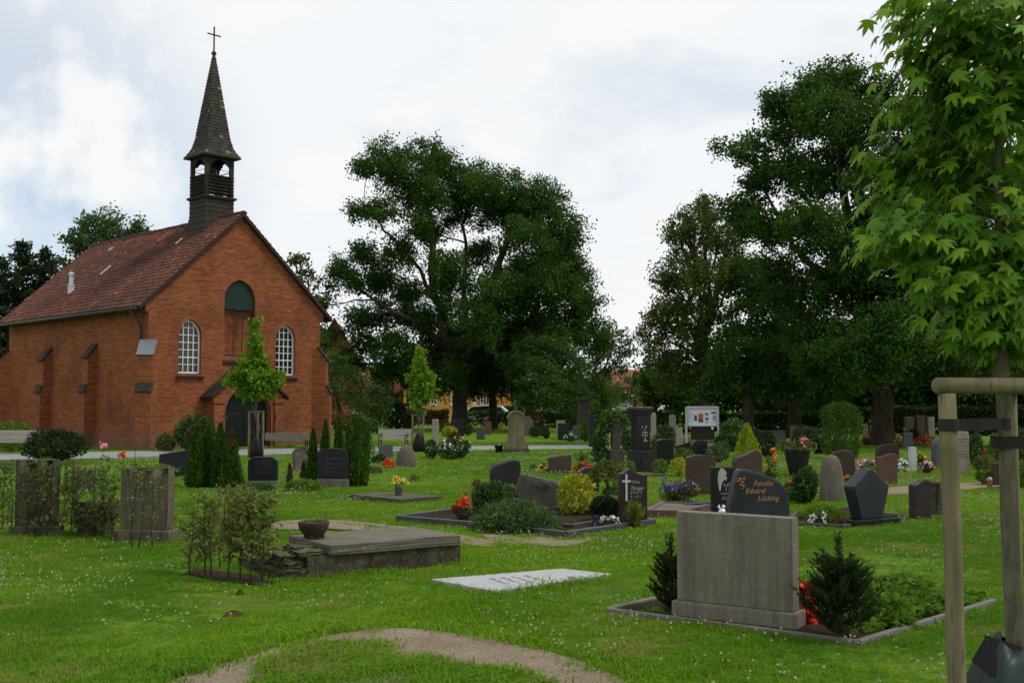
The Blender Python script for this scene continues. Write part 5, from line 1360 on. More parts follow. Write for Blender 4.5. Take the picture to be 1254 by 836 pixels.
# dark flat slab with vase
cs = [at(*p, .06) for p in ((427, 605.5), (487, 612), (540, 608), (480, 602.5))]
o = thing('grave_slab', (cs[0].x, cs[0].y, 0), 0, 'dark flat grave slab with a vase of yellow flowers in mid lawn', 'grave slab')
m = MB(); m.prism_z([(p.x - cs[0].x, p.y - cs[0].y) for p in cs], -.05, .075); m.build('slab', MT['dark_sandstone'], o, bevel=.01)
EXCL.append([(p.x, p.y) for p in cs])
def small_flowers(parent, c, r, h, n, leafm, petm, npet, seed, leaf=.05, pet=.03):
    g = np.random.default_rng(seed)
    d = g.normal(size=(n, 3)); d /= np.linalg.norm(d, axis=1, keepdims=True); d[:, 2] = np.abs(d[:, 2])
    p = np.array(c) + d * (g.random((n, 1)) ** .4) * np.array([r, r, h])
    link('foliage', leaf_mesh('foliage', p, leaf, MT[leafm], .5, seed), parent)
    d = g.normal(size=(npet, 3)); d /= np.linalg.norm(d, axis=1, keepdims=True); d[:, 2] = np.abs(d[:, 2]) * .8 + .25
    q = np.array(c) + d * np.array([r, r, h]) * g.uniform(.85, 1.12, (npet, 1))
    qq = np.repeat(q, 6, 0) + g.normal(0, pet * .28, (npet * 6, 3))
    link('blossoms', leaf_mesh('blossoms', qq, pet, MT[petm], .85, seed + 1), parent)
vp = at(488, 606, .075)
vo = thing('flower_vase', (vp.x, vp.y, .075), 0, 'grey vase with yellow flowers on the dark flat slab', 'vase')
m = MB(); m.lathe([(.05, 0), (.06, .02), (.065, .10), (.075, .155), (.06, .16)], 14); m.build('vase', MT['granite_grey'], vo, smooth=True)
small_flowers(vo, (0, 0, .16), .16, .15, 60, 'leaf_light', 'petal_yellow', 22, 5, .05, .035)
# ------------------------------------------------------------------ plants
def bush(label, px, py, w, h, mat, seed, name='shrub', leaf=.07, n=1500, group='shrubs among the graves', shape='dome', flowers=None, droop=0.0, aspect=.55, cat='shrub', stem=True, up=.0, z0=0.0, dirmix=.5, lump=.16, base_f=.05):
    """shrub w x h pixels big whose foot stands on the ground at (px, py)"""
    c = at(px, py); s = ppm(c.y); rw = w / 2 / s; H = h / s
    o = thing(name, (c.x, c.y, z0), 0, label, cat, group)
    g = np.random.default_rng(seed)
    lob = g.normal(size=(9, 3)); lob /= np.linalg.norm(lob, axis=1, keepdims=True)
    d = g.normal(size=(n, 3)); d /= np.linalg.norm(d, axis=1, keepdims=True)
    k = 1 + lump * np.max(d @ lob.T, axis=1) ** 6 - lump * .6 + g.normal(0, .05, n)
    r = g.uniform(.35, 1, n) ** .35 * k
    if shape == 'dome':
        p = d * r[:, None] * np.array([rw, rw, H * .5]) + np.array([0, 0, H * .5])
        dirs = d
    elif shape == 'mound':
        d[:, 2] = np.abs(d[:, 2]); p = d * r[:, None] * np.array([rw, rw, H]); dirs = d
    elif shape == 'cone':
        z = g.random(n) ** 1.25
        prof_ = np.minimum(1, (z * 6 + .55)) * (1 - z) ** .72 + .03
        a = g.uniform(0, 2 * np.pi, n); rr = prof_ * (.55 + .45 * g.random(n) ** .5) * (1 + .10 * np.sin(a * 3 + z * 9 + seed) + .07 * np.sin(a * 7 - z * 17) + g.normal(0, .07, n))
        p = np.stack([np.cos(a) * rr * rw, np.sin(a) * rr * rw, (z * .97 + .01) * H], 1)
        dirs = np.stack([np.cos(a) * .5, np.sin(a) * .5, np.full(n, .9)], 1)
    elif shape == 'column':
        z = g.random(n)
        prof_ = np.minimum(1, .72 + z * 1.2) * np.where(z < .72, 1, np.sqrt(np.clip(1 - ((z - .72) / .29) ** 2, 0, 1)))
        a = g.uniform(0, 2 * np.pi, n); rr = prof_ * (.6 + .4 * g.random(n) ** .5) * (1 + .09 * np.sin(a * 3 + z * 8 + seed) + g.normal(0, .06, n))
        p = np.stack([np.cos(a) * rr * rw, np.sin(a) * rr * rw, (z * .98 + .01) * H], 1)
        dirs = np.stack([np.cos(a) * .4, np.sin(a) * .4, np.full(n, 1.0)], 1)
    elif shape == 'umbrella':
        a = g.uniform(0, 2 * np.pi, n); rr = np.sqrt(g.random(n)); p = np.stack([np.cos(a) * rr * rw, np.sin(a) * rr * rw, H * (.98 - .42 * rr ** 2 - .2 * g.random(n) ** 2)], 1); dirs = d
    elif shape == 'sprays':
        m_ = max(8, n // 45); sh = []
        dirs = []
        for k_ in range(m_):
            a = g.uniform(0, 2 * np.pi); lean_ = abs(g.normal(0, .38)); e = np.array([np.cos(a) * lean_ * rw * 1.5, np.sin(a) * lean_ * rw * 1.5, H * g.uniform(.6, 1.02) * (1 - lean_ * .35)])
            t_ = g.uniform(.12, 1, 45); sh.append(np.outer(t_, e) + g.normal(0, .014, (45, 3)) * (1 + rw)); dd = e / np.linalg.norm(e); dirs.append(np.tile(dd, (45, 1)))
        p = np.concatenate(sh); dirs = np.concatenate(dirs); n = len(p)
    p[:, 2] = np.maximum(p[:, 2], .012)
    tin = np.clip(.45 + .25 * np.sin(p[:, 0] * 9 / max(rw, .1) + seed) * np.sin(p[:, 2] * 7 / max(H, .1)) + g.normal(0, .2, len(p)), 0, 1)
    link('foliage', leaf_mesh('foliage', p, leaf, MT[mat], aspect, seed, tin, dirs, droop, dirmix), o)
    if stem:
        mb_ = MB(); rg_ = random.Random(seed)
        if shape in ('umbrella',): mb_.tube([(0, 0, -.03), (.02, 0, H * .35), (-.01, .02, H * .6)], [.035, .028, .02], 7)
        for k_ in range(7):
            a = rg_.uniform(0, 6.28); q = (math.cos(a) * rw * .6, math.sin(a) * rw * .6, H * (.75 if shape != 'mound' else .6)); s0 = (0, 0, -.03) if shape != 'umbrella' else (-.01, .02, H * .58)
            mb_.tube([s0, (q[0] * .35, q[1] * .35, (q[2] + s0[2]) * .5), q], [max(.006, .02 * H), max(.004, .012 * H), .003], 5, cap=False)
        mb_.build('stem', MT['twig'], o)
    if flowers:
        fm, nf, fs = flowers
        dd = g.normal(size=(nf, 3)); dd /= np.linalg.norm(dd, axis=1, keepdims=True); dd[:, 2] = np.abs(dd[:, 2])
        q = dd * np.array([rw, rw, H * .52]) * g.uniform(.9, 1.06, (nf, 1)) + np.array([0, 0, H * .48 if shape != 'mound' else H * .3])
        if shape == 'mound': q = dd * np.array([rw, rw, H]) * g.uniform(.95, 1.1, (nf, 1))
        qq = np.repeat(q, 8, 0) + g.normal(0, fs * .25, (nf * 8, 3))
        link('blossoms', leaf_mesh('blossoms', qq, fs * .8, MT[fm], .85, seed + 1), o)
    return o
def thuja(label, px, py, w, h, seed, mat='leaf_thuja', n=2600, name='thuja', group='conical conifers', shape='cone', leaf=.075, rust=False):
    o = bush(label, px, py, w, h, mat, seed, name, leaf, n, group, shape, aspect=.38, cat='conifer', stem=True, dirmix=.62)
    if rust:
        c = at(px, py); s = ppm(c.y); H = h / s; rw = w / 2 / s
        g = np.random.default_rng(seed); z = g.uniform(.74, 1, 260); a = g.uniform(-2.6, .2, 260); rr = (1 - z) ** .72 * 1.03 + .03
        p = np.stack([np.cos(a) * rr * rw - .01, np.sin(a) * rr * rw, z * H], 1)
        link('rusty_tip', leaf_mesh('rusty_tip', p, .07, MT['leaf_thuja_rust'], .4, seed, None, np.tile(np.array([0, 0, 1.0]), (260, 1)), 0, .6), o)
    return o
def plot(label, px, mat, kw=.07, kh=.07, fill=None, name='grave_border', kz=0.0, close=True, cat='grave border'):
    """kerb stones along a polygon of ground pixels; bare soil inside"""
    ps = [at(*p) for p in px]
    c = sum(ps, Vector()) / len(ps)
    o = thing(name, c, 0, label, cat, 'grave borders')
    n = len(ps)
    for i in range(n if close else n - 1):
        a, b = ps[i] - c, ps[(i + 1) % n] - c
        k = max(1, int(round((b - a).length / 1.0)))
        for j in range(k):
            p, q = a.lerp(b, j / k), a.lerp(b, (j + 1) / k); d = (q - p); l = d.length
            m = MB(); m.at(p, rz=math.atan2(d.y, d.x)); m.box(.004, l - .006, -kw / 2, kw / 2, -.08, kh + kz); m.build('kerb_stone', MT[mat], o, bevel=.008)
    if fill:
        m = MB(); pl_ = [(p - c).xy for p in ps]; m.add([(x, y, .012 + kz * .5) for x, y in pl_], [tuple(range(n))]); m.build('grave_soil', MT[fill], o)
        if (Vector(pl_[1]) - Vector(pl_[0])).cross(Vector(pl_[2]) - Vector(pl_[1])) < 0: pass
    EXCL.append([(p.x, p.y) for p in ps])
    return o
# ------------------------------------------------------------------ left front: overgrown stones
hs('tall rough grey headstone overgrown with hedge stems at far left', 19, 69, 653, 562, -12, .16, o_flat(), 'dark_sandstone', base=(.05, .10, .05, 'dark_sandstone'), bevel=.015, rough=.003)
hs('grey granite headstone on plinth with creeper on top at left front', 148, 210, 661, 571, -10, .17, o_flat(), 'concrete_mossy', base=(.06, .13, .06, 'concrete_mossy'), bevel=.012, rough=.002)
hs('low broad stone trough between the two overgrown headstones', 90, 143, 655, 613, -10, .30, [(-.36, 0), (.36, 0), (.40, .45), (.5, .6), (.5, 1), (-.5, 1), (-.5, .6), (-.40, .45)], 'dark_sandstone', bevel=.015, rough=.004, name='stone_trough', cat='trough', group=None)
hs('low dark stone just behind the stone trough at left', 88, 116, 600, 574, -8, .2, o_flat(), 'dark_sandstone', bevel=.02, rough=.003)
rg = random.Random(5)
def sapling_stem(label, px, py, top, seed, dens=1.0, mat='leaf_hornbeam', low=.3, leaf=.046, group='thin hedge saplings', dx=0, spread=.07):
    c = at(px, py); s = ppm(c.y); H = CAMH - (top - HOR) / s; H = max(.25, H)
    o = thing('hedge_sapling', (c.x, c.y, 0), 0, label, 'sapling', group)
    r = random.Random(seed); g = np.random.default_rng(seed)
    st = [Vector((dx / s * t_ + r.gauss(0, .012), r.gauss(0, .012), -.03 + (H + .03) * t_)) for t_ in (0, .2, .4, .6, .8, 1.0)]
    mb_ = MB(); mb_.tube(st, [.009, .008, .007, .006, .005, .003], 6)
    pts = []; dr_ = []
    for k in range(int(16 * dens)):
        t_ = r.uniform(low, .98); i = t_ * 5; p = st[int(i)].lerp(st[min(5, int(i) + 1)], i % 1)
        a = r.uniform(0, 6.28); l = r.uniform(.06, .2) * (1.1 - t_ * .3); e = p + Vector((math.cos(a) * l, math.sin(a) * l, l * r.uniform(.1, .8)))
        mb_.tube([p, e], [.003, .0015], 4, cap=False)
        for q in range(r.randint(5, 9)):
            f = r.uniform(.3, 1.1); pts.append(tuple(p.lerp(e, f) + Vector((r.gauss(0, .022), r.gauss(0, .022), r.gauss(0, .02))))); dr_.append((math.cos(a), math.sin(a), .1))
    mb_.build('stem', MT['twig'], o, smooth=True)
    link('foliage', leaf_mesh('foliage', np.array(pts), leaf, MT[mat], .62, seed, None, np.array(dr_), .25, .35), o)
pos = ['first', 'second', 'third', 'fourth', 'fifth', 'sixth', 'seventh', 'eighth', 'ninth', 'tenth', 'eleventh', 'twelfth', 'thirteenth', 'fourteenth']
for i, (x, y, t_, dx, d_) in enumerate(((231, 702, 618, 5, 1.0), (249, 703, 604, 4, 1.6), (259, 704, 612, 0, 1.4), (267, 694, 600, 10, 1.7), (279, 710, 604, 8, 1.9), (296, 708, 598, 0, 2.0), (307, 712, 600, -2, 2.2), (322, 712, 604, -3, 2.0))):
    sapling_stem('thin hedge sapling beside the raised tomb, %s of the row from the left' % pos[i], x, y, t_, 200 + i, d_ * 1.7, dx=dx, low=.2)
for i, (x, y, t_, dx, d_) in enumerate(((2, 650, 566, 2, 1.6), (14, 648, 564, -2, 1.3), (30, 655, 562, 4, 1.4), (44, 656, 560, 2, 1.6), (58, 657, 566, -3, 1.3), (76, 653, 562, 2, 1.8), (87, 656, 566, 3, 1.8), (97, 657, 572, -4, 1.5), (112, 658, 575, 2, 1.8), (124, 659, 572, 0, 1.8), (136, 657, 585, 4, 1.2))):
    sapling_stem('thin hedge sapling in front of the overgrown stones, %s from the left edge' % pos[i], x, y, t_, 230 + i, d_ * 1.7, mat='leaf_creeper', dx=dx, low=.12, group='hedge saplings by the overgrown stones')
for i, (x, y, t_, dx, d_) in enumerate(((160, 670, 572, 6, .9), (172, 671, 568, 4, 1.0), (187, 670, 574, -3, .7))):
    sapling_stem('thin creeper stem climbing the granite headstone, %s from the left' % pos[i], x, y, t_, 260 + i, d_, mat='leaf_creeper', dx=dx, low=.25, group='creeper stems on the granite headstone')
def top_creeper(label, x, y, z, w, n, seed, mat='leaf_light'):
    p = at(x, y); o = thing('creeper', (p.x, p.y + .05, z), 0, label, 'creeper')
    g = np.random.default_rng(seed); q = np.stack([g.normal(0, w, n), g.normal(-.03, .06, n), -np.abs(g.normal(0, .10, n)) + .06], 1)
    link('foliage', leaf_mesh('foliage', q, .06, MT[mat], .7, seed), o)
    m = MB(); r = random.Random(seed)
    for k in range(5): m.tube([(r.gauss(0, w * .4), 0, .02), (r.gauss(0, w), -.09, -.05), (r.gauss(0, w), -.11, -.3)], .004, 4)
    m.build('stem', MT['twig'], o)
top_creeper('green creeper hanging over the top of the granite headstone at left', 182, 661, .86, .14, 170, 91)
# roses behind them
def rose(label, px, py, top, seed, flower, mat='leaf_bush'):
    c = at(px, py); s = ppm(c.y); H = CAMH - (top - HOR) / s
    o = thing('rose_bush', (c.x, c.y, 0), 0, label, 'rose')
    r = random.Random(seed); m = MB(); pts = []
    for k in range(4):
        e = Vector((r.gauss(0, .09), r.gauss(0, .09), H * (1 if k == 0 else r.uniform(.6, .9)))); 
        if k == 0: e.x = 0
        m.tube([(0, 0, -.03), e * .5 + Vector((r.gauss(0, .03), 0, 0)), e], [.008, .006, .004], 5)
        for q in range(16): pts.append(tuple(e * r.uniform(.35, .98) + Vector((r.gauss(0, .05), r.gauss(0, .05), r.gauss(0, .03)))))
        if flower and k == 0:
            g = np.random.default_rng(seed); fp = np.array(e) + g.normal(0, .028, (60, 3)) * np.array([1, 1, .7]); link('blossom', leaf_mesh('blossom', fp, .05, MT[flower], .9, seed), o)
    m.build('stem', MT['twig'], o); link('foliage', leaf_mesh('foliage', np.array(pts), .06, MT[mat], .6, seed), o)
rose('tall rose stem with one pink bloom behind the overgrown stones', 126, 615, 545, 93, 'petal_pink')
rose('leafy rose with yellowish leaves behind the granite headstone at left', 165, 622, 549, 94, None, 'leaf_light')
rose('small rose with yellow green shoots left of the granite headstone', 152, 625, 556, 95, 'petal_orange', 'leaf_light')
# chapel surroundings
bush('dark spreading yew in front of the left bench', 68, 569, 72, 46, 'leaf_yew', 101, 'yew_bush', .10, 2600, lump=.35)
bush('clipped light green box bush behind the left bench', 14, 552, 52, 38, 'leaf_light', 102, 'box_bush', .10, 1500)
bush('pale grassy plant in front of the dark yew at left', 56, 575, 26, 16, 'leaf_cover_pale', 103, 'perennial', .06, 300)
bush('large dark rhododendron left of the chapel door', 238, 553, 52, 45, 'leaf_bush', 104, 'rhododendron', .13, 2000)
bush('smaller shrub at the foot of the chapel buttress', 203, 552, 26, 22, 'leaf_olive', 105, 'shrub', .10, 700)
bush('dark green shrub behind the bench at the chapel front', 353, 541, 30, 25, 'leaf_conifer', 106, 'shrub', .11, 800)
def bench(label, px0, px1, yb, top, yaw, mat, dark=True, arms=False):
    a, b = at(px0, yb), at(px1, yb); c = (a + b) / 2; s = ppm(c.y); yw = R(yaw)
    L = max(.9, (px1 - px0) / s / math.cos(yw + math.atan2(c.x, c.y)))
    H = CAMH - (top - HOR) / s; k = H / .85
    o = thing('bench', (c.x, c.y + .25, 0), yw, label, 'bench', 'wooden benches')
    for i in range(6):
        z = (.46 + i * .066) * k; m = MB(); m.at((0, .16 + i * .022, z), rx=R(-18)); m.box(-L / 2, L / 2, -.014, .014, 0, .057 * k); m.build('back_slat', MT[mat], o, bevel=.005)
    for i in range(5):
        m = MB(); m.box(-L / 2, L / 2, -.28 + i * .085, -.28 + i * .085 + .073, .415 * k, .445 * k); m.build('seat_slat', MT[mat], o, bevel=.005)
    for x in (-L / 2 + .12, L / 2 - .12):
        m = MB(); m.tube([(x, -.25, 0), (x, -.25, .40 * k)], .022, 6); m.tube([(x, .20, 0), (x, .13, .40 * k), (x, .31, .86 * k)], .022, 6); m.tube([(x, -.27, .395 * k), (x, .14, .395 * k)], .02, 6)
        if arms: m.tube([(x, .19, .62 * k), (x, -.02, .63 * k), (x, -.24, .60 * k), (x, -.29, .52 * k), (x, -.25, .42 * k)], .022, 6)
        m.build('leg', MT['dark_iron'], o)
bench('grey slatted bench at the left edge beside the chapel', -26, 39, 556, 527, 0, 'bench_wood')
bench('olive grey slatted bench right of the chapel door', 324, 377, 547.5, 530, 20, 'bench_dark')
bench('pale slatted bench with iron arms near the second young tree', 461, 501, 549.5, 525.5, -6, 'bench_wood', arms=True)
c_ = at(448, 549); o = thing('litter_bin', (c_.x, c_.y, 0), 0, 'grey wooden litter bin left of the pale bench', 'bin')
m = MB(); m.box(-.19, .19, -.17, .17, .12, .62); m.build('bin_body', MT['bench_dark'], o, bevel=.01)
m = MB(); m.box(-.22, .22, -.2, .2, .622, .655); m.build('bin_lid', MT['dark_iron'], o, bevel=.01)
for x in (-.16, .16):
    m = MB(); m.box(x - .02, x + .02, -.02, .02, -.05, .119); m.build('leg', MT['dark_iron'], o)
# young trees with stakes near the chapel
def young_tree(label, slabel, blabel, px, py, crown, stakes, stake_top, seed, mat='leaf_sapling'):
    c = at(px, py); s = ppm(c.y)
    Y = c.y
    o = tree('young_tree', label, c, max(1.4, P(px, crown[-1][1], Y).z), .035, px_lobes(crown, Y, c), MT[mat], seed, 'young trees near the chapel', n_clump=330, n_leaf=15, clump_r=.15, leaf=.115, bark='bark_young', shell=(.15, 1.0), twig=False, aspect=.7)
    zt = P(px, stake_top, Y).z
    ps = [(P(x, 491.5, Y + dy).x, Y + dy) for x, dy in stakes]
    st = stake_set('tree_stakes', slabel, [(x, y, x, y, .035) for x, y in ps], zt, .03,
              [((ps[0][0] - .05, ps[0][1], zt + .025), (ps[1][0] + .05, ps[1][1], zt + .025), .028), ((ps[1][0], ps[1][1], zt + .026), (ps[2][0], ps[2][1], zt + .026), .026), ((ps[0][0], ps[0][1], zt + .027), (ps[2][0], ps[2][1], zt + .027), .026)], [])
    b_ = thing('watering_bag', (c.x, c.y - .02, 0), 0, blabel, 'watering bag')
    m = MB(); m.lathe([(.13, -.01), (.20, .06), (.2, .25), (.15, .5), (.09, .62), (.06, .64)], 14, sx=1, sy=.85); m.build('bag_body', MT['black_plastic'], b_, smooth=True)
young_tree('young bright green tree with pointed crown in front of the chapel door', 'three wooden stakes around the young tree at the chapel door', 'black watering bag on the young tree at the chapel door',
           314, 561, [(313, 398, 6, 0, 1.6), (312, 418, 9, 0, 1.3), (316, 440, 13, .05), (303, 440, 10, -.1), (296, 462, 15, .1), (315, 460, 18, -.1), (333, 464, 13, 0), (284, 467, 10, 0), (343, 464, 6, 0), (305, 476, 15, .1), (325, 478, 14, 0)], ((305.5, 0), (322.5, .05), (316, .55)), 505, 301)
young_tree('slim young tree with narrow bright crown near the pale bench', 'wooden stakes around the slim young tree near the pale bench', 'black watering bag on the slim young tree',
           513.5, 553, [(514, 434, 6, 0, 1.4), (513, 450, 10, 0), (507, 464, 9, .1), (520, 462, 11, 0), (526, 472, 7, 0), (513, 476, 13, -.1), (506, 482, 8, 0), (522, 484, 9, .1), (514, 495, 8, 0), (516, 503, 4, 0)], ((505.5, 0), (518.5, .05), (514, .5)), 509, 302)
# graves left of centre
hs('dark headstone with sloping top left of the thujas', 195, 240, 583, 549, -14, .16, o_slant(.80, 1.0), 'granite_dark')
for i, (x, y, w, h, r_) in enumerate(((240, 597, 28, 78, 0), (255, 596, 27, 77, 0), (269, 597, 27, 80, 0), (283, 598, 31, 70, 1))):
    thuja(['leftmost slim thuja of the group at the chapel path', 'second slim thuja of the group at the chapel path', 'third slim thuja of the group at the chapel path', 'thuja with rusty brown tip at the end of the group'][i], x, y, w, h, 110 + i, rust=bool(r_), shape='cone', n=2900)
hs('small dark headstone with cut corners and worn names right of the rusty thuja', 303.5, 340, 593, 558.5, -4, .14, o_cut(.16), 'granite_dark', base=(.03, .08, .04, 'kerb_grey'), rows=[(.05, .80, .6, .055), (.05, .68, .55, .05), (.05, .56, .6, .05), (.05, .44, .5, .05), (.05, .32, .55, .05)], rmat='granite_grey')
hs('weathered brown stone behind the yellow green ground cover', 358, 380, 577, 546, 20, .16, o_arch(.22), 'old_stone', rough=.004)
bush('yellow green ground cover in front of the small dark headstone', 372, 600, 52, 14, 'leaf_light', 120, 'ground_cover', .07, 900, shape='mound')
bush('small reddish dwarf conifer beside the small dark headstone', 354.5, 590, 9, 24, 'leaf_redbrown', 121, 'dwarf_conifer', .05, 420, shape='cone')
bush('small dark dwarf conifer left of the large dark headstone', 371.5, 592, 11, 27, 'leaf_conifer', 122, 'dwarf_conifer', .05, 480, shape='cone')
bush('yellow shrub shoots behind the dwarf conifers', 376, 583, 12, 22, 'leaf_light', 123, 'shrub', .06, 240)
bush('flat green plants at the foot of the small dark headstone', 318, 601, 44, 9, 'leaf_bush', 124, 'ground_cover', .06, 420, shape='mound')
for i, (x, y, w, h) in enumerate(((383, 592, 18, 66), (398, 592, 20, 76), (415, 591, 21, 77), (437, 595, 31, 84))):
    thuja(['short thuja left behind the large dark headstone', 'slim thuja behind the large dark headstone', 'second slim thuja behind the large dark headstone', 'broad tall thuja right of the large dark headstone'][i], x, y - (2 if i < 3 else 0), w, h, 130 + i, shape='column' if i == 3 else 'cone', n=2600 if i < 3 else 3800)
hs('large dark headstone with worn names on pale plinth between thujas', 388, 428, 596, 548, -6, .15, o_arch(.12), 'granite_dark', base=(.0, .16, .06, 'old_stone'), rows=[(.02, .62, .5, .06), (.02, .48, .55, .06), (.02, .34, .5, .05), (.02, .2, .55, .05)], rmat='granite_grey', seed=4)
hs('grey headstone with curved top in front of the pale bench', 463.5, 481, 560.5, 543, 16, .14, o_wave(.80, r=.95), 'granite_grey')
def boulder(label, px0, px1, yb, yt, seed, mat='boulder', prof=None, thick=.7, name='boulder_stone'):
    c = at((px0 + px1) / 2, yb); s = ppm(c.y); w = (px1 - px0) / s; H = CAMH - (yt - HOR) / s
    o = thing(name, (c.x, c.y + w * .3, 0), 0, label, 'headstone')
    prof = prof or [(.46, -.05), (.5, .12), (.48, .35), (.40, .6), (.27, .85), (.12, .97), (.02, 1.0)]
    m = MB(); r = random.Random(seed); n = 18; vv = []
    for j, (q, z) in enumerate(prof):
        for k in range(n):
            a = 2 * math.pi * k / n; f_ = 1 + .05 * math.sin(3 * a + seed) + .04 * math.sin(5 * a + j) + r.gauss(0, .015)
            vv.append((q * w * f_ * math.cos(a), q * w * thick * f_ * math.sin(a), z * H))
    m.add(vv, [(j * n + k, j * n + (k + 1) % n, (j + 1) * n + (k + 1) % n, (j + 1) * n + k) for j in range(len(prof) - 1) for k in range(n)] + [tuple(range((len(prof) - 1) * n, len(prof) * n))])
    m.build('stone', MT[mat], o, smooth=True); foot(o.location, 0, w, w * thick)
boulder('rounded natural boulder gravestone beside red flowers', 484, 509, 571, 544, 3)
bush('dense red flower cushion left of the natural boulder', 476, 572, 17, 11, 'petal_red', 140, 'red_flowers', .05, 420, group='flowering plants', cat='flowers', stem=False, shape='mound')
bush('dark creeping mound behind the red flower cushion', 464, 566, 22, 10, 'leaf_yew', 141, 'ground_cover', .06, 420, shape='mound')
bush('variegated low plants left of the red flower cushion', 457, 579, 24, 9, 'leaf_cover_pale', 142, 'ground_cover', .06, 300, shape='mound')
bush('bright green perennial beside the broad thuja', 452, 563, 16, 22, 'leaf_light', 143, 'perennial', .07, 260)
bush('tiny low plant in the lawn below the boulder', 507, 588, 16, 7, 'leaf_olive', 144, 'perennial', .05, 120, shape='mound')
bush('green shrub left of the white rose bush', 528, 561, 17, 24, 'leaf_bush', 145, 'shrub', .08, 600)
bush('bush with white roses beside the path', 556, 562, 44, 27, 'leaf_bush', 146, 'rose_bush', .08, 1700, flowers=('petal_white', 22, .07))
hs('narrow white stele behind the white rose bush', 529, 537, 541, 513, 0, .16, o_flat(), 'limestone')
# ornate sandstone monument
c_ = at(632, 554); s_ = ppm(c_.y); o = thing('ornate_monument', (c_.x, c_.y + .2, 0), R(6), 'ornate mossy yellow sandstone gravestone with rounded top by the path', 'headstone')
def sx_(px): return (px - 632) / s_
def sz_(py): return CAMH - (py - HOR) / s_
m = MB(); m.box(sx_(616), sx_(648), -.26, .26, -.05, sz_(549.5)); m.build('base', MT['dark_sandstone'], o, bevel=.02)
prof_ = [(-15, 549.4), (15, 549.4), (14.5, 546), (12, 542), (9.8, 537), (9.3, 530), (9.5, 520), (9.8, 515), (9.9, 511.5), (8, 507.5), (5, 505), (0, 503.8), (-5, 505), (-8, 507.5), (-9.9, 511.5), (-9.8, 515), (-9.5, 520), (-9.3, 530), (-9.8, 537), (-12, 542), (-14.5, 546)]
m = MB(); m.prism_y([(x / s_, sz_(y)) for x, y in prof_], -.17, .17); m.build('stone', MT['sandstone'], o, bevel=.02)
prof_ = [(11, 513), (11, 511), (8.6, 506.2), (5.2, 503.4), (0, 502.2), (-5.2, 503.4), (-8.6, 506.2), (-11, 511), (-11, 513), (-9.9, 513), (-8, 508.6), (-5, 506), (0, 504.9), (5, 506), (8, 508.6), (9.9, 513)]
m = MB(); m.prism_y([(x / s_, sz_(y)) for x, y in prof_][:9] + [(x / s_, sz_(y)) for x, y in prof_][9:], -.22, .22); m.build('hood', MT['sandstone'], o, bevel=.01)
m = MB(); m.box(-.035, .035, -.03, .03, sz_(502.5), sz_(497)); m.build('cross_stump', MT['dark_sandstone'], o)
c_ = at(611, 554); o = thing('planter_pot', (c_.x, c_.y, 0), 0, 'dark planter pot left of the ornate sandstone gravestone', 'planter')
m = MB(); m.lathe([(.09, 0), (.15, .22), (.16, .24), (.14, .24), (.12, .2), (.01, .2)], 14); m.build('pot', MT['black_plastic'], o, smooth=True); small_flowers(o, (0, 0, .2), .15, .1, 60, 'leaf_bush', 'petal_white', 3, 7, .06, .03)
# ------------------------------------------------------------------ centre plot with kerbs
plot('long kerbed grave plot with shrubs in the centre of the lawn', [(487, 637), (590, 646), (693, 657.5), (801, 641.5), (690, 626), (555, 628)], 'kerb_dark', .08, .075, 'soil_dark')
m = plot('inner grey kerb dividing the centre grave plot', [(600, 640), (700, 647), (775, 634)], 'kerb_dark', .06, .06, close=False); EXCL.pop()
def begonia(label, px, py, w, h, seed, petm='petal_red', leafm='leaf_redbrown', nb=14, pet=.06):
    c = at(px, py); s = ppm(c.y); o = thing('flower_pot', (c.x, c.y, 0), 0, label, 'flowers', 'flowering plants')
    m = MB(); m.lathe([(w / s * .25, -.02), (w / s * .33, .10), (w / s * .35, .12), (w / s * .3, .12), (.01, .10)], 14); m.build('pot', MT['clay_pot'], o, smooth=True)
    small_flowers(o, (0, 0, .08), w / 2 / s, h / s - .1, 160, leafm, petm, nb, seed, .07, pet)
begonia('pot of red begonias at the left end of the centre plot', 566.5, 637, 24, 29, 150, leafm='leaf_bush')
hs('dark rounded headstone with slanting top behind the box bush', 599, 638, 596, 562, 22, .2, [(-.46, 0), (.5, 0), (.5, .75), (.47, .9), (.38, .98), (.26, 1.0), (-.2, .88), (-.4, .80), (-.48, .68), (-.5, .5)], 'granite_dark', bevel=.03)
o, w, H, th = hs('grey rough cut headstone with incised name behind the juniper mound', 632, 688, 625, 579.5, -6, .22, [(-.5, 0), (.5, 0), (.5, .55), (.46, .74), (.36, .83), (0, .91), (-.26, 1.0), (-.36, .99), (-.45, .88), (-.5, .65)], 'granite_rough', bevel=.05, rough=.0035)
put_text(o, 'Voigt', .135, .04 * w, -th / 2 - .008, H * .56, MT['dark_letter'], .1)
bush('round dark box bush left of the grey headstone', 605, 630, 56, 41, 'leaf_box', 151, 'box_bush', .055, 3200, lump=.22)
bush('wide spreading green ground cover mound in front of the grey headstone', 632, 648, 112, 36, 'leaf_cover_pale', 152, 'ground_cover', .055, 5200, shape='mound')
bush('bright yellow leaved shrub right of the grey headstone', 704, 630, 50, 54, 'leaf_yellow', 153, 'golden_shrub', .055, 1700, lump=.3)
bush('dark feathery juniper left of the headstone with a cross', 741, 638, 38, 34, 'leaf_yew', 154, 'juniper', .055, 1900, lump=.35)
bush('low pale ground cover at the front corner of the centre plot', 672, 652, 48, 9, 'leaf_cover_pale', 155, 'ground_cover', .045, 900, shape='mound')
bush('white pansies in front of the headstone with a cross', 746, 644, 28, 12, 'leaf_bush', 156, 'pansies', .04, 420, shape='mound', flowers=('petal_white', 22, .045), group='flowering plants', cat='flowers')
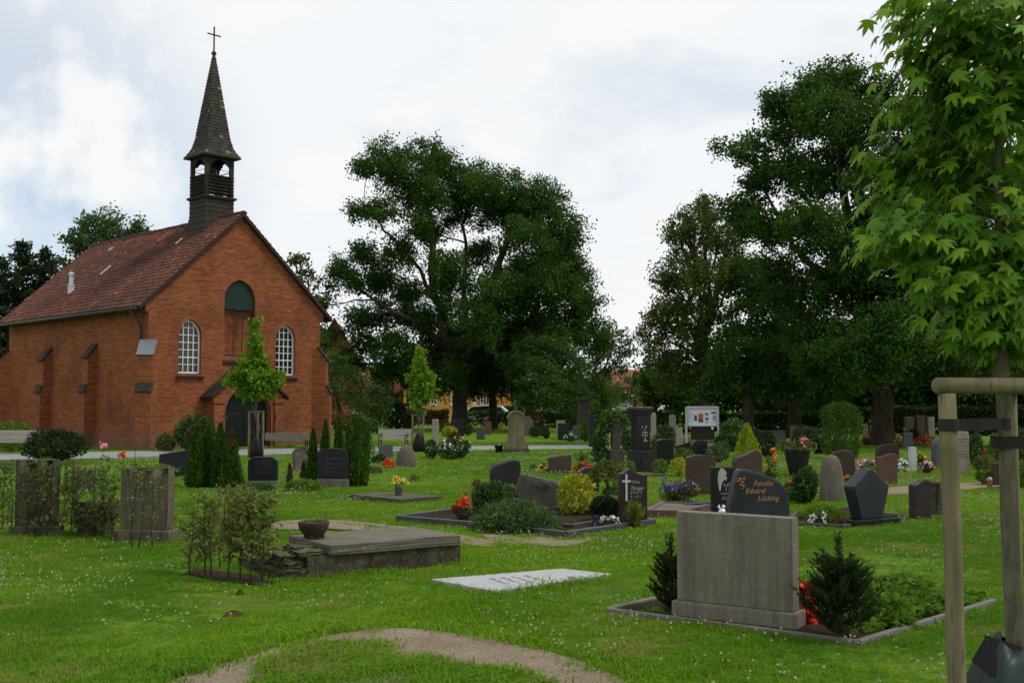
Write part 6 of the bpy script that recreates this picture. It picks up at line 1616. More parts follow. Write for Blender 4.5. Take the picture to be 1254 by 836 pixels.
bush('purple pansy left of the white pansies', 730, 644.5, 11, 13, 'leaf_bush', 157, 'pansies', .04, 160, shape='mound', flowers=('petal_purple', 6, .05), group='flowering plants', cat='flowers')
o, w, H, th = hs('brown granite headstone with inlaid cross and wavy top', 757, 793, 641, 572.5, 10, .15, o_wave(.90), 'granite_brownred', bevel=.01)
m = MB(); m.box(-.32 * w, -.25 * w, -th / 2 - .012, -th / 2 - .001, .42 * H, .90 * H); m.box(-.44 * w, -.12 * w, -th / 2 - .011, -th / 2 - .0015, .755 * H, .79 * H); m.build('cross', MT['aluminium'], o)
put_text(o, 'Otto', .055, -.08 * w, -th / 2 - .002, .735 * H, MT['pale_letter'], align='LEFT'); put_text(o, 'Zinger', .074, -.13 * w, -th / 2 - .002, .615 * H, MT['pale_letter'], align='LEFT')
worn_rows(o, [(.08 * w, .545 * H, .42 * w, .04), (.08 * w, .475 * H, .42 * w, .04)], -th / 2 - .002, MT['pale_letter'], 6)
bush('tuft of yellow green heather in front of the headstone with a cross', 777, 646, 30, 34, 'leaf_grassy', 158, 'heather', .07, 2600, shape='sprays', aspect=.2)
hs('small low brown stone left of the headstone with a cross', 750, 758, 634, 625, 10, .1, o_flat(), 'kerb_red')
hs('brown block headstone with yellow flowers in the lawn', 671, 700, 578.5, 556, 24, .24, [(-.5, 0), (.5, 0), (.5, .97), (.44, 1.0), (-.42, .90), (-.5, .82)], 'granite_brown', bevel=.02)
bush('small yellow and orange flowers left of the brown block headstone', 665, 577, 13, 11, 'leaf_bush', 160, 'marigolds', .05, 130, shape='mound', flowers=('petal_yellow', 14, .07), group='flowering plants', cat='flowers')
bush('flat green plant left of the yellow and orange flowers', 655, 574, 16, 6, 'leaf_bush', 161, 'perennial', .05, 140, shape='mound')
bush('bed of red flowers right of the brown block headstone', 715, 578, 24, 12, 'leaf_bush', 162, 'red_flowers', .05, 300, shape='mound', flowers=('petal_red', 46, .06), group='flowering plants', cat='flowers')
bush('grassy lavender like plants behind the red flower bed', 712, 566, 42, 15, 'leaf_cover_pale', 163, 'perennial', .07, 700, shape='sprays', aspect=.2)
hs('dark brown headstone half hidden by the golden shrub', 706, 734, 603, 571, 14, .2, o_arch(.2), 'granite_brownred', bevel=.02)
bush('small umbrella shaped tree with olive leaves behind the headstone with a cross', 743, 612, 48, 49, 'leaf_olive', 164, 'dwarf_maple', .06, 1800, shape='umbrella', cat='tree')
bush('small reddish plant left of the round box bush', 583, 595, 14, 9, 'leaf_redbrown', 165, 'perennial', .05, 120, shape='mound')
bush('low green plants under the umbrella shaped tree', 752, 606, 30, 12, 'leaf_bush', 166, 'ground_cover', .06, 400, shape='mound')
# black pillar
c_ = at(786.5, 578); s_ = ppm(c_.y)
o = thing('pillar_monument', (c_.x, c_.y + .3, 0), R(18), 'tall black granite pillar monument with capital on stepped base', 'monument')
def bz(py): return CAMH - (py - HOR) / s_
k_ = 1 / s_ / 1.24
m = MB(); m.box(-15.0 * k_, 15.0 * k_, -.28, .28, -.05, bz(551.5)); m.build('base', MT['granite_dark'], o, bevel=.02)
m = MB(); m.box(-6 * k_, 15.2 * k_, -.292, -.281, .02, bz(560)); m.build('base_panel', MT['granite_dark'], o, bevel=.003)
m = MB(); hw0, hw1 = 11.4 * k_, 10.6 * k_; m.add([(x * a, y * a, z) for a, z in ((hw0, bz(551.5) + .001), (hw1, bz(508))) for x, y in ((-1, -1), (1, -1), (1, 1), (-1, 1))], [(3, 2, 1, 0), (4, 5, 6, 7)] + [(i, (i + 1) % 4, (i + 1) % 4 + 4, i + 4) for i in range(4)]); m.build('shaft', MT['granite_black'], o, bevel=.008)
m = MB(); m.box(-13.2 * k_, 13.2 * k_, -13.2 * k_, 13.2 * k_, bz(508) + .001, bz(504)); m.box(-15 * k_, 15 * k_, -15 * k_, 15 * k_, bz(504) + .001, bz(500)); m.build('capital', MT['granite_black'], o, bevel=.012)
m = MB(); m.prism_y([(-15 * k_, bz(500) + .001), (15 * k_, bz(500) + .001), (14 * k_, bz(498)), (5 * k_, bz(499.4)), (0, bz(497.6)), (-5 * k_, bz(499.4)), (-14 * k_, bz(498))], -15 * k_, 15 * k_); m.build('crown', MT['granite_grey'], o, bevel=.006)
worn_rows(o, [(2 * k_, bz(524), 9 * k_, .055), (2 * k_, bz(527), 3 * k_, .04), (2 * k_, bz(530.5), 9 * k_, .05), (2 * k_, bz(534), 10 * k_, .05), (2 * k_, bz(537), 3 * k_, .04), (2 * k_, bz(540.5), 8 * k_, .05)], -hw0 - .004, MT['white_letter'], 9)
worn_rows(o, [(4 * k_, bz(566), 17 * k_, .05)], -.296, MT['granite_grey'], 10)
foot(o.location, R(18), .7, .6)
# ivy clad monument left of it
c_ = at(755, 572); s_ = ppm(c_.y)
o = thing('ivy_monument', (c_.x, c_.y + .25, 0), R(10), 'old stone cross monument smothered in ivy left of the black pillar', 'monument')
m = MB(); m.box(-.19, .19, -.17, .17, -.05, CAMH - (551 - HOR) / s_); m.build('pedestal', MT['dark_sandstone'], o, bevel=.02)
m = MB(); m.box(-.11, .11, -.09, .09, .45, 1.25); m.box(-.3, .3, -.08, .08, .95, 1.12); m.build('stone_cross', MT['dark_sandstone'], o, bevel=.02)
g = np.random.default_rng(77); n = 3400
a = g.uniform(-.35, math.pi + .35, n); rr = g.normal(.42, .10, n)
p = np.stack([np.cos(a) * rr * .95, g.normal(.12, .13, n), .80 + np.sin(a) * rr * 1.05 - (np.abs(np.cos(a)) > .8) * g.uniform(0, .55, n)], 1); p[:, 2] = np.maximum(p[:, 2], .05)
link('ivy', leaf_mesh('ivy', p, .075, MT['leaf_bush'], .7, 77), o)
q = np.stack([np.cos(a[:160]) * .5, g.normal(.05, .12, 160), .85 + np.sin(a[:160]) * .5], 1); link('yellow_shoots', leaf_mesh('yellow_shoots', q, .06, MT['leaf_light'], .6, 78), o)
hs('old brown stone pillar left of the ivy clad monument', 729, 742, 563, 526, 12, .22, o_flat(), 'old_stone', base=(.03, .1, .03, 'old_stone'))
hs('small stone with dark lantern in front of the brown pillar', 728, 738, 566, 544, 12, .16, [(-.5, 0), (.5, 0), (.5, .42), (.34, .45), (.34, .9), (0, 1), (-.34, .9), (-.34, .45), (-.5, .42)], 'granite_rough', name='grave_lantern', cat='lantern', group=None)
bush('yellow variegated shrub at the foot of the black pillar', 768, 583, 22, 20, 'leaf_light', 168, 'variegated_shrub', .06, 380)
bush('yellow variegated shrub right of the black pillar base', 808, 582, 22, 20, 'leaf_light', 169, 'variegated_shrub', .06, 420)
bush('yellow flowering shrub in front of the black arched headstone', 832, 583, 24, 24, 'leaf_yellow', 170, 'variegated_shrub', .06, 420)
bush('dark shrub behind the black pillar', 806, 566, 20, 36, 'leaf_bush', 171, 'shrub', .09, 520)
hs('low kerb stone behind the delphiniums', 791, 812, 583.5, 579, 16, .1, o_flat(), 'kerb_red')
# black and brown stones right of the pillar
hs('black headstone with arched top right of the pillar', 803, 825, 572, 537, 6, .16, o_arch(.07), 'granite_black')
hs('low dark slanted stone behind the pale shrub', 826, 846, 555.5, 540, -8, .2, o_slant(.6, 1.0), 'granite_black')
hs('smaller black headstone with rounded top', 846.5, 867, 566, 538, 12, .15, [(-.5, 0), (.5, 0), (.5, .93), (.1, 1.0), (-.25, .98), (-.42, .90), (-.5, .78)], 'granite_black')
bush('pale flowering shrub between the two black headstones', 835, 566, 34, 19, 'leaf_olive', 173, 'shrub', .08, 600)
bush('leafy green perennials right of the smaller black headstone', 879, 567, 30, 24, 'leaf_cover_pale', 174, 'perennial', .08, 600)
hs('tall brown headstone with curved top behind the purple delphiniums', 840, 877, 606, 556, 8, .15, [(-.5, 0), (.5, 0), (.5, .93), (.3, .97), (.05, 1.0), (-.2, .995), (-.5, .93)], 'granite_brown')
o, w, H, th = hs('black polished headstone with white angel engraving', 870.5, 900, 630, 571, 6, .12, o_flat(), 'granite_black', base=(.04, .06, .06, 'granite_black'))
m = MB()
m.prism_y([(x * w, z * H) for x, z in ((-.20, .52), (-.14, .50), (-.10, .62), (-.04, .70), (.06, .74), (.12, .72), (.16, .78), (.08, .84), (.16, .86), (.10, .92), (.0, .97), (-.12, .98), (-.22, .90), (-.26, .76))], -th / 2 - .004, -th / 2 - .001); m.build('angel_engraving', MT['pale_letter'], o)
worn_rows(o, [(.18 * w, .60 * H, .34 * w, .06), (.14 * w, .50 * H, .30 * w, .06), (.12 * w, .43 * H, .5 * w, .03), (.06 * w, .36 * H, .28 * w, .02), (.06 * w, .32 * H, .28 * w, .02)], -th / 2 - .002, MT['pale_letter'], 12)
c_ = at(884, 633); fo = thing('white_figurine', (c_.x, c_.y - .03, .06), R(10), 'tiny white figurine at the foot of the angel headstone', 'figurine'); fo.scale = (.7, .7, .7)
m = MB(); m.lathe([(.05, 0), (.075, .03), (.06, .07), (.035, .10)], 10, sx=1.2); m.build('figure_base', MT['white_figure'], fo, smooth=True)
m = MB(); m.lathe([(.01, 0), (.038, .03), (.04, .06), (.01, .085)], 10, (.03, 0, .095)); m.build('figure_head', MT['white_figure'], fo, smooth=True)
m = MB(); m.tube([(-.03, 0, .08), (-.08, 0, .14), (-.06, 0, .18)], [.03, .025, .008], 7); m.build('figure_wing', MT['white_figure'], fo, smooth=True)
o = plot('red granite kerb with grey gravel top beside the delphiniums', [(792, 632), (838, 632.5), (868, 624), (812, 621)], 'kerb_red', .10, .10, None)
m = MB(); ps = [at(*p) - o.location for p in ((795, 631), (838, 631.5), (866, 624), (813, 622))]; m.add([(p.x, p.y, .085) for p in ps], [(0, 1, 2, 3)]); m.build('gravel_top', MT['slab_top'], o)
hs('polished dark sloping plate beside the terracotta bowl', 834, 875, 623.5, 613, 4, .35, [(-.5, 0), (.5, 0), (.5, .7), (.4, 1.0), (-.5, .8)], 'granite_blue', name='grave_plate', cat='grave plate', group=None)
c_ = at(848, 617); o = thing('terracotta_bowl', (c_.x, c_.y + .1, .12), 0, 'terracotta bowl with pale yellow flowers beside the delphiniums', 'planter')
m = MB(); m.lathe([(.08, 0), (.13, .06), (.155, .12), (.16, .13), (.145, .13), (.02, .11)], 18); m.build('bowl', MT['terracotta'], o, smooth=True); small_flowers(o, (0, 0, .12), .15, .14, 110, 'leaf_light', 'petal_yellow', 8, 9, .045, .04)
c_ = at(828, 618); s_ = ppm(c_.y); o = thing('delphinium', (c_.x, c_.y, 0), 0, 'clump of purple delphiniums left of the angel headstone', 'flowers', 'flowering plants')
g = np.random.default_rng(44); pts = []; fl_ = []; m = MB(); r = random.Random(44)
for (x, top) in ((811, 584), (814, 592), (822, 590), (827, 586), (834, 587), (840, 588), (845, 586), (851, 590), (818, 596), (832, 594)):
    H_ = CAMH - (top - HOR) / s_; e = Vector(((x - 828) / s_, r.gauss(0, .1), H_)); b0 = Vector((e.x * .5, e.y * .5, 0))
    m.tube([b0, e], [.006, .004], 5)
    k = 26; t_ = g.uniform(.68 if top > 587 else .45, 1, k); fl_.append(np.outer(1 - t_, b0) + np.outer(t_, e) + g.normal(0, .022, (k, 3)))
    k = 70; t_ = g.uniform(0, .72, k); pts.append(np.outer(1 - t_, b0) + np.outer(t_, e) + g.normal(0, .055, (k, 3)))
m.build('stem', MT['twig'], o); link('foliage', leaf_mesh('foliage', np.concatenate(pts), .075, MT['leaf_bush'], .35, 44), o); link('blossoms', leaf_mesh('blossoms', np.concatenate(fl_), .045, MT['petal_purple'], .9, 45), o)
# yellow thuja with brown stone
thuja('golden yellow cone shaped thuja behind the brown sculpted headstone', 915.5, 585, 46, 67, 180, 'leaf_thuja_yellow', 2600)
hs('brown headstone with peaked sculpted top in front of the golden thuja', 897, 934, 590, 550, 14, .2, [(-.48, 0), (.5, 0), (.5, .72), (.44, .90), (.36, .97), (.24, 1.0), (.14, .96), (-.2, .82), (-.42, .76), (-.5, .62)], 'granite_brown', bevel=.02)
bush('low yellow flowering plants in front of the brown sculpted headstone', 906, 596, 30, 9, 'leaf_light', 181, 'ground_cover', .05, 260, shape='mound')
# notice board
c_ = at(860, 543); s_ = ppm(c_.y); o = thing('notice_board', (c_.x, c_.y, 0), R(3), 'white framed notice board on two posts under the trees', 'notice board')
def nx_(px): return (px - 860) / s_
def nz_(py): return CAMH - (py - HOR) / s_
for x in (840.5, 879.8):
    m = MB(); m.box(nx_(x) - .035, nx_(x) + .035, -.035, .035, -.05, nz_(498)); m.build('post', MT['aluminium'], o, bevel=.006)
x0, x1, z0, z1 = nx_(840.5) + .036, nx_(879.8) - .036, nz_(521.5), nz_(498)
m = MB(); holed_plate(m, [(x0, z0), (x1, z0), (x1, z1), (x0, z1)], [[(x0 + .05, z0 + .04), (x1 - .05, z0 + .04), (x1 - .05, z1 - .05), (x0 + .05, z1 - .05)]], -.07, .08); m.box(x0, x1, -.069, .05, z1 - .05 + .048, z1 + .03); m.build('frame', MT['aluminium'], o)
m = MB(); m.box(x0, x1, .0105, .05, z0, z1 - .004); m.build('back_panel', MT['paper'], o)
for (px0, px1, py0, py1, mt_) in ((842.5, 849, 504, 520, 'paper'), (850.2, 854, 508, 515, 'paper_dark'), (855.5, 861.5, 506, 517, 'paper_red'), (863.5, 868, 505.5, 508, 'paper_dark'), (864, 868, 511, 514, 'paper_dark'), (865, 866.5, 515.5, 518, 'paper_dark'), (871.5, 877, 504, 506.5, 'paper_dark'), (873, 879, 508, 515, 'paper_green'), (856, 861.3, 512.5, 517, 'paper_dark')):
    m = MB(); m.box(nx_(px0), nx_(px1), .004 + (.002 if mt_ == 'paper' else 0) - (.003 if (px0, mt_) == (856, 'paper_dark') else 0), .0095, nz_(py1), nz_(py0)); m.build('notice', MT[mt_], o)
worn_rows(o, [(nx_(845.7), nz_(506 + 2 * k), .2, .03) for k in range(6)] + [(nx_(866), nz_(510), .15, .02), (nx_(874), nz_(518), .22, .02)], .003, MT['granite_grey'], 31, 'small_print')
m = MB(); m.box(nx_(848), nx_(876), .08, .3, .15, nz_(523)); m.build('lower_box', MT['belfry_wood'], o, bevel=.01)
m = MB(); m.box(nx_(871), nx_(873.5), -.09, -.03, nz_(525.5), nz_(522)); m.build('paper_tag', MT['paper'], o)
bush('laurel shrub right of the notice board', 898, 553, 34, 42, 'leaf_cover_pale', 183, 'laurel', .13, 1100)
bush('low dark shrub between the notice board and the golden thuja', 884, 560, 24, 20, 'leaf_bush', 184, 'shrub', .09, 500)
bush('dark shrub right behind the golden thuja', 937, 561, 26, 34, 'leaf_yew', 185, 'shrub', .10, 700)
bench('dark bench in the shade under the trees', 938, 963, 556, 527, 4, 'belfry_wood')
# right of the gilded stone
begonia('tall orange lily plant left of the dark urn', 945, 587, 17, 34, 186, 'petal_orange', 'leaf_bush', 8, .07)
bush('blue green plants left of the dark urn', 940, 588, 20, 13, 'leaf_bush', 187, 'perennial', .06, 260, shape='mound')
c_ = at(979.5, 583); s_ = ppm(c_.y); o = thing('stone_urn', (c_.x, c_.y + .2, 0), 0, 'big dark urn planted with a pink rose', 'planter')
m = MB(); m.lathe([(.17, -.02), (.19, .05), (.26, .35), (.30, .58), (.31, .62), (.27, .62), (.25, .55), (.02, .52)], 18); m.build('urn', MT['granite_dark'], o, smooth=True)
m = MB(); m.box(-.5, .5, -.30, .42, -.04, .018); m.build('foot_plate', MT['granite_black'], o, bevel=.005)
small_flowers(o, (.08, -.05, .55), .38, .36, 170, 'leaf_olive', 'petal_yellow', 4, 188, .09, .05)
g = np.random.default_rng(5); link('pink_rose', leaf_mesh('pink_rose', np.array([.12, -.15, .82]) + g.normal(0, .04, (60, 3)), .07, MT['petal_pink'], .9, 5), o)
bush('dark leafy rose shrub with red flower in front of the urn', 985, 617, 34, 46, 'leaf_bush', 189, 'rose_bush', .075, 1100, lump=.4)
bush('pale plant with red flower left of the rose shrub', 970, 614, 22, 26, 'leaf_olive', 190, 'perennial', .06, 420, flowers=('petal_red', 3, .08))
boulder('tall rough greenish standing stone right of the rose shrub', 1005, 1037, 614, 557, 191, 'old_stone', [(.5, -.05), (.5, .1), (.47, .35), (.42, .62), (.36, .82), (.27, .95), (.12, 1.0), (.02, 1.0)], .45, 'standing_stone')
hs('grey rounded headstone behind the rough standing stone', 1015, 1047, 582, 550.5, -10, .18, [(-.5, 0), (.5, 0), (.5, .75), (.42, .93), (.28, 1.0), (0, .99), (-.3, .92), (-.5, .75)], 'granite_brown', bevel=.03)
hs('square brown stone block in front of the cone shaped yew', 1021, 1040, 557, 538, 4, .25, o_flat(), 'granite_brown', bevel=.02)
thuja('large clipped dome shaped yew under the trees', 1030, 561, 48, 69, 192, 'leaf_thuja', 4200, 'clipped_yew', shape='column', leaf=.085)
begonia('planter of pink and white flowers left of the red brown headstone', 1061, 581, 28, 18, 193, 'petal_mixed', 'leaf_bush', 26, .06)
hs('dark brown double headstone with rounded left shoulder', 1073, 1101, 573, 543, -6, .2, [(-.5, 0), (.5, 0), (.5, 1), (-.05, 1), (-.22, .97), (-.40, .88), (-.5, .72)], 'granite_brownred', bevel=.015)
hs('red brown headstone with wavy top in front of the dark double one', 1073, 1100, 592, 554.5, -8, .14, [(-.44, 0), (.44, 0), (.5, .94), (.36, 1.0), (.1, .985), (-.2, .9), (-.5, .86)], 'granite_red', bevel=.012)
bush('small orange flowers right of the rough standing stone', 1040, 591, 13, 8, 'leaf_bush', 194, 'marigolds', .05, 120, shape='mound', flowers=('petal_orange', 8, .06), group='flowering plants', cat='flowers')
# five sided stone on its plot
plot('thin dark kerb of the grave with the five sided stone', [(966, 641.5), (1030, 645), (1113, 634.5), (1040, 623), (975, 628)], 'kerb_dark', .05, .035, 'soil_dark')
hs('dark five sided headstone with pale shining edge on a black base', 1036, 1089, 640.5, 573, 30, .20, [(-.30, 0), (.30, 0), (.5, .62), (.5, .64), (.02, 1.0), (-.06, .985), (-.5, .66), (-.5, .60)], 'granite_blue', base=(.10, .075, .10, 'granite_black'), bevel=.018)
bush('thin green and reddish ground cover left of the five sided stone', 1008, 636, 62, 17, 'leaf_cover', 195, 'ground_cover', .05, 1500, shape='mound')
bush('white flowering cushion plant on the five sided stone\'s grave', 1003, 640, 22, 13, 'leaf_cover_pale', 196, 'cushion_plant', .045, 260, shape='mound', flowers=('petal_white', 26, .04), group='flowering plants', cat='flowers')
bush('low reddish plants beside the five sided stone', 1028, 642, 26, 10, 'leaf_redbrown', 197, 'ground_cover', .045, 300, shape='mound')
hs('dark headstone with curved top right of the five sided stone', 1114.5, 1141, 634, 586, 10, .18, [(-.5, 0), (.5, 0), (.5, .92), (.42, .98), (.2, 1.0), (0, .97), (-.3, .87), (-.5, .86)], 'granite_brownred', bevel=.012)
hs('rough dark stone half hidden by the left tree stake', 1140, 1160, 630, 590, 10, .2, o_round(.2, .5), 'dark_sandstone', bevel=.02, rough=.006)
flat_poly('gravel_path', [tuple(at(*p).xy) for p in ((1052, 599), (1110, 595), (1170, 592), (1225, 589), (1228, 595), (1170, 601), (1110, 606), (1062, 606))], .006, MT['soil'], 'narrow bare gravel strip between graves at right', 'path')
EXCL.append([tuple(at(*p).xy) for p in ((1052, 599), (1110, 595), (1170, 592), (1225, 589), (1228, 595), (1170, 601), (1110, 606), (1062, 606))])
# far right graves
hs('slim white stele with flowers right of the red brown headstone', 1113, 1123, 576, 547, 6, .14, o_flat(), 'stone_white')
begonia('pot of white and purple flowers right of the slim white stele', 1135, 579, 17, 14, 200, 'petal_mixed', 'leaf_bush', 16, .075)
begonia('yellow flowers behind the slim white stele', 1128, 570, 12, 16, 201, 'petal_yellow', 'leaf_bush', 9, .06)
bush('white flowers left of the slim white stele', 1104, 577, 17, 15, 'leaf_bush', 202, 'white_flowers', .05, 200, shape='mound', flowers=('petal_white', 30, .06), group='flowering plants', cat='flowers')
hs('blue grey arched stele left of the tree stake', 1141, 1160, 571, 536, 12, .25, o_arch(.2), 'granite_grey', bevel=.02)
hs('pale inscribed stele behind the left tree stake', 1168, 1187, 579, 528, -6, .22, o_flat(), 'limestone', rows=[(.1, .8 - .07 * k, .7, .03) for k in range(7)], rmat='granite_grey')
for i, (x0, x1, yt, mt_) in enumerate(((1108.5, 1120, 510, 'old_stone'), (1122, 1133.5, 508.5, 'granite_red'), (1135.5, 1145, 510, 'limestone'))):
    hs(['left of the three upright stones with red flowers, grey brown', 'middle and reddest of the three upright stones with red flowers', 'right and palest of the three upright stones with red flowers'][i], x0, x1, 541, yt, 4, .18, o_round(.1, .2), mt_)
hs('low grey stone left of the three upright stones', 1105, 1118, 549, 529, 4, .2, o_flat(), 'granite_grey')
bush('bed of red flowers in front of the three upright stones', 1135, 545, 34, 11, 'leaf_bush', 203, 'red_flowers', .07, 300, shape='mound', flowers=('petal_red', 60, .08), group='flowering plants', cat='flowers')
hs('slim white post stone left of the thick oak trunk', 1057, 1063, 541, 519, 0, .14, o_round(.3, .4), 'limestone')
bush('yellow green grass tuft beside the thick oak trunk', 1066, 542, 9, 30, 'leaf_yellow', 204, 'perennial', .08, 220, shape='sprays', aspect=.2)
begonia('red flowers at the left foot of the thick oak', 1061, 544, 12, 11, 205, 'petal_red', 'leaf_bush', 14, .08)
begonia('orange flowers at the right foot of the thick oak', 1101, 548, 9, 14, 206, 'petal_orange', 'leaf_bush', 8, .08)
bush('shrub with dark leaves right of the pale inscribed stele', 1195, 569, 20, 38, 'leaf_bush', 207, 'shrub', .09, 620)
bush('brownish hydrangea right of the pale inscribed stele', 1204, 580, 24, 24, 'leaf_hornbeam', 208, 'hydrangea', .07, 800)
bush('red flowering shrub behind the brownish hydrangea', 1211, 561, 20, 17, 'leaf_bush', 209, 'red_flowers', .07, 300, flowers=('petal_red', 26, .08), group='flowering plants', cat='flowers')
bush('yellow green shrub below the brownish hydrangea', 1210, 593, 30, 19, 'leaf_light', 210, 'shrub', .07, 620)
bush('green shrub seen left of the young tree trunk', 1222, 566, 20, 36, 'leaf_cover', 211, 'shrub', .09, 500)
c_ = at(1212, 597); o = thing('grave_lantern', (c_.x, c_.y, 0), 0, 'small dark red grave lantern by the gravel strip at right', 'lantern')
m = MB(); m.lathe([(.05, 0), (.055, .14), (.05, .15)], 12); m.build('lantern_body', MT['terracotta'], o); m = MB(); m.lathe([(.06, .151), (.055, .18), (.02, .21)], 12); m.build('lantern_lid', MT['zinc'], o)
hs('dark red narrow post stone left of the young tree trunk', 1217, 1222.5, 594, 566, 0, .12, o_flat(), 'granite_brown')
bush('low yellow green shrub at the right edge', 1247, 597, 26, 34, 'leaf_light', 212, 'shrub', .08, 700)
bush('dark shrub at the right edge behind the stakes', 1250, 566, 30, 44, 'leaf_bush', 213, 'shrub', .10, 700)
# far graves, left to right
far_hs = [('dark wide headstone under the oak trunk', 554, 568, 533, 513, 'granite_dark', o_flat()), ('grey square headstone right below the oak', 583.5, 594, 538, 523.5, 'granite_grey', o_flat()), ('pinkish headstone right of the grey square one', 593, 602, 531, 516, 'granite_red', o_round()),
          ('brown gabled stone right of the ornate sandstone gravestone', 641, 653, 533, 508, 'old_stone', o_gable()), ('pale square stone behind the dark pair', 681, 692, 533, 514.5, 'limestone', o_flat()), ('dark headstone in front of the pale square stone', 683, 697, 538.5, 518, 'granite_dark', o_flat()),
          ('blue grey headstone in front of the tall stone column', 701, 715, 538.5, 521, 'granite_grey', o_round()), ('slim black stele left of the brown stone pillar', 720.5, 730, 547, 508, 'granite_black', o_flat()), ('pale pointed stone behind the ivy clad monument', 750, 768, 545, 499, 'old_stone', o_gable(.6)),
          ('narrow pale stele left of the notice board', 819.5, 828, 538, 507.5, 'limestone', o_round(.3, .3)), ('beige slab stone left of the notice board post', 827.5, 836, 549, 523, 'limestone', o_flat()), ('brown low stone right behind the black pillar', 806, 819, 541, 522, 'granite_red', o_flat()),
          ('tall pale stone behind the black pillar', 797, 804, 547, 505, 'limestone', o_round(.3, .3)), ('small dark stone under the far trees left of the bench', 905, 916, 538, 522, 'granite_dark', o_arch()), ('low grey stone behind the dark urn', 967, 977, 562, 541, 'granite_dark', o_round()),
          ('small grey stone under the trees left of the yew', 992, 1003, 541, 522, 'granite_grey', o_arch()), ('brown stone in the shade right of the dark bench', 968, 978, 545, 521, 'old_stone', o_round()), ('dark stone near the right edge behind the stakes', 1190, 1200, 541, 515, 'granite_dark', o_arch()),
          ('dark low stone far left of the tall stone column', 661, 672, 533, 521, 'granite_dark', o_flat()), ('small brown stone beside the garden hedge', 622, 628, 530, 519, 'granite_brown', o_flat())]
for i, (lb, x0, x1, yb, yt, mt_, ol) in enumerate(far_hs): hs(lb, x0, x1, yb, yt, (6, -8, 12, 3, -5)[i % 5], .2, ol, mt_, group='headstones in the far rows')
c_ = at(716, 536); s_ = ppm(c_.y); o = thing('stone_column', (c_.x, c_.y + .3, 0), R(8), 'tall weathered stone column monument with broad cap under the trees', 'monument')
def cz(py): return CAMH - (py - HOR) / s_
m = MB(); m.box(-.36, .36, -.3, .3, -.05, .35); m.build('base', MT['dark_sandstone'], o, bevel=.02)
m = MB(); m.add([(x * a, y * a, z) for a, z in ((.28, .351), (.235, cz(490.5))) for x, y in ((-1, -1), (1, -1), (1, 1), (-1, 1))], [(3, 2, 1, 0), (4, 5, 6, 7)] + [(i, (i + 1) % 4, (i + 1) % 4 + 4, i + 4) for i in range(4)]); m.build('shaft', MT['dark_sandstone'], o, bevel=.02)
m = MB(); m.box(-.34, .34, -.34, .34, cz(490.5) + .001, cz(486)); m.build('cap', MT['dark_sandstone'], o, bevel=.02)
c_ = at(729, 541); s_ = ppm(c_.y); o = thing('standard_shrub', (c_.x, c_.y, 0), 0, 'yellow green ball on a stem right of the stone column', 'shrub')
H_ = CAMH - (495 - HOR) / s_; m = MB(); m.tube([(0, 0, -.05), (.02, 0, H_)], [.03, .02], 6); m.build('stem', MT['twig'], o)
g = np.random.default_rng(3); d = g.normal(size=(420, 3)); d /= np.linalg.norm(d, axis=1, keepdims=True); link('foliage', leaf_mesh('foliage', d * g.uniform(.5, 1, (420, 1)) * .22 + np.array([0, 0, H_]), .1, MT['leaf_light'], .6, 3), o)
for i, (lb, x, y, w, h, mt_, fl_) in enumerate((('yellow green shrub in front of the tall stone column', 717, 541, 14, 26, 'leaf_light', None), ('dark round shrub left of the brown gabled stone', 655, 535, 16, 14, 'leaf_bush', None), ('small bright cone shrub left of the dark headstone pair', 669, 537, 9, 13, 'leaf_bush', None), ('reddish barberry shrub behind the white rose bush', 556, 540, 14, 12, 'leaf_redbrown', None),
        ('yellow flowering shrub behind the white rose bush', 550, 537, 20, 16, 'leaf_yellow', None), ('pale flowers between the far dark headstones', 698, 540, 14, 8, 'leaf_cover_pale', ('petal_white', 14, .07)), ('dark shrub below the oak trunk', 573, 533, 12, 14, 'leaf_bush', None), ('small yellow shrub left of the ornate sandstone gravestone', 613.5, 530, 8, 13, 'leaf_yellow', None),
        ('shrub with pink dots behind the ornate sandstone gravestone', 657, 525, 22, 20, 'leaf_redbrown', ('petal_pink', 10, .09)), ('green shrub right behind the smaller black headstone', 886, 552, 22, 22, 'leaf_bush', None), ('grey green drooping shrub left of the clipped yew', 985, 549, 30, 28, 'leaf_cover_pale', None), ('dark shrub left of the clipped yew', 1002, 556, 18, 20, 'leaf_yew', None),
        ('dark rounded shrub below the far trees left of the bench', 922, 549, 26, 26, 'leaf_bush', None), ('dark rounded shrub right of the oak trunk', 1118, 541, 0.1 + 16, 18, 'leaf_yew', None), ('grey green shrub behind the black pillar', 815, 546, 24, 26, 'leaf_cover_pale', None), ('yellowish shrub under the narrow pale stele', 824, 548, 16, 12, 'leaf_light', None),
        ('dark laurel beneath the oak left of the car', 545, 531, 14, 18, 'leaf_bush', None), ('tall dark shrub left of the stone column', 698, 528, 24, 26, 'leaf_bush', None), ('grassy shrub beside the bin', 432, 541, 20, 16, 'leaf_olive', None), ('pale leaved shrub near the white car', 455, 530, 18, 14, 'leaf_cover_pale', None))):
    bush(lb, x, y, w, h, mt_, 400 + i, 'shrub', .10, int(60 + w * h * 2.2), 'shrubs in the far rows', flowers=fl_)
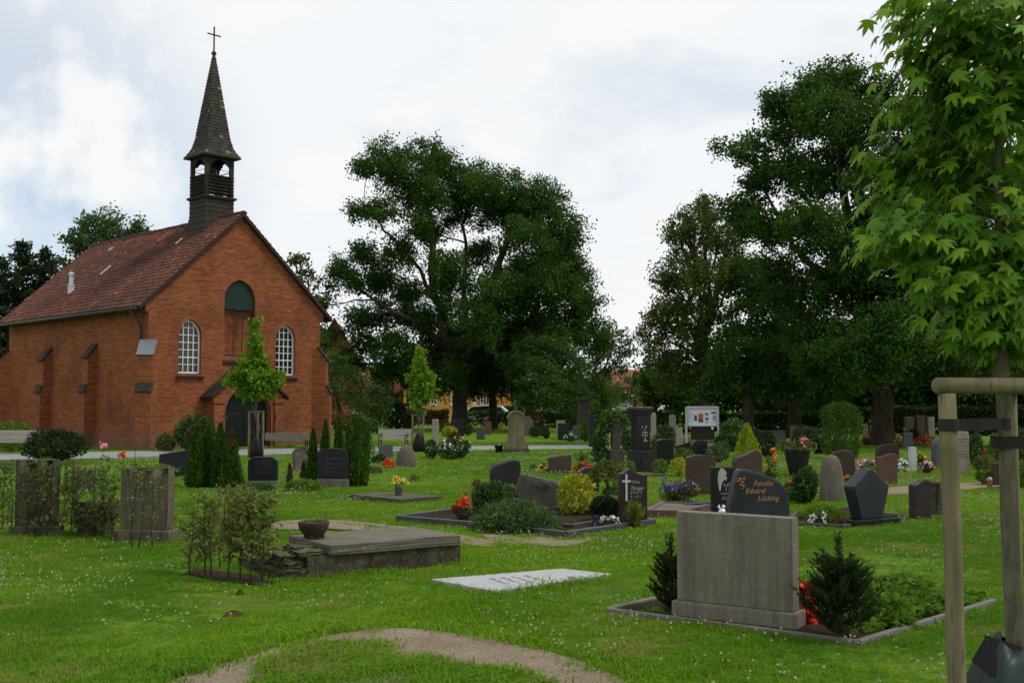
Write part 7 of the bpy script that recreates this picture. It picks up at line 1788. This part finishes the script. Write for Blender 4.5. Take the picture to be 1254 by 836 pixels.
# the grave behind the concrete monument
o = plot('concrete kerb round the grave of the concrete monument', [(744, 748), (1050, 788), (1218, 737), (912, 709)], 'kerb_grey', .05, .03, 'soil_dark')
EXCL.pop(); EXCL.append([tuple(at(*p).xy) for p in ((744, 748), (1050, 788), (1218, 737), (912, 709))])
def spread(name, label, poly, n, leaf, mat, seed, hgt, fill=True):
    ps = np.array([tuple(at(*p).xy) for p in poly]); lo, hi = ps.min(0), ps.max(0); c = ps.mean(0)
    g = np.random.default_rng(seed); q = g.uniform(lo, hi, (n * 4, 2)); q = q[inside([tuple(p) for p in ps], q[:, 0], q[:, 1])][:n]
    hh = hgt * (.45 + .55 * (np.sin(q[:, 0] * 9 + seed) * np.sin(q[:, 1] * 8) * .5 + .5))
    p3 = np.stack([q[:, 0] - c[0], q[:, 1] - c[1], hh * g.uniform(.25, 1, len(q))], 1)
    o = thing(name, (c[0], c[1], 0), 0, label, 'ground cover')
    d = g.normal(size=(len(q), 3)); d[:, 2] *= .35
    link('foliage', leaf_mesh('foliage', p3, leaf, MT[mat], .75, seed, np.clip(.4 + .3 * np.sin(q[:, 0] * 5) + g.normal(0, .22, len(q)), 0, 1), d / np.linalg.norm(d, axis=1, keepdims=True), 0, .8), o)
    mb_ = MB(); r = random.Random(seed)
    for k in range(60):
        i = r.randrange(len(q)); mb_.tube([(p3[i][0], p3[i][1], -.01), tuple(p3[i])], [.003, .002], 4, cap=False)
    mb_.build('stems', MT['twig'], o)
spread('ground_cover', 'bright green creeping plants filling the right half of the near grave', [(1010, 722), (1062, 778), (1210, 737), (1110, 712)], 4200, .07, 'leaf_cover', 501, .12)
spread('ground_cover', 'pale green low leaves on the near grave around the dark yew', [(975, 752), (1045, 782), (1080, 765), (1010, 735)], 500, .055, 'leaf_light', 502, .06)
bush('broad leaved dark green perennial beside the yew on the near grave', 1085, 765, 70, 40, 'leaf_cover', 503, 'perennial', .085, 460, shape='mound')
bush('red flowers behind the right edge of the concrete monument', 984, 762, 32, 44, 'leaf_bush', 504, 'red_flowers', .05, 160, shape='mound', flowers=('petal_red', 50, .06), group='flowering plants', cat='flowers')
def yew(label, px, py, w, h, seed, n=70):
    c = at(px, py); s = ppm(c.y); rw = w / 2 / s; H = h / s
    o = thing('yew_shrub', (c.x, c.y, 0), 0, label, 'shrub'); g = np.random.default_rng(seed); r = random.Random(seed)
    m = MB(); pts = []; dr_ = []
    m.tube([(0, 0, -.03), (.01, 0, H * .4), (0, .01, H * .75)], [.02, .014, .006], 6)
    for k in range(n):
        t_ = r.uniform(.04, .8); a = r.uniform(0, 6.28); p = Vector((.01, 0, H * t_ * .85))
        l = rw * (1.15 - t_ * .85) * r.uniform(.6, 1.15); e = p + Vector((math.cos(a) * l, math.sin(a) * l, l * r.uniform(.45, 1.1)))
        if k < 4: e = Vector((r.gauss(0, .03), r.gauss(0, .03), H * r.uniform(.92, 1.03)))
        mid = p.lerp(e, .55) - Vector((0, 0, l * .1)); m.tube([p, mid, e], [.005, .004, .002], 4, cap=False)
        for q in range(int(46 + 60 * (e - p).length)):
            f = r.uniform(.15, 1.02); b_ = p.lerp(mid, f * 2) if f < .5 else mid.lerp(e, f * 2 - 1); aa = r.uniform(0, 6.28)
            dd = (e - p).normalized() * .75 + Vector((math.cos(aa), math.sin(aa), .3)) * .65; pts.append(tuple(b_ + dd * .014 + Vector((r.gauss(0, .008), r.gauss(0, .008), r.gauss(0, .008))))); dr_.append(tuple(dd.normalized()))
    m.build('stem', MT['twig'], o); link('foliage', leaf_mesh('foliage', np.array(pts), .04, MT['leaf_yew'], .22, seed, None, np.array(dr_), 0, .85), o)
yew('dark upright yew shrub right of the concrete monument', 1029, 782, 94, 124, 511, 180)
yew('small dark yew peeking out left of the concrete monument', 820, 746, 50, 88, 512, 90)
bush('small green weeds at the left foot of the concrete monument', 800, 752, 30, 10, 'leaf_cover', 513, 'weeds', .04, 120, shape='mound')
flat_poly('hedge_strip', [tuple(at(*p).xy) for p in ((224, 702), (262, 710), (330, 717), (338, 709), (300, 702), (240, 696))], .0045, MT['soil_dark'], 'narrow dark soil strip under the thin hedge saplings', 'soil')
EXCL.append([tuple(at(*p).xy) for p in ((224, 702), (262, 710), (330, 717), (338, 709), (300, 702), (240, 696))])
# molehills, dry earth strips
def molehill(label, px, py, w, seed):
    c = at(px, py); s = ppm(c.y); r = random.Random(seed); o = None
    m = MB(); n = 16; rad = w / 2 / s; vv = []
    for j, (q, z) in enumerate(((1.3, -.02), (1.05, .008), (.75, .022), (.4, .032), (.05, .034))):
        for k in range(n):
            a = 2 * math.pi * k / n; f_ = 1 + r.gauss(0, .07); vv.append((q * rad * f_ * math.cos(a), q * rad * .8 * f_ * math.sin(a), z * (1 + r.gauss(0, .15))))
    m.add(vv, [(j * n + k, j * n + (k + 1) % n, (j + 1) * n + (k + 1) % n, (j + 1) * n + k) for j in range(4) for k in range(n)] + [tuple(range(4 * n, 5 * n))])
    o = m.build('molehill', MT['mole_soil'], smooth=True); o.location = (c.x, c.y, 0); tag(o, label, 'molehill'); return o
molehill('brown molehill in the front lawn', 286, 753, 24, 3)
molehill('tiny brown molehill above the larger one', 294, 727, 9, 4)
for nm, lb, L in (('dry_earth', 'dry bare earth strip behind the raised tomb', [(322, 641), (370, 636), (430, 638), (500, 645), (560, 654), (606, 663), (596, 669), (540, 661), (470, 652), (400, 647), (345, 648)]), ('dry_earth', 'worn earth strip in front of the centre plot', [(596, 652), (640, 654), (690, 661), (730, 657), (700, 668), (650, 668), (600, 661)])):
    sp = smooth_poly(L, 4); flat_poly(nm, sp, .003, MT['soil'], lb); SOIL.append(sp)
# ------------------------------------------------------------------ grass: blades near the camera, clover heads
def tuft_mesh(name, seed, n, hgt, spread_):
    g = np.random.default_rng(seed)
    base = np.stack([g.normal(0, spread_, n), g.normal(0, spread_, n), np.zeros(n)], 1)
    a = g.uniform(0, 2 * np.pi, n); h = hgt * g.uniform(.45, 1.15, n); ln = g.uniform(.35, 1.15, n)
    d = np.stack([np.cos(a), np.sin(a), np.zeros(n)], 1); s = np.stack([-np.sin(a), np.cos(a), np.zeros(n)], 1)
    w = g.uniform(.0018, .0034, n)[:, None]
    z = np.array([0, 0, 1.0])
    p0 = base; p1 = base + d * (h * ln * .30)[:, None] + z * (h * .62)[:, None]; p2 = base + d * (h * ln * .85)[:, None] + z * (h * (1 - .42 * ln))[:, None]
    v = np.stack([p0 - s * w, p0 + s * w, p1 + s * w * .8, p1 - s * w * .8, p2 + s * w * .1, p2 - s * w * .1], 1).reshape(-1, 3)
    b = np.arange(n)[:, None] * 6
    q = np.concatenate([b + np.array([0, 1, 2, 3]), b + np.array([3, 2, 4, 5])], 0)
    t_ = np.tile(g.random(n), 2)
    return np_mesh(name, v, q, MT['blade'], {'tint': ('FACE', t_)})
def scatter_mod(host, pts, rot, scl, protos, name):
    """one object whose geometry nodes put one of the tufts on every point"""
    me = bpy.data.meshes.new(name); me.vertices.add(len(pts)); me.vertices.foreach_set('co', np.asarray(pts, np.float32).ravel())
    for nm, val in (('rz', rot), ('sc', scl)):
        a_ = me.attributes.new(nm, 'FLOAT', 'POINT'); a_.data.foreach_set('value', np.asarray(val, np.float32))
    o = link(host, me)
    ng = bpy.data.node_groups.new(name, 'GeometryNodeTree')
    ng.interface.new_socket('Geometry', in_out='INPUT', socket_type='NodeSocketGeometry'); ng.interface.new_socket('Geometry', in_out='OUTPUT', socket_type='NodeSocketGeometry')
    N = ng.nodes; Lk = ng.links
    gi = N.new('NodeGroupInput'); go = N.new('NodeGroupOutput'); m2p = N.new('GeometryNodeMeshToPoints'); iop = N.new('GeometryNodeInstanceOnPoints')
    jn = N.new('GeometryNodeGeometryToInstance')
    Lk.new(gi.outputs[0], m2p.inputs[0]); Lk.new(m2p.outputs[0], iop.inputs['Points'])
    for pr in protos:
        oi = N.new('GeometryNodeObjectInfo'); oi.inputs['Object'].default_value = pr; oi.inputs['As Instance'].default_value = True if 'As Instance' in oi.inputs else False
        Lk.new(oi.outputs['Geometry'], jn.inputs[0])
    Lk.new(jn.outputs[0], iop.inputs['Instance'])
    iop.inputs['Pick Instance'].default_value = True
    def attr(nm):
        n = N.new('GeometryNodeInputNamedAttribute'); n.data_type = 'FLOAT'; n.inputs['Name'].default_value = nm; return n.outputs[0]
    cx = N.new('ShaderNodeCombineXYZ'); Lk.new(attr('rz'), cx.inputs[2]); Lk.new(cx.outputs[0], iop.inputs['Rotation'])
    Lk.new(attr('sc'), iop.inputs['Scale'])
    Lk.new(iop.outputs[0], go.inputs[0])
    md = o.modifiers.new(name, 'NODES'); md.node_group = ng
    return o
def proto(name, me):
    o = bpy.data.objects.new(name, me); return o            # not linked to the scene: only used by the grass
tufts = [proto('grass_tuft', tuft_mesh('grass_tuft', 600 + k, 22, .043, .036)) for k in range(5)]
g = np.random.default_rng(99)
def field(y0, y1, dens, xk=.56, pad=1.2):
    A = [];
    ys = np.arange(y0, y1, .5)
    for y in ys:
        w = y * xk + pad; n = int(2 * w * .5 * (dens(y)))
        A.append(np.stack([g.uniform(-w, w, n), g.uniform(y, y + .5, n)], 1))
    return np.concatenate(A)
q = np.concatenate([field(4.2, 46, lambda y: 330 if y < 9 else 230 if y < 14 else 120 if y < 22 else 50 if y < 32 else 22), (lambda a: a[inside(ISLE[0], a[:, 0], a[:, 1])])(field(4.6, 8.2, lambda y: 700, .3, 0))])
keep = np.ones(len(q), bool)
def noise2(x, y, s): return (np.sin(x * 2.1 * s + 1.3) + np.sin(y * 2.7 * s + x * 1.1 * s) + np.sin((x - y) * 3.7 * s + .4) + np.sin((x + y) * 6.1 * s) * .6) / 3.6
jit = g.normal(0, .03, (len(q), 2))
for i, sp in enumerate(SOIL):
    ins = inside(sp, q[:, 0] + jit[:, 0], q[:, 1] + jit[:, 1])
    if i == 0:
        isl = inside(ISLE[0], q[:, 0] + jit[:, 0], q[:, 1] + jit[:, 1]) & (g.random(len(q)) < .62 + .75 * noise2(q[:, 0], q[:, 1], 2.1))
        keep &= ~(ins & ~isl & (g.random(len(q)) > .02))
    else: keep &= ~(ins & (g.random(len(q)) > .30 + .3 * noise2(q[:, 0], q[:, 1], 3)))
for e in EXCL: keep &= ~inside(e, q[:, 0], q[:, 1])
pth = np.array([tuple(p.xy) for p in pa])
py_ = np.interp(q[:, 0], pth[:, 0], pth[:, 1]); keep &= np.abs(q[:, 1] - py_) > np.interp(q[:, 0], pth[:, 0], [2.36] * 4 + [2.26, 2.16, 2.06, 1.96, 1.86, 1.76, 1.66, 1.66, 1.66])
chp = [tuple((ch_m @ Vector((x, y, 0)))[:2]) for x, y in ((-.6, -.6), (W + .6, -.6), (W + .6, Ln), (-.6, Ln))]
keep &= ~inside(chp, q[:, 0], q[:, 1])
q = q[keep]
hgt = 1 + .32 * noise2(q[:, 0], q[:, 1], .5) + .30 * noise2(q[:, 0] + 9, q[:, 1], 1.7) + .22 * np.clip(noise2(q[:, 0], q[:, 1] + 5, 4.2), 0, 1)
hgt[inside(ISLE[0], q[:, 0], q[:, 1])] *= 1.45
# longer grass round the bare earth and along stones that the mower misses
dse = np.min(np.linalg.norm(q[:, None, :] - np.array(SOIL[0])[None, ::2, :], axis=2), axis=1); hgt *= 1 + .6 * np.exp(-(dse / .2) ** 2)
for e in EXCL[:6]:
    ee = np.array(e); ctr = ee.mean(0)
    seg = np.concatenate([ee + (np.roll(ee, -1, 0) - ee) * t_ for t_ in np.linspace(0, 1, 14, endpoint=False)])
    dd = np.min(np.linalg.norm(q[:, None, :] - seg[None], axis=2), axis=1); hgt *= 1 + .5 * np.exp(-(dd / .10) ** 2)
far_k = np.clip((q[:, 1] - 12) / 22, 0, 1)
sc = np.clip(hgt, .5, 2.4) * (1 + .55 * far_k) * g.uniform(.75, 1.2, len(q))
o = scatter_mod('grass', np.column_stack([q, np.full(len(q), -.012)]), g.uniform(0, 6.28, len(q)), sc, tufts, 'grass_blades')
tag(o, 'short green grass blades of the lawn', 'grass', kind='stuff')
# clover heads in drifts
def clover_mesh(k):
    r = np.random.default_rng(700 + k); n = 14
    d = r.normal(size=(n, 3)); d /= np.linalg.norm(d, axis=1, keepdims=True)
    return leaf_mesh('clover_head', d * .006 + np.array([0, 0, .055]), .009, MT['petal_clover'], .8, 700 + k)
cl = [proto('clover_head', clover_mesh(k)) for k in range(3)]
q = field(4.5, 36, lambda y: 60 if y < 9 else 95, .56, .8)
drift = .5 + .5 * noise2(q[:, 0] * .8 + 4, q[:, 1] * .8, .62) + .35 * noise2(q[:, 0], q[:, 1], 2.2)
keep = g.random(len(q)) < np.clip((drift - .45) * 1.5, .015, .85)
for e in EXCL + SOIL[:1]: keep &= ~inside(e, q[:, 0], q[:, 1])
keep &= ~inside(chp, q[:, 0], q[:, 1])
q = q[keep]
o = scatter_mod('clover', np.column_stack([q, np.full(len(q), -.008)]), g.uniform(0, 6.28, len(q)), g.uniform(.8, 1.25, len(q)) * (1 + .25 * np.clip((q[:, 1] - 10) / 20, 0, 1)), cl, 'clover_heads')
tag(o, 'white clover heads in drifts over the lawn', 'clover', kind='stuff')
